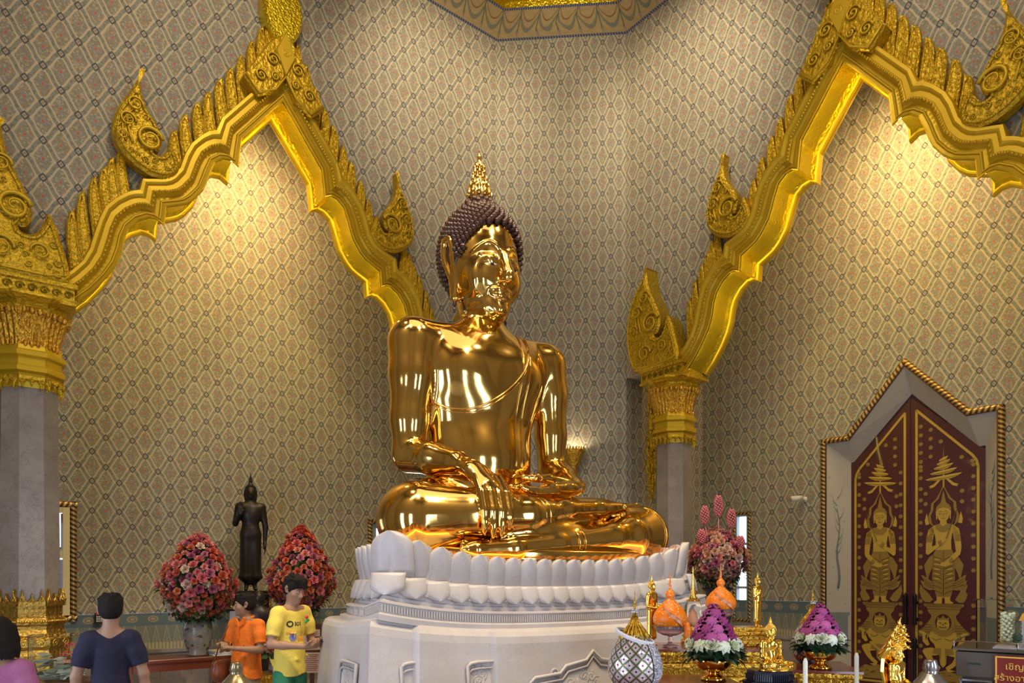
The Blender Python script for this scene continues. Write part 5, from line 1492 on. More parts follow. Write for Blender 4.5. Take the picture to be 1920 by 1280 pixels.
# woman at the left edge, seen from behind
pW,_,_=person((-2.86,3.95,0),face_to((-.35,1)),1.49,'person with a black bob and pink top at the left edge, seen from behind','skin_b',
    {1:((.190,.03,1.10),(.20,-.03,.88),(0,-.15,-1),(-1,0,0),(0,-1,0),(.25,.35,.3)),-1:((-.190,.03,1.10),(-.20,-.03,.88),(0,-.15,-1),(1,0,0),(0,-1,0),(.25,.35,.3))},style='bob',top='pink',bottom='jeans',bw=.76)
# printed motif on the yellow shirt
def on_shirt(sh,pts,w=.004,z=0): pass
bpy.context.view_layer.update()
def decal(shirt,shapes,root):
    me=shirt.data; bvh=BVHTree.FromPolygons([v.co for v in me.vertices],[p.vertices for p in me.polygons])
    for nm,poly,mat in shapes:
        V=[];
        c=Vector((sum(p[0] for p in poly)/len(poly),sum(p[1] for p in poly)/len(poly)))
        n=len(poly); rings=4
        for k in range(rings):
            t=k/(rings-1)
            for p in poly:
                x=c.x+(p[0]-c.x)*(.02+.98*t); z=c.y+(p[1]-c.y)*(.02+.98*t); h=bvh.ray_cast(Vector((x,-.4,z)),Vector((0,1,0)))
                y=h[0].y-.003 if h[0] is not None else -.12
                V.append((x,y,z))
        Fs=[tuple(range(n))]
        for k in range(rings-1):
            for i in range(n): j=(i+1)%n; Fs.append((k*n+i,k*n+j,k*n+n+j,k*n+n+i))
        mesh_obj(nm,V,Fs,mat,shirt)
def disc(cx,cz,r,a0=0,a1=2*PI,n=18): return [(cx+r*math.cos(a0+(a1-a0)*i/(n-1 if a1-a0<6 else n)),cz+r*math.sin(a0+(a1-a0)*i/(n-1 if a1-a0<6 else n))) for i in range(n)]
simple('print_black',(.03,.03,.03),0,.7); simple('print_blue',(.25,.25,.55),0,.7); simple('print_orange',(.85,.40,.05),0,.7); simple('badge_red',(.6,.04,.03),0,.4); simple('badge_green',(.05,.35,.06),0,.4)
decal(shY,[('print_badge',disc(-.075,1.265,.030),M['print_black']),('print_badge_face',disc(-.075,1.265,.016),M['yellow']),
  ('print_stripe',[(-.10,1.17),(-.10,1.20),(-.03,1.20),(-.03,1.17)],M['print_orange']),('print_ball',disc(-.045,1.145,.036),M['print_blue']),
  ('print_block',[(0,1.10),(0,1.155),(.085,1.155),(.085,1.10)],M['print_orange']),('print_letter_bar',[(-.03,1.245),(-.03,1.285),(-.020,1.285),(-.020,1.245)],M['print_black']),
  ('print_ring',disc(.0,1.265,.017),M['print_black']),('print_ring_hole',disc(.0,1.265,.009),M['yellow']),('print_letter_bar',[(.025,1.245),(.025,1.285),(.035,1.285),(.035,1.245)],M['print_black'])],pY)
mb=MB(); mb.ball((.05,-.155,1.325),.016); mb.mi=0; mb.build('red_bead',M['badge_red'],shY); mb=MB(); mb.ball((.065,-.152,1.295),(.022,.01,.014)); mb.ball((.045,-.152,1.285),(.014,.01,.02)); mb.build('green_ribbon',M['badge_green'],shY)
# phone
ph=MB(); ph.box((0,0,0),(.072,.145,.010),bev=.004); phone=ph.build('phone',M['phone']); 
mpy=Matrix.Translation(pY.location)@Matrix.Rotation(pY.rotation_euler.z,4,'Z')@Matrix.Scale(pY.scale[0],4)
phone.matrix_world=mpy@Matrix.Translation((.035,-.375,1.128))@Matrix.Rotation(R_(20),4,'X'); tag(phone,'dark phone held in both hands by the person in yellow','phone')
# brown shoulder bag on the far hip of the man in orange
bag=empty('shoulder_bag',(0,0,0),0,'brown leather shoulder bag hanging at the hip of the person in orange','bag')
bag.matrix_world=Matrix.Translation(pO.location)@Matrix.Rotation(pO.rotation_euler.z,4,'Z')@Matrix.Scale(pO.scale[0],4)@Matrix.Translation((-.30,-.02,.86))
Bg=SDF((-.12,-.20,-.20),(.12,.20,.20),.008); Bg.ell((0,0,-.02),(.075,.165,.125),k=.02); Bg.cap((0,-.11,.08),(0,.11,.08),.035,.035,k=.05); Bg.obj('bag_body',M['leather_brown'],bag)
mb=MB(); mb.tube([(0,-.14,.06),(.03,-.10,.25),(.10,-.03,.48),(.14,.02,.535),(.15,.08,.50),(.06,.12,.25),(0,.14,.06)],.010,6,flat=.5); mb.build('strap',M['leather_brown'],bag)
mb=MB(); 
for x in (-.08,-.04): mb.tube([(-.07,x,.02),(-.085,x+.01,-.08),(-.075,x-.005,-.2)],.008,5)
mb.build('tassel',M['leather_brown'],bag)
# ------------------------------------------------------------------ flowers
def rose_mesh(name,mat,open_=1.0):
    V=[];Fs=[]
    def petal_(a,r0,r1,h0,h1,w,curl):
        n=len(V); nu,nv=4,4
        for j in range(nv):
            t=j/(nv-1); r=r0+(r1-r0)*math.sin(t*PI/2)+curl*max(0,t-.6); z=h0+(h1-h0)*t-curl*max(0,t-.7)*.8
            ww=w*(math.sin(PI*(.18+.66*t)))
            for i in range(nu):
                u=-1+2*i/(nu-1); aa=a+u*ww; rr_=r*(1-.10*u*u); V.append((rr_*math.cos(aa),rr_*math.sin(aa),z-.12*u*u*(h1-h0)*t))
        for j in range(nv-1):
            for i in range(nu-1): q=n+j*nu+i; Fs.append((q,q+1,q+nu+1,q+nu))
    for k in range(3): petal_(k*2.1,.002,.010,0,.036,1.3,0)
    for k in range(4): petal_(k*PI/2+.4,.005,.020*open_,-.002,.033,.95,.006)
    for k in range(5): petal_(k*2*PI/5,.008,.032*open_,-.006,.026,.80,.016)
    for k in range(5): petal_(k*2*PI/5+.6,.010,.042*open_,-.012,.014,.78,.020)
    o=mesh_obj(name,V,Fs,mat); me=o.data; bpy.data.objects.remove(o); return me
def petal_mat(name,c1,c2):
    m=M[name]=new_mat(name,c1,0,.65); i=bpy.data  # slightly different on each bloom
    n=E.nt.nodes.new('ShaderNodeObjectInfo'); r=E(n.outputs['Random']); P(m,'Base Color',mixc(r,c1,c2)); return m
petal_mat('petal_pink',(.62,.13,.16),(.70,.26,.24)); petal_mat('petal_coral',(.60,.09,.06),(.62,.20,.09)); petal_mat('petal_pale',(.68,.45,.38),(.70,.55,.42)); petal_mat('petal_mauve',(.32,.06,.14),(.5,.16,.26)); petal_mat('petal_peach',(.66,.32,.20),(.72,.42,.30))
petal_mat('petal_magenta',(.26,.01,.12),(.58,.12,.36)); petal_mat('petal_white',(.80,.80,.66),(.70,.76,.50))
simple('leaf_green',(.03,.07,.018),0,.5); simple('leaf_dark',(.02,.055,.02),0,.4); simple('leaf_light',(.14,.22,.06),0,.5)
ROSE={k:rose_mesh('rose_'+k,M['petal_'+k]) for k in ('pink','coral','pale','mauve','peach')}
def leafy(mb,c,d,L,w):
    d=Vector(d).normalized(); s_=d.cross(Vector((0,0,1))); s_=s_.normalized() if s_.length>.01 else Vector((1,0,0)); up=s_.cross(d)
    c=Vector(c); V=[c,c+d*L*.35+s_*w+up*.1*L,c+d*L*.35-s_*w+up*.1*L,c+d*L*.7+s_*w*.7+up*.06*L,c+d*L*.7-s_*w*.7+up*.06*L,c+d*L-up*.1*L,c+d*L*.4+up*.03*L]
    mb.add(V,[(0,1,6),(0,6,2),(1,3,6),(2,6,4),(3,5,6),(4,6,5)],sm=False)
def arrangement(loc,label,R,Hh,zc,kinds,seed,vase,nb=130,spikes=0,size=1.0,peak=1.0,group=None):
    root=empty('flower_arrangement',loc,0,label,'flowers',group); rr=random.Random(seed)
    prof,vm=vase; mb=MB(); mb.lathe(prof,28); mb.build('vase',vm,root)
    mb=MB(); cz=zc
    mb.lathe([(R*.08,cz-Hh*.48),(R*.55,cz-Hh*.38),(R*.70,cz-Hh*.1),(R*.55,cz+Hh*.18),(R*.18,cz+Hh*.40)],14)
    pts=[]
    n=nb*2
    for i in range(n):
        z=1-2*(i+.5)/n; th=i*2.39996; r=math.sqrt(1-z*z)
        # wide below, narrowing to a tip
        zz=z; rad=R*r*(1.0 if zz<0 else (1-.45*zz)); h=cz+(Hh*.42*zz if zz<0 else Hh*.58*peak*zz**1.1)
        j=rr.uniform(.86,1.08); pts.append((Vector((rad*j*math.cos(th),rad*j*math.sin(th),h+rr.uniform(-.02,.02))),Vector((r*math.cos(th),r*math.sin(th),zz*.8+.15))))
    for p,d in pts:
        for _ in range(2): leafy(mb,p*.92+Vector((0,0,.08*cz*0)),d+Vector((rr.uniform(-.9,.9),rr.uniform(-.9,.9),rr.uniform(-.7,.7))),rr.uniform(.06,.12)*size,.018*size)
    for _ in range(40):
        a=rr.uniform(0,2*PI); leafy(mb,(R*.3*math.cos(a),R*.3*math.sin(a),cz-Hh*.38),(math.cos(a),math.sin(a),-.4),.16*size,.03*size)
    mb.build('foliage',M['leaf_green'],root)
    # blooms facing the room are parts, the rest one mass behind
    toward=Vector((-loc[0],-loc[1],0)).normalized()
    pts.sort(key=lambda q:-(q[1].dot(toward)))
    for i,(p,d) in enumerate(pts[:min(95,nb)]):
        k=rr.choice(kinds); o=bpy.data.objects.new('rose_bloom',ROSE[k]); COL.objects.link(o); o.parent=root
        o.location=p; o.rotation_euler=(d+Vector((rr.uniform(-.3,.3),rr.uniform(-.3,.3),rr.uniform(-.2,.3)))).to_track_quat('Z','Y').to_euler(); s=rr.uniform(1.0,1.55)*size; o.scale=(s,s,s)
    mb=MB()
    for p,d in pts[min(95,nb):]:
        me=ROSE[kinds[0]]; T=Matrix.Translation(p)@d.to_track_quat('Z','Y').to_matrix().to_4x4()@Matrix.Scale(1.3*size,4)
        mb.add([v.co for v in me.vertices],[tuple(q.vertices) for q in me.polygons],T,sm=True)
    o=mb.build('rose_mass',M['petal_'+kinds[0]],root); o['kind']='stuff'
    return root
m=M['ceramic']=new_mat('painted_ceramic',rough=.25); o=coord('Object'); v=voronoi(16,o,'Distance'); n=noise(22,o,3)
P(m,'Base Color',mixc(v.step(.34,.28),mixc(n.step(.4,.6),(.20,.22,.24),(.30,.26,.20)),(.10,.07,.05)))
simple('blue_glaze',(.03,.035,.06),0,.15)
jar=[(.0,0),(.13,0),(.14,.02),(.12,.05),(.15,.12),(.17,.22),(.18,.34),(.17,.42),(.12,.48),(.10,.51),(.135,.55),(.125,.56),(.09,.52)]
TZ=.70
arrangement((-4.12,9.30,TZ),'large pink and coral rose arrangement in a painted jar, left of the dark bronze statue',.46,1.20,.98,['pink','coral','pink','pale','mauve','coral'],3,(jar,M['ceramic']),size=.95,peak=.85)
arrangement((-3.02,10.15,TZ),'coral rose arrangement behind the person in yellow, right of the dark bronze statue',.44,1.15,1.03,['coral','pink','coral','mauve'],8,(jar,M['ceramic']),size=.95,peak=1.05)
arrangement((-2.745,8.2,.622),'small low rose posy between the persons in orange and yellow',.11,.34,.36,['coral','pale','pink'],12,([(0,0),(.06,0),(.07,.05),(.05,.12),(.06,.16)],M['ceramic']),nb=24,size=.9)
vz=[(.0,0),(.13,0),(.15,.03),(.10,.08),(.09,.14),(.16,.30),(.19,.42),(.17,.52),(.12,.58),(.15,.66),(.20,.70),(.19,.71),(.12,.64)]
ra=arrangement((2.58,8.9,.88),'peach rose arrangement with pink flower spikes in a dark blue urn by the right column',.36,.78,1.12,['peach','peach','pale','mauve','pink'],21,(vz,M['blue_glaze']),size=.80,peak=.72)
for (x,z,h) in ((-.03,1.60,.25),(-.20,1.50,.22),(.13,1.46,.22),(-.24,1.26,.17),(.24,1.20,.15)):
    mb=MB(); rr=random.Random(int(x*100)+50)
    mb.tube([(x*.6,-.10,1.2),(x,-.14,z)],.006,5)
    for i in range(70):
        t=i/70; r=.048*math.sin(PI*(.12+.80*t))**.8; a=i*2.4; mb.ball((x+r*math.cos(a),-.14+r*math.sin(a),z+h*t),(.014,.014,.012),5,4)
    mb.build('flower_spike',M['spike_pink'] if 'spike_pink' in M else simple('spike_pink',(.72,.20,.24),0,.6),ra)
# plinth for the urn
mb=MB(); mb.box((0,0,.02),(.62,.62,.04)); mb.box((0,0,.45),(.46,.46,.82)); mb.box((0,0,.86),(.56,.56,.04)); tag(mb.build('wooden_plinth',simple('dark_wood',(.09,.03,.015),0,.35),None,(2.58,8.9,0)),'dark wooden plinth carrying the blue urn of peach roses','plinth')
# ------------------------------------------------------------------ long table, books and papers on the left
simple('red_wood',(.17,.035,.015),0,.30)
def table_legs(root,w,d,h,mat,t=.06):
    for sx in (-1,1):
        for sy in (-1,1):
            mb=MB(); mb.box((sx*(w/2-t),sy*(d/2-t),h/2),(t,t,h)); mb.build('leg',mat,root)
tr=empty('long_table',PL(4.0,-.25,0),angL,'long red-brown wooden table against the left alcove wall','table')
mb=MB(); mb.box((0,0,.675),(3.4,.56,.05),bev=.01); mb.build('tabletop',M['red_wood'],tr)
mb=MB(); mb.box((0,-.24,.60),(3.1,.03,.10)); mb.box((0,.24,.60),(3.1,.03,.10)); mb.build('apron',M['red_wood'],tr); table_legs(tr,3.3,.52,.65,M['red_wood'],.07)
def onL(s,off,z): return PL(s,off,z)
bm=[(.75,.70,.55),(.25,.35,.45),(.70,.62,.30)]
for i in range(3):
    mb=MB(); mb.box((0,0,.012),(.30,.21,.024),bev=.004); b=mb.build('book',simple('book_cover_%d'%i,bm[i],0,.6),None,(-3.80,9.33,TZ+.001+.0245*i),rz=angL+.1*i)
    mb=MB(); mb.box((0,-.004,.012),(.292,.208,.018)); mb.build('pages',M['paper_white'],b)
    tag(b,['cream book at the bottom of the small pile on the long table','blue-grey book in the middle of the small pile on the long table','yellowish book on top of the small pile on the long table'][i],'book','books on the long table')
simple('pale_blue',(.42,.50,.62),0,.6)
mb=MB(); mb.box((0,0,.14),(.20,.16,.28),bev=.006); mb.box((0,0,.38),(.13,.13,.20),bev=.006); tag(mb.build('paper_carton',M['pale_blue'],None,(-3.77,9.65,TZ+.08),rz=.3),'pale blue stepped carton behind the person in orange','box')
mb=MB(); mb.box((0,0,.04),(.30,.24,.08)); tag(mb.build('wooden_riser',M['red_wood'],None,(-3.77,9.65,TZ),rz=.3),'low wooden riser under the pale blue carton','riser')
simple('notice_pink',(.62,.50,.46),0,.8); simple('notice_ink',(.35,.08,.08),0,.8)
nb_=empty('notice_stand',(-2.54,9.0,0),.1,'dark stand holding two printed notices beside the pedestal','stand')
mb=MB(); mb.box((0,.02,.55),(.05,.05,1.1)); mb.box((0,.02,.02),(.34,.30,.04)); mb.box((0,.0,.82),(.24,.015,.62)); mb.build('post',M['dark_wood'],nb_)
for i,z in enumerate((.93,.64)):
    mb=MB(); mb.box((0,-.012,z),(.21,.004,.26)); s_=mb.build('notice_sheet',M['notice_pink'],nb_)
    mb=MB(); 
    for k in range(9): mb.box(((k%2)*.006-.003,-.016,z+.10-.024*k),(.16-.02*(k%3),.002,.007))
    mb.build('printed_lines',M['notice_ink'],s_)
# low gilt stand between the two men
g=empty('gilt_stand',(-2.745,8.2,0),angL,'low carved gilt stand between the persons in orange and yellow','stand')
mb=MB(); mb.box((0,0,.60),(.52,.42,.04)); mb.box((0,0,.54),(.44,.36,.08)); mb.build('stand_top',M['altar_gilt'],g); table_legs(g,.46,.38,.52,M['altar_gilt'],.06)
# ------------------------------------------------------------------ dark bronze standing Buddha
def standing(root,h,mat,pose,res=.007):
    """standing Buddha figure of unit height scaled by h; faces -y"""
    S=SDF((-.22,-.20,-.01),(.22,.16,1.02),res)
    S.ell((0,0,.865),(.047,.055,.062),k=.01); S.ell((0,-.015,.835),(.036,.040,.045),k=.02); S.ell((0,.005,.925),(.026,.026,.026),k=.015)
    S.chain([(0,-.055,.865),(0,-.064,.845)],[.005,.008],k=.008)
    for s in (-1,1): S.chain([(s*.048,0,.875),(s*.05,.004,.84),(s*.043,.004,.80)],[.009,.008,.009],k=.006)
    S.cap((0,0,.93),(0,.0,1.0),.014,.003,k=.01)
    S.cap((0,0,.80),(0,.005,.76),.025,.035,k=.03)
    S.cap((-.075,.0,.735),(.075,.0,.735),.036,.036,k=.03); S.ell((0,-.005,.68),(.092,.055,.085),k=.04)
    S.cap((0,.0,.64),(0,.0,.55),.070,.070,k=.04,flat=((0,1,0),.75)); S.ell((0,.0,.50),(.080,.055,.07),k=.04)
    # robe falling to the shins
    S.cap((-.035,0,.48),(-.042,.0,.13),.052,.048,k=.03); S.cap((.035,0,.48),(.042,.0,.13),.052,.048,k=.03); S.cap((0,0,.46),(0,.005,.12),.062,.072,k=.03,flat=((0,1,0),.5))
    S.ell((-.045,0,.12),(.058,.045,.03),k=.02); S.ell((.045,0,.12),(.058,.045,.03),k=.02)
    for s in (-1,1):
        S.chain([(s*.035,.005,.12),(s*.035,.01,.03)],[.022,.018],k=.01); S.chain([(s*.036,.012,.018),(s*.042,-.06,.012)],[.018,.016],k=.01)
    d=dict(S=S)
    def arm(s,el,wr,hd,n,t,cu):
        S.chain([(s*.095,0,.735),el],[.034,.024],k=.02); S.chain([el,wr],[.024,.016],k=.012); hand(S,wr,hd,n,t,cu,sc=.62)
    if pose=='abhaya':
        arm(-1,(-.125,.01,.585),(-.085,-.075,.665),(0,-.1,1),(0,-1,0),(1,0,0),(.05,.1,.1)); arm(1,(.125,.005,.56),(.118,-.005,.42),(.05,0,-1),(-1,0,0),(0,-1,0),(.1,.1,.1))
    elif pose=='bowl':
        arm(-1,(-.125,.0,.57),(-.05,-.10,.545),(1,-.35,.0),(0,0,1),(0,-1,.3),(.3,.4,.3)); arm(1,(.125,.0,.57),(.05,-.10,.545),(-1,-.35,.0),(0,0,1),(0,-1,.3),(.3,.4,.3)); S.ell((0,-.115,.565),(.045,.045,.035),k=.006)
    else:
        arm(-1,(-.125,-.01,.575),(-.02,-.075,.655),(1,-.1,.6),(0,1,0),(0,0,1),(.05,.1,.1)); arm(1,(.125,-.01,.575),(.02,-.085,.64),(-1,-.1,.6),(0,1,0),(0,0,1),(.05,.1,.1))
    o=S.obj('figure',mat,root,relax=2); 
    mb=MB(); rr=random.Random(2)
    for i in range(230):
        z=1-2*(i+.5)/230; th=i*2.39996; r=math.sqrt(max(0,1-z*z)); 
        if z<-.35 or (r*math.sin(th)<-.35 and z<.62): continue
        mb.ball((.048*r*math.cos(th),.056*r*math.sin(th),.868+.064*z),.0062,6,4)
    mb.lathe([(.0125,.985-.04),(.018,.955),(.010,.972),(.013,.976),(.007,.99),(.009,.993),(.003,1.02),(.0,1.04)],10,cap=False)
    mb.build('curled_hair',mat,root)
    root.scale=(h,h,h); return root
def lotus_base(mb,r,h,n=14):
    mb.lathe([(0,0),(r*.95,0),(r,.1*h),(r*.82,.35*h),(r*.70,.5*h),(r*.86,.75*h),(r*.92,.95*h),(r*.85,h),(0,h)],28,cap=False)
    for k in range(n):
        T=Matrix.Rotation(2*PI*k/n,4,'Z'); mb.ball((0,-r*.84,h*.72),(r*.19,r*.10,h*.24),8,5,M=T); mb.ball((0,-r*.88,h*.26),(r*.19,r*.10,h*.20),8,5,M=T)
sb=empty('standing_buddha_statue',(-3.98,10.8,1.524),R_(22),'dark bronze standing Buddha with one raised hand on a dark plinth between rose arrangements','statue')
standing(sb,1.73,M['dark_bronze'],'abhaya',.006)
pb=empty('statue_plinth',(-3.98,10.8,0),R_(22),'dark plinth under the standing dark bronze Buddha','plinth')
mb=MB(); mb.box((0,0,.60),(.60,.50,1.2)); mb.box((0,0,1.24),(.72,.58,.06),bev=.01); mb.box((0,0,1.34),(.54,.44,.14)); mb.box((0,0,1.45),(.62,.50,.06),bev=.01); mb.box((0,0,1.50),(.56,.44,.04)); mb.build('plinth_body',M['dark_bronze'],pb)
mb=MB()
for x in (-.27,.27): mb.box((x,-.22,1.34),(.03,.03,.14))
for k in range(5): mb.tube([(u,-.235,z) for u,z in spiral((-.2+.1*k,1.34),.035,1.4,0,1,12)],.006,5)
mb.build('plinth_carving',M['altar_gilt'],pb)
bu=empty('bronze_bust',(-3.21,9.0,0),R_(15),'dark bronze seated monk figure behind the person in orange','statue')
S=SDF((-.26,-.26,0),(.26,.26,1.6),.012); S.ell((0,0,1.46),(.075,.085,.095),k=.02); S.cap((0,0,1.36),(0,0,1.40),.05,.05,k=.03); S.ell((0,0,1.22),(.16,.10,.15),k=.05); S.cap((-.12,0,1.28),(-.15,-.05,1.12),.045,.04,k=.03); S.cap((.12,0,1.28),(.15,-.05,1.12),.045,.04,k=.03); S.ell((0,-.04,1.04),(.22,.16,.07),k=.04); S.obj('figure',M['dark_bronze'],bu)
mb=MB(); lotus_base(mb,.21,.10); o=mb.build('lotus_base',M['dark_bronze'],bu,loc=(0,0,.90)); mb=MB(); mb.lathe([(.20,0),(.20,.05),(.13,.10),(.12,.8),(.18,.86),(.2,.90)],16); mb.build('post',M['dark_bronze'],bu)
# ------------------------------------------------------------------ donation box with banknotes, keypad, camera, sconce
dbx=at(97,1190,5.3); ac=empty('donation_box',(dbx.x-.02,5.45,.93),R_(28),'clear acrylic donation box full of banknotes beside the left column','box')
def shell(w,d,h,t,name,mat,root,z0=0):
    mb=MB()
    for (c,s_) in (((0,-d/2,z0+h/2),(w,t,h)),((0,d/2,z0+h/2),(w,t,h)),((-w/2,0,z0+h/2),(t,d-t,h)),((w/2,0,z0+h/2),(t,d-t,h)),((0,0,z0+h),(w+.03,d+.03,t))): mb.box(c,s_)
    return mb.build(name,mat,root)
shell(.40,.28,.34,.006,'acrylic_case',M['acrylic'],ac)
mb=MB(); rr=random.Random(9)
for i in range(60):
    T=Matrix.Translation((rr.uniform(-.14,.14),rr.uniform(-.09,.09),.015+.13*rr.random()*rr.random()*1.6))@Matrix.Rotation(rr.uniform(0,3),4,'Z')@Matrix.Rotation(rr.uniform(-.7,.7),4,'X')
    mb.box((0,0,0),(.11,.055,.0015),M=T)
nt_=mb.build('banknotes',M['banknote'] if 'banknote' in M else simple('banknote',(.38,.38,.28),0,.8),ac); nt_['kind']='stuff'
mb=MB(); mb.box((0,0,-.02),(.46,.34,.03)); mb.build('box_base',M['dark_wood'],ac)
def text(body,size,mat,parent,loc,rot=(PI/2,0,0),name='lettering',ext=.001,align='CENTER'):
    c=bpy.data.curves.new(name,'FONT'); c.body=body; c.size=size; c.align_x=align; c.extrude=ext; c.resolution_u=2; c.materials.append(mat)
    q=bpy.data.objects.new('tmp',c); me=bpy.data.meshes.new_from_object(q); bpy.data.objects.remove(q)
    o=bpy.data.objects.new(name,me); COL.objects.link(o); o.location=loc; o.rotation_euler=rot
    if parent: o.parent=parent
    return o
simple('red_ink',(.55,.05,.03),0,.7)
for b_,z,s_ in (('ตู้รับ',.255,.052),('บริจาค',.19,.058),('ทำบุญ',.135,.045)): text(b_,s_,M['red_ink'],ac,(.07,-.147,z))
mb=MB(); mb.box((0,0,.45),(.44,.32,.88)); t_=mb.build('box_cabinet',M['red_wood'],None,(dbx.x-.02,5.45,.005),R_(28)); tag(t_,'red-brown cabinet under the acrylic donation box','cabinet')
mb=MB(); mb.box((0,-.03,0),(.10,.06,.16),bev=.01); kp=mb.build('keypad',M['print_black'],None,PL(5.62,-AL+.03,1.14),angL); tag(kp,'small black keypad box on the left alcove wall, above the dado','keypad')
mb=MB()
for i in range(3):
    for j in range(3): mb.box((-.025+.025*i,-.064,-.04+.03*j),(.016,.006,.018))
mb.build('key_grid',M['paper_white'],kp); mb=MB(); mb.box((0,-.062,.06),(.08,.006,.025)); mb.build('red_display',M['badge_red'],kp)
mb=MB(); mb.tube([(0,-.26,.0),(0,-.08,.02)],.042,14); mb.tube([(0,-.27,0),(0,-.26,0)],.046,14); mb.tube([(0,-.12,.02),(0,0,.0)],.018,8); mb.tube([(0,-.02,0),(0,.0,0)],.045,12)
cc=mb.build('security_camera',M['paper_white'],None,PR(2.02,-AL+.01,3.0),angR-.35); tag(cc,'small white security camera on the right alcove wall, left of the maroon door','camera')
sc_=empty('wall_sconce',(1.02,11.80,3.50),-.11,'gilt lotus bowl wall lamp on the corner wall, right of the golden statue','lamp')
mb=MB(); mb.lathe([(0,-.10),(.02,-.08),(.05,0),(.11,.12),(.16,.24),(.185,.30),(.19,.34),(.17,.34),(.10,.2),(0,.18)],28,cap=False); 
for k in range(24): mb.ball((0,-.188,.345),(.018,.012,.035),6,5,M=Matrix.Rotation(2*PI*k/24,4,'Z'))
mb.tube([(.0,.19,.1),(0,.12,.1)],.03,8); mb.build('bowl',M['altar_gilt'],sc_); mb=MB(); mb.ball((0,0,.27),.05); mb.build('bulb',M['bulb'],sc_)
# ------------------------------------------------------------------ rail posts
def rail_post(loc,lab,mat,g='lotus-bud rail posts in front of the shrine'):
    mb=MB(); mb.lathe([(.0,0),(.16,0),(.16,.03),(.06,.06),(.04,.12),(.04,.72),(.06,.76),(.10,.80),(.115,.86),(.115,.93),(.108,.965),(.10,.985),(.09,1.0),(.07,1.02),(.05,1.045),(.042,1.05),(.042,1.075),(.048,1.08),(.034,1.13),(.030,1.135),(.0,1.135)],28,cap=False)
    for k in range(12): mb.ball((0,-.108,.885),(.024,.012,.07),6,6,M=Matrix.Rotation(2*PI*k/12,4,'Z'))
    tag(mb.build('rail_post',mat,None,loc),lab,'post',g)
simple('old_brass',(.30,.24,.13),.8,.25); simple('nickel',(.42,.40,.40),.9,.22)
q=at(55,1245,4.75); rail_post((q.x,q.y,0),'brass lotus-bud post at the left, before the acrylic donation box',M['old_brass'])
q=at(443,1247,5.0); rail_post((q.x,q.y,-.02),'brass lotus-bud post in front of the person in orange',M['old_brass'])
q=at(1745,1235,4.4); rail_post((q.x,q.y,.065),'silvery lotus-bud post in front of the maroon door',M['nickel'])
# ------------------------------------------------------------------ altar tables
def small_buddha(loc,rz,sc,label,mat,group=None):
    root=empty('seated_buddha_statue',loc,rz,label,'statue',group,s=sc)
    for ch in list(BUDDHA.children):
        if ch.name.split('.')[0] in ('body','head','hair_cap','curled_hair','flame_finial','seat_plinth','robe_border'):
            c=ch.copy(); COL.objects.link(c); c.parent=root
            for s_ in c.material_slots: s_.link='OBJECT'; s_.material=mat
    return root
def gilt_table(loc,rz,w,d,h,label,tiers=3):
    root=empty('altar_table',loc,rz,label,'table','carved gilt altar tables')
    mb=MB(); mb.box((0,0,h-.008),(w+.04,d+.04,.016)); mb.build('tabletop',M['red_lacquer'],root)
    mb=MB(); z=h-.016
    for k,(t,o_) in enumerate(((.035,.02),(.05,-.01),(.035,.02),(.06,-.03),(.04,.01),(.07,-.02))): mb.box((0,0,z-t/2),(w+2*o_,d+2*o_,t),bev=.008); z-=t
    rr=random.Random(int(w*100))
    for face in (0,1,2):
        L=w if face==0 else d
        T=Matrix.Identity(4) if face==0 else Matrix.Rotation(PI/2*(1 if face==1 else -1),4,'Z')
        off=-(d/2) if face==0 else -(w/2)
        n=int(L/.052)
        for i in range(n):
            x=-L/2+(i+.5)*L/n
            mb.tube([(x+u,off+.002,zz) for u,zz in spiral((0,h-.075),.019,1.4,0,1 if i%2 else -1,12)],.0042,4,M=T)
            mb.tube([(x+u,off+.014,zz) for u,zz in spiral((0,h-.165),.021,1.4,PI,1 if i%2 else -1,12)],.0045,4,M=T)
            mb.prism([(x-.018,h-.30),(x,h-.345),(x+.018,h-.30)],off+.01,off+.03,M=T)
            mb.ball((x,off-.022,h-.034),(.010,.008,.010),6,4,M=T); mb.ball((x,off-.022,h-.118),(.010,.008,.010),6,4,M=T); mb.ball((x+.5*L/n,off-.018,h-.235),(.012,.008,.014),6,4,M=T)
    mb.build('carved_apron',M['altar_gilt'],root)
    for sx in (-1,1):
        for sy in (-1,1):
            mb=MB(); x,y=sx*(w/2-.05),sy*(d/2-.05); mb.tube([(x,y,h-.28),(x*1.05,y*1.05,h-.5),(x*.98,y*.98,h*.3),(x*1.1,y*1.1,0)],[.055,.045,.03,.045],8); mb.build('leg',M['altar_gilt'],root)
    return root
simple('red_lacquer',(.22,.05,.03),0,.18)
# table tops (world): A carries glass stand and statues, B upper tier block, C lower front table, D right table
AZ=1.215
tA=gilt_table((1.40,5.16,0),.0,.90,.50,AZ,'carved gilt altar table holding the orange glass-stand cone and standing Buddhas')
tC=gilt_table((1.11,4.33,0),.0,.44,.42,1.085,'low carved gilt table holding the large magenta lotus bouquet')
q=at(1545,1248,4.85); tD=gilt_table((q.x+.04,5.04,0),R_(-12),.40,.60,1.085,'carved gilt table at right holding the small magenta lotus bouquet')
tE=gilt_table((.645,3.88,0),0,.36,.40,1.095,'carved gilt table under the jewelled silver cone')
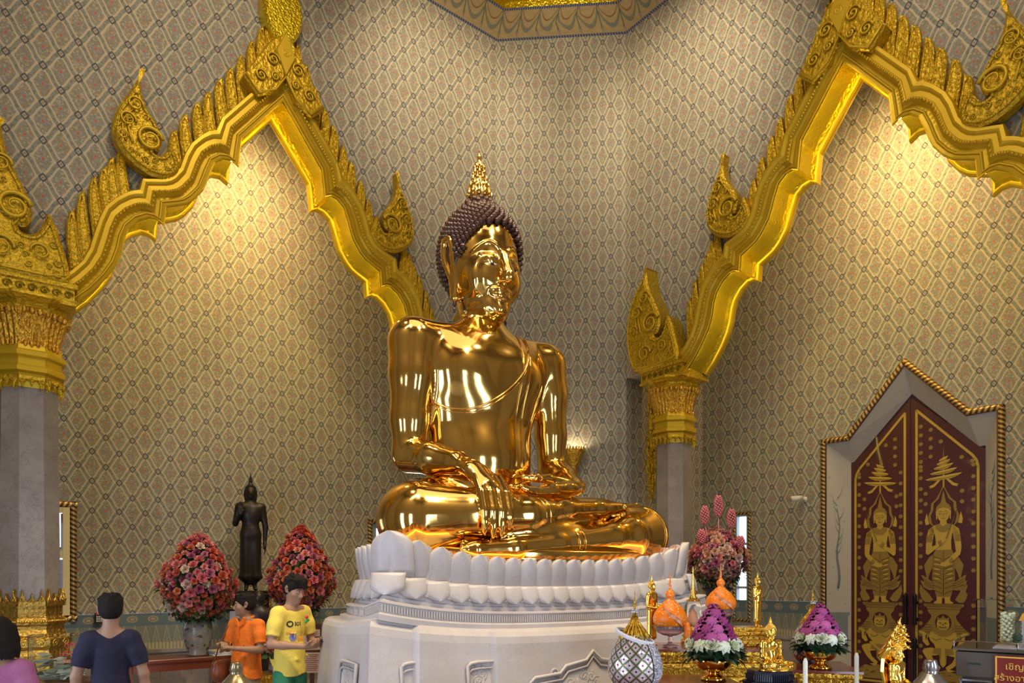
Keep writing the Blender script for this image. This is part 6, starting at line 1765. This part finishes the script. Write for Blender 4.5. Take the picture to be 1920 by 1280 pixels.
# stepped gilt dais on table A
ds=empty('gilt_dais',(1.685,5.22,AZ),0,'stepped gilt dais behind the large lotus bouquet','dais')
for i,(w_,d_,z0,z1) in enumerate(((.46,.30,0,.045),(.40,.26,.045,.075),(.42,.27,.075,.105),(.36,.23,.105,.135))):
    mb=MB(); mb.box((0,0,(z0+z1)/2),(w_,d_,z1-z0),bev=.006)
    if i%2==0:
        for k in range(16): mb.ball((-w_/2+w_*(k+.5)/16,-d_/2,(z0+z1)/2),(.012,.008,.012),6,4)
    mb.build('dais_step',M['altar_gilt'],ds)
DZ=AZ+.136
# standing Buddhas
s1=empty('standing_buddha_statue',(1.024,5.2,AZ+.001),R_(48),'small gold standing Buddha holding a bowl, left of the orange cones','statue','small gold standing Buddhas'); standing(s1,.50,M['small_gold'],'bowl')
s2=empty('standing_buddha_statue',(1.79,5.17,DZ),R_(40),'small gold standing Buddha with hands crossed on the chest, right of the orange cones','statue','small gold standing Buddhas'); standing(s2,.385,M['small_gold'],'cross')
# orange beaded cones
m=M['orange_beads']=new_mat('orange_beads',(.9,.30,.01),0,.3); o=coord('Object'); v=voronoi(150,o,'Distance'); vc=sep(voronoi(150,o,'Color'))
P(m,'Base Color',mixc(vc[0].gt(.955),(.95,.22,.003),(.95,.75,.5))); P(m,'Normal',bump(v,.5,.002))  # scattered pale cells put white sparkle into the bead colour
simple('pink_ribbon',(.80,.42,.26),0,.4); simple('pink_glass',(1,.80,.80),0,.03,trans=.9,ior=1.35)
def orange_cone(loc,label,tail):
    root=empty('beaded_cone',loc,0,label,'offering','orange beaded offering cones')
    mb=MB(); body=[(0,.115),(.055,.12),(.095,.145),(.118,.175),(.122,.205),(.108,.245),(.080,.285),(.050,.315),(.030,.335),(.022,.345),(.030,.355),(.034,.372),(.028,.39),(.014,.405),(.008,.42),(.010,.43),(.006,.45),(.007,.46),(.004,.49),(.005,.50),(.0,.54)]
    mb.lathe(body,32,cap=False); mb.build('beaded_body',M['orange_beads'],root)
    mb=MB()
    pts=[]
    for t in np.linspace(0,1,14):
        z=.300-.155*t; r=np.interp(z,[b[1] for b in body[:9]],[b[0] for b in body[:9]])+.004; a=-PI/2-.95+1.75*t; pts.append((Vector((r*math.cos(a),r*math.sin(a),z))))
    V=[];Fs=[]
    for p in pts: d=Vector((p.x,p.y,0)).normalized(); V+=[p+Vector((0,0,.017)),p-Vector((0,0,.017))]
    for i in range(len(pts)-1): Fs.append((2*i,2*i+1,2*i+3,2*i+2))
    mb.add(V,Fs,sm=False); mb.build('ribbon',M['pink_ribbon'],root)
    mb=MB()
    for e in (-.015,.015): mb.tube([p+Vector((p.x,p.y,0)).normalized()*.002+Vector((0,0,e)) for p in pts],.0022,5)
    for p in pts[2:-1:3]:
        d=Vector((p.x,p.y,0)).normalized(); s_=d.cross(Vector((0,0,1))); c=p+d*.004
        mb.tube([c+s_*.009+Vector((0,0,.008)),c-s_*.009+Vector((0,0,.008)),c-s_*.009-Vector((0,0,.008)),c+s_*.009-Vector((0,0,.008))],.0022,4,closed=True)
    mb.build('ribbon_motif',M['orange_beads'],root)
    mb=MB(); mb.lathe([(.045,0),(.058,.004),(.055,.012),(.018,.022),(.012,.04),(.020,.055),(.012,.07),(.018,.078),(.055,.085),(.092,.105),(.105,.130),(.108,.150),(.103,.150),(.088,.112),(.05,.092),(0,.088)],28,cap=False); mb.build('glass_stand',M['pink_glass'],root)
    if tail:
        mb=MB(); mb.tube([(.095,-.05,.17),(.108,-.055,.13),(.112,-.055,.08),(.098,-.055,.05)],[.03,.028,.026,.014],8); mb.build('beaded_tail',M['orange_beads'],root)
    return root
orange_cone((1.128,5.06,AZ+.001),'orange beaded cone with ribbon on a pink glass stand, left one of two',True)
orange_cone((1.53,5.20,AZ-.001+.137),'orange beaded cone with ribbon behind the large magenta lotus bouquet',False)
bpy.data.objects['beaded_cone.001'].scale=(.92,.92,.86)
# glass domed reliquary
rq=empty('glass_reliquary',(1.36,5.33,AZ),0,'glass-domed reliquary with a tall gold spire between the orange cones','reliquary')
mb=MB(); mb.lathe([(.0,0),(.09,0),(.09,.03),(.07,.04),(.085,.06),(.06,.08),(.085,.10),(.085,.115),(.06,.13),(.0,.13)],24,cap=False); mb.build('gilt_foot',M['altar_gilt'],rq)
mb=MB(); mb.lathe([(.060,.13),(.066,.16),(.066,.24),(.060,.29),(.045,.31),(.02,.318)],24,cap=False); mb.build('glass_dome',M['acrylic'],rq)
mb=MB(); mb.lathe([(.0,.13),(.03,.13),(.04,.17),(.03,.22),(.014,.25),(.0,.27)],16,cap=False); mb.build('relic_cone',M['pink_ribbon'],rq)
mb=MB(); mb.lathe([(0,.315),(.05,.317),(.055,.325),(.03,.335),(.035,.345),(.018,.36),(.024,.37),(.014,.385),(.02,.395),(.011,.41),(.016,.42),(.009,.435),(.013,.445),(.007,.46),(.010,.47),(.005,.49),(.008,.50),(.003,.53),(.006,.54),(0,.58)],16,cap=False); mb.build('gold_spire',M['small_gold'],rq)
# lotus bouquets in gold bowls
def lotus_mesh(name,mat,r=.045,layers=4,np_=8):
    V=[];Fs=[]
    for L in range(layers):
        el=.25+L*.34; 
        for k in range(np_-L):
            a=2*PI*(k+.5*(L%2))/(np_-L); d=Vector((math.cos(a)*math.cos(el),math.sin(a)*math.cos(el),math.sin(el))); s_=Vector((-math.sin(a),math.cos(a),0)); up=d.cross(s_)
            n=len(V); w=r*.34
            for t,ww,b in ((0,.4,0),(.4,1,-.10),(.75,.8,-.06),(1,.06,.12)):
                c=d*r*(.12+t*(1-.12*L))-up*b*r*2
                V+=[c+s_*w*ww,c-up*(-.10*r)*ww,c-s_*w*ww]
            for q in range(3): Fs+= [(n+3*q,n+3*q+1,n+3*q+4,n+3*q+3),(n+3*q+1,n+3*q+2,n+3*q+5,n+3*q+4)]
    o=mesh_obj(name,V,Fs,mat); me=o.data; me.polygons.foreach_set('use_smooth',[False]*len(me.polygons)); bpy.data.objects.remove(o); return me
LM,LW=lotus_mesh('lotus_magenta',M['petal_magenta']),lotus_mesh('lotus_white',M['petal_white'],.042,4,7)
ROSEW=rose_mesh('rose_white',M['petal_white'])
def bouquet(loc,sc,label,seed,levels):
    root=empty('lotus_bouquet',loc,0,label,'flowers','magenta and white lotus bouquets in gold bowls',s=sc); rr=random.Random(seed)
    mb=MB(); mb.lathe([(.0,0),(.072,0),(.075,.012),(.055,.03),(.035,.042),(.033,.05),(.040,.056),(.075,.065),(.098,.085),(.108,.115),(.112,.128),(.104,.128),(.09,.09),(0,.08)],32,cap=False); mb.build('gold_bowl',M['bowl_gold'],root)
    mb=MB(); mb.lathe([(.08,.12),(.12,.15),(.12,.20),(.10,.26),(.05,.36),(.01,.42)],16)
    for i in range(150):
        a=rr.uniform(0,2*PI); z=rr.uniform(.13,.20); r=rr.uniform(.08,.14); leafy(mb,(r*math.cos(a),r*math.sin(a),z),(math.cos(a),math.sin(a),rr.uniform(-.9,.3)),rr.uniform(.05,.085),.018)
    mb.build('leaves',M['leaf_dark'],root)
    def put(me,nm,p,d,s):
        o=bpy.data.objects.new(nm,me); COL.objects.link(o); o.parent=root; o.location=p; o.rotation_euler=Vector(d).to_track_quat('Z','Y').to_euler(); o.scale=(s,s,s)
    for k in range(13):
        a=2*PI*k/13; put(ROSEW if k%2 else LW,'white_bloom',(.138*math.cos(a),.138*math.sin(a),.215+rr.uniform(-.006,.006)),(math.cos(a),math.sin(a),.45),1.0)
    z=.245
    for n,r,zz in levels:
        for k in range(n):
            a=2*PI*(k+.5*(n%2))/n+rr.uniform(-.1,.1); put(LM,'magenta_bloom',(r*math.cos(a),r*math.sin(a),zz),(math.cos(a),math.sin(a),.55) if n>1 else (0,0,1),rr.uniform(.78,.92))
    return root
simple('bowl_gold',(.90,.50,.10),1,.12)
LV=[(11,.112,.255),(8,.088,.305),(6,.062,.350),(4,.036,.395),(1,0,.43)]
q=at(1338,1275,4.3); bouquet((q.x,4.3,1.086),1.02,'large lotus bouquet, magenta over a white ring, in a gold bowl at the altar centre',4,LV)
q=at(1538,1250,4.85); bouquet((q.x,4.85,1.086),.98,'smaller lotus bouquet, magenta over white, on the right gilt table by the door',7,LV)
# jewelled silver cones
m=M['jewels']=new_mat('jewelled_silver',(.4,.37,.33),.6,.3); uv=sep(coord('UV')); a_=(uv[0]*26+uv[1]*13)*.5; b_=(uv[0]*26-uv[1]*13)*.5
fa,fb=a_.fr()-.5,b_.fr()-.5; ed=fa.abs().max(fb.abs()); cx_=(fa+fb).abs().max((fa-fb).abs())
c=mixc(ed.step(.36,.42),(.62,.58,.60),(.16,.13,.05)); c=mixc(cx_.step(.34,.28),c,(.80,.78,.85)); c=mixc(cx_.step(.20,.14),c,(.30,.01,.03)); P(m,'Base Color',c); P(m,'Normal',bump(ed,.8,.006))
m=M['sparkle']=new_mat('diamante',(.8,.8,.88),.5,.2); o=coord('Object'); P(m,'Normal',bump(voronoi(170,o,'Distance'),1,.006)); P(m,'Base Color',mixc(sep(voronoi(170,o,'Color'))[0].gt(.6),(.35,.33,.40),(.95,.95,1)))
simple('pearl',(.85,.80,.80),0,.25)
def jewelled(loc,sc,label,sash=True):
    root=empty('jewelled_cone',loc,0,label,'offering','jewelled silver offering cones',s=sc)
    prof=[(.085,0),(.115,.02),(.140,.06),(.150,.10),(.147,.15),(.132,.20),(.110,.245),(.088,.28),(.07,.30)]
    V=[];uv=[];Fs=[];n=48
    L=0
    for i,(r,z) in enumerate(prof):
        if i: L+=math.hypot(r-prof[i-1][0],z-prof[i-1][1])
        for k in range(n+1): a=2*PI*k/n; V.append((r*math.cos(a),r*math.sin(a),z)); uv.append((k/n,L*2.0*1.15))
    for i in range(len(prof)-1):
        for k in range(n): q=i*(n+1)+k; Fs.append((q,q+1,q+n+2,q+n+1))
    mesh_obj('jewelled_body',V,Fs,M['jewels'],root,uv=uv)
    mb=MB(); mb.lathe([(.085,.275),(.06,.31),(.035,.35),(.018,.385),(.010,.41)],24); 
    for k in range(16): mb.tube([(0,-.085,.28),(0,-.058,.32),(0,-.030,.36),(0,-.012,.405)],[.009,.007,.005,.003],5,M=Matrix.Rotation(2*PI*k/16,4,'Z'))
    mb.lathe([(.010,.41),(.012,.43),(.007,.445),(.008,.46),(.004,.50),(.0,.56)],12); mb.build('gold_spire',M['altar_gilt'],root)
    mb=MB(); 
    for k in range(16): mb.ball((.014*math.cos(k*PI/8),.014*math.sin(k*PI/8),.428),.006,6,4)
    for k in range(16): mb.ball((.017*math.cos(k*PI/8),.017*math.sin(k*PI/8),.440),.005,6,4)
    mb.build('pearl_knot',M['sparkle'],root)
    if sash:
        mb=MB()
        for j in range(60):
            a=2*PI*j/60; r=.098; 
            for e in (0,1): mb.ball(((r+.004*e)*math.cos(a),(r+.004*e)*math.sin(a),.285+.038*math.cos(a-PI*.85)+.010*e),.0085,6,4)
        mb.build('pearl_collar',M['pearl'],root)
        mb=MB(); V=[];Fs=[]
        for i,t in enumerate(np.linspace(0,1,10)):
            z=.27-.27*t; r=np.interp(z,[q[1] for q in prof],[q[0] for q in prof])+.006
            for k,a in enumerate(np.linspace(-1.05+.1*t,-.25+.1*t+.15*t,7)): V.append((r*math.cos(a),r*math.sin(a),z))
        for i in range(9):
            for k in range(6): q=i*7+k; Fs.append((q,q+1,q+8,q+7))
        mb.add(V,Fs,sm=True); mb.build('diamante_sash',M['sparkle'],root)
    return root
q=at(1190,1240,3.9); jewelled((q.x,3.9,1.10),.98,'large jewelled silver cone with pearl collar at the front of the altar')
q=at(1524,1240,5.22); jewelled((q.x,5.22,1.086),1.02,'jewelled silver cone standing behind the smaller lotus bouquet',False)
# seated gold Buddha on a black base
q=at(1443,1250,4.2)
bb=empty('black_pedestal',(q.x,4.2,0),R_(8),'black octagonal pedestal under the small seated gold Buddha','pedestal')
mb=MB(); mb.lathe([(.0,0),(.12,0),(.12,.04),(.11,.10),(.11,.85),(.125,.90),(.135,.96),(.16,.985),(.175,1.01),(.15,1.04),(.135,1.05),(.155,1.085),(.155,1.10),(.125,1.105),(.13,1.15),(.125,1.163),(0,1.163)],8,rot=PI/8,cap=False,sm=False); mb.build('pedestal_body',M['black_lacquer'] if 'black_lacquer' in M else simple('black_lacquer',(.012,.014,.03),0,.25),bb)
mb=MB()
for k in range(8):
    T=Matrix.Rotation(2*PI*k/8,4,'Z')
    for x in np.linspace(-.05,.05,9): mb.box((x,-.122,1.125),(.007,.01,.03),M=T)
mb.build('pedestal_fluting',M['black_lacquer'],bb)
small_buddha((q.x,4.18,1.165),R_(14),.070,'small seated gold Buddha on the black pedestal in front of the altar',M['small_gold'])
# naga Buddha
q=at(1682,1240,3.8)
ng=small_buddha((q.x,3.8,1.085),R_(35),.068,'small gold Buddha sheltered by serpent hoods in front of the maroon door',M['small_gold'])
mb=MB(); k=1/.068
for i in range(7):
    a=-.9+.3*i; L=.145+.03*(1-abs(i-3)/3)+.02*(i==3)
    base=Vector((0,.035,.12)); tip=Vector((math.sin(a)*L*.62,.01-.03*math.cos(a),.13+math.cos(a)*L*1.05+.03)); mid=(base+tip)*.5+Vector((math.sin(a)*.045,.035,.02))
    P_=[base*k,mid*k,(tip+Vector((0,.012,-.01)))*k,(tip+Vector((math.sin(a)*.006,-.022,-.004)))*k]
    mb.tube(P_,[.022*k,.026*k,.018*k,.006*k],8,flat=.6)
    mb.tube([(tip+Vector((0,.004,0)))*k,(tip+Vector((math.sin(a)*.012,.010,.022)))*k,(tip+Vector((math.sin(a)*.016,-.002,.045)))*k],[.012*k,.008*k,.001*k],6)
    mb.tube([(tip+Vector((0,-.01,-.012)))*k,(tip+Vector((0,-.03,-.016)))*k],[.007*k,.002*k],5)
mb.prism([(x*k,z*k) for x,z in ((-.05,.03),(-.085,.12),(-.075,.19),(-.03,.23),(.03,.23),(.075,.19),(.085,.12),(.05,.03))],.030*k,.045*k,bev=.004*k)
mb.build('serpent_hoods',M['small_gold'],ng)
mb=MB(); 
for j in range(3): mb.lathe([(.115-.012*j,-.085+.028*j),(.128-.012*j,-.072+.028*j),(.115-.012*j,-.058+.028*j)],24)
o_=mb.build('serpent_coils',M['small_gold'],ng); o_.scale=(k,k,k)
mb=MB(); mb.lathe([(0,0),(.125,0),(.12,.05),(.09,.10),(.08,.9),(.13,.97),(.14,.998),(0,.998)],24,cap=False); tag(mb.build('round_stand',M['black_lacquer'],None,(q.x,3.8,0)),'dark round stand under the serpent-hooded gold Buddha','stand')
# candles
for (px,py,lab) in ((1510,1233,'tall white candle in front of the small seated Buddha, left one of two'),(1606,1223,'tall white candle left of the serpent-hooded Buddha, right one of two')):
    q=at(px,py,3.75 if px<1600 else 4.0); root=empty('candle',(q.x,q.y,0),0,lab,'candle','tall white candles'); zt=q.z
    mb=MB(); mb.lathe([(.012,zt-.42),(.012,zt-.02),(.006,zt-.002),(0,zt)],12,cap=False); mb.build('wax',simple('wax',(.75,.70,.55),0,.4) if 'wax' not in M else M['wax'],root)
    mb=MB(); mb.lathe([(0,0),(.08,0),(.07,.03),(.02,.06),(.015,zt-.46),(.035,zt-.44),(.035,zt-.42),(.014,zt-.41)],16,cap=False); mb.build('candle_stand',M['old_brass'],root)
# ------------------------------------------------------------------ steel donation cabinet with sign and model in a glass case
simple('steel',(.13,.105,.085),.6,.35); simple('sign_red',(.22,.015,.012),0,.4); simple('sign_yellow',(.85,.50,.08),0,.5); simple('model_white',(.55,.50,.50),0,.7); simple('model_dark',(.16,.15,.17),0,.6); simple('model_roof',(.80,.33,.02),0,.6)
# left front corner at px 1788; the front runs to the right and slightly nearer
CZ=1.7-(1217-1085)/1330*4.6
cb=empty('donation_cabinet',(at(1792,1217,4.6).x,4.6,0),R_(-40),'steel donation cabinet with a coin slot and red sign at the right edge','cabinet')
mb=MB(); W_=1.1
mb.box((W_/2,.30,CZ-.09),(W_,.60,.16),bev=.004); mb.box((W_/2,.32,(CZ-.17)/2),(W_-.06,.54,CZ-.17)); mb.box((W_/2,.30,CZ+.004),(W_+.03,.63,.012)); mb.build('cabinet_body',M['steel'],cb)
mb=MB(); mb.box((.10,-.002,CZ-.085),(.07,.006,.012)); mb.build('coin_slot',M['print_black'],cb)
mb=MB(); mb.box((.105,.045,CZ-.46),(.15,.012,.52)); dd=mb.build('glass_door',M['black_lacquer'],cb)
mb=MB(); mb.box((.105,.035,CZ-.195),(.18,.03,.012)); mb.box((.025,.035,CZ-.46),(.012,.03,.54)); mb.box((.185,.035,CZ-.46),(.012,.03,.54)); mb.build('door_frame',M['nickel'],cb)
for sx in (.02,):
    mb=MB(); mb.tube([(-.01,.61,CZ+.055),(-.01,.0,CZ+.055),(W_,.0,CZ+.055)],.004,6); mb.tube([(-.01,0,CZ),(-.01,0,CZ+.055)],.004,6); mb.tube([(.33,0,CZ),(.33,0,CZ+.055)],.004,6); mb.build('guard_rail',M['nickel'],cb)
sg=empty('red_sign',(0,0,0),0,'red sign with yellow Thai lettering on the front of the steel cabinet','sign'); sg.matrix_world=Matrix.Translation(cb.location)@Matrix.Rotation(R_(-40),4,'Z')@Matrix.Translation((.43,-.02,CZ-.33))
mb=MB(); mb.box((0,0,0),(.44,.012,.62)); mb.build('panel',M['sign_red'],sg)
mb=MB(); 
for c_,s_ in (((0,-.007,.30),(.43,.004,.008)),((0,-.007,-.30),(.43,.004,.008)),((-.21,-.007,0),(.008,.004,.61)),((.21,-.007,0),(.008,.004,.61))): mb.box(c_,s_)
mb.build('yellow_border',M['sign_yellow'],sg)
for b_,s_,z in (('เชิญร่วมทำบุญ',.056,.225),('สร้างอาคารสำนักงาน',.054,.155),('เนื่องในวาระมหามงคล',.050,.092),('ถวายพระราชกุศล',.050,.035),('เพื่อการศึกษาของ',.050,-.022),('พระภิกษุสามเณร',.050,-.080)): text(b_,s_,M['sign_yellow'],sg,(0,-.008,z))
mc=empty('building_model',(0,0,0),0,'white building model with orange roof inside the glass case on the cabinet','model'); mc.matrix_world=Matrix.Translation(cb.location)@Matrix.Rotation(R_(-40),4,'Z')@Matrix.Translation((.19,.26,CZ+.012))
mb=MB(); mb.box((.36,0,.004),(.72,.36,.008)); mb.build('model_ground',M['model_white'],mc)
mb=MB(); 
for f in range(7): mb.box((.42,.03,.024+.024*f),(.56,.20,.006)); 
for f in range(7):
    for c_ in range(15): mb.box((.15+.038*c_,-.065,.034+.024*f),(.008,.012,.02))
mb.box((.42,.04,.09),(.55,.16,.17)); mb.build('model_floors',M['model_white'],mc)
mb=MB(); 
for f in range(7):
    for c_ in range(14): mb.box((.169+.038*c_,-.042,.034+.024*f),(.022,.006,.011))
mb.build('model_windows',M['model_dark'],mc)
mb=MB(); mb.prism([(.13,.178),(.72,.178),(.70,.225),(.15,.225)],-.10,.15); mb.build('model_roof',M['model_roof'],mc)
mb=MB(); 
for i in range(8): mb.ball((.115+.01*(i%3),-.12+.012*(i//3),.05+.006*i),(.018,.018,.014),6,4)
mb.tube([(.12,-.11,.008),(.12,-.11,.05)],.003,4); mb.build('model_tree',M['leaf_dark'],mc)
fl_=empty('flower_garland',(0,0,0),0,'column of pale artificial flowers inside the glass case, left of the model','flowers'); fl_.matrix_world=mc.matrix_world@Matrix.Translation((.06,.06,.009))
mb=MB(); rr=random.Random(3)
for i in range(70): a=i*2.4; mb.ball((.032*math.cos(a),.032*math.sin(a),.03+.0026*i),(.014,.014,.012),6,4)
mb.build('blossoms',M['petal_white'],fl_)
ca=empty('glass_case',(0,0,0),0,'clear glass case on top of the steel cabinet','case'); ca.matrix_world=Matrix.Translation(cb.location)@Matrix.Rotation(R_(-40),4,'Z')@Matrix.Translation((.54,.28,CZ+.012))
shell(.86,.48,.315,.005,'glass_panes',M['acrylic'],ca)
# ------------------------------------------------------------------ lights
def area(name,loc,target,size,power,col,sy=None,spread=None):
    l=bpy.data.lights.new(name,'AREA'); l.energy=power; l.color=col; l.size=size
    if sy: l.shape='RECTANGLE'; l.size_y=sy
    if spread: l.spread=spread
    o=bpy.data.objects.new(name,l); COL.objects.link(o); o.location=loc
    d=Vector(target)-Vector(loc); o.rotation_euler=d.to_track_quat('-Z','Y').to_euler(); return o
def spot(name,loc,target,power,col,ang=50,blend=.6,r=.08):
    l=bpy.data.lights.new(name,'SPOT'); l.energy=power; l.color=col; l.spot_size=R_(ang); l.spot_blend=blend; l.shadow_soft_size=r
    o=bpy.data.objects.new(name,l); COL.objects.link(o); o.location=loc
    d=Vector(target)-Vector(loc); o.rotation_euler=d.to_track_quat('-Z','Y').to_euler(); return o
WARM=(1,.74,.40); WARM2=(1,.82,.55); COOL=(.66,.78,1)
# daylight through the tall doorways behind the viewer
for a,b,ss,hh,pw in ((Q1,Q2,(2.7,5.3),3.4,62),(Q3,Q4,(2.6,5.3),3.4,58)):
    d=(b-a).normalized(); nin=Vector((-d.y,d.x,0))
    if nin.dot(Vector((0,5,0))-a)<0: nin=-nin
    for s_ in ss:
        p=a+d*s_+Vector((0,0,hh/2)); area('daylight_doorway',p+nin*.03,p+nin*3,.78,pw,COOL,hh*.95)
# lamps in the heads of the alcoves
for Pf in (PL,PR):
    p=Pf(UC,-.75,8.3); q=Pf(UC,-AL,6.6); area('alcove_lamp',p,q,.25,84,(1,.68,.28),.9)
    for s in (5.9,):
        p=Pf(s,-.9,6.5); q=Pf(s,-AL-.4,4.5); area('alcove_side_lamp',p,q,.2,6,(1,.68,.28),.6)
# cornice spotlights
ZL=10.7
for src,tgt,pw in (((.3,8.0),PL(1.1,0,9.2),600),((1.2,7.8),PR(1.2,0,8.9),620),((.7,8.2),(.8,12,9.7),260),((-1.8,5.8),PL(4.6,0,8.3),330),((3.6,5.2),PR(4.4,0,8.6),260)):
    spot('cornice_spotlight',(src[0],src[1],ZL),tgt,pw,WARM2,66,1)
for (x,y,pw) in ((2.6,3.2,900),(-1.6,2.6,700),(3.6,5.6,500),(-3.4,6.0,300)):
    spot('statue_spotlight',(x,y,ZL),(-.2,7.2,3.6),pw*1.6,WARM2,42,.4,.06)
area('ceiling_fill',(0.3,5,11.2),(0.3,5.2,0),5,120,(1,.84,.62),5)  # added overhead fill for the whole hall, not a fixture
for a,b in ((Q1,Q2),(Q3,Q4)):
    d=(b-a).normalized(); nin=Vector((-d.y,d.x,0))
    if nin.dot(Vector((0,5,0))-a)<0: nin=-nin
    p=a+d*3.76+nin*1.3+Vector((0,0,9.6)); area('back_wall_fill',p,p-nin*1.6+Vector((0,0,-5.5)),.4,150,WARM2,4)  # added unseen fill, warms the rear walls mirrored in the gold
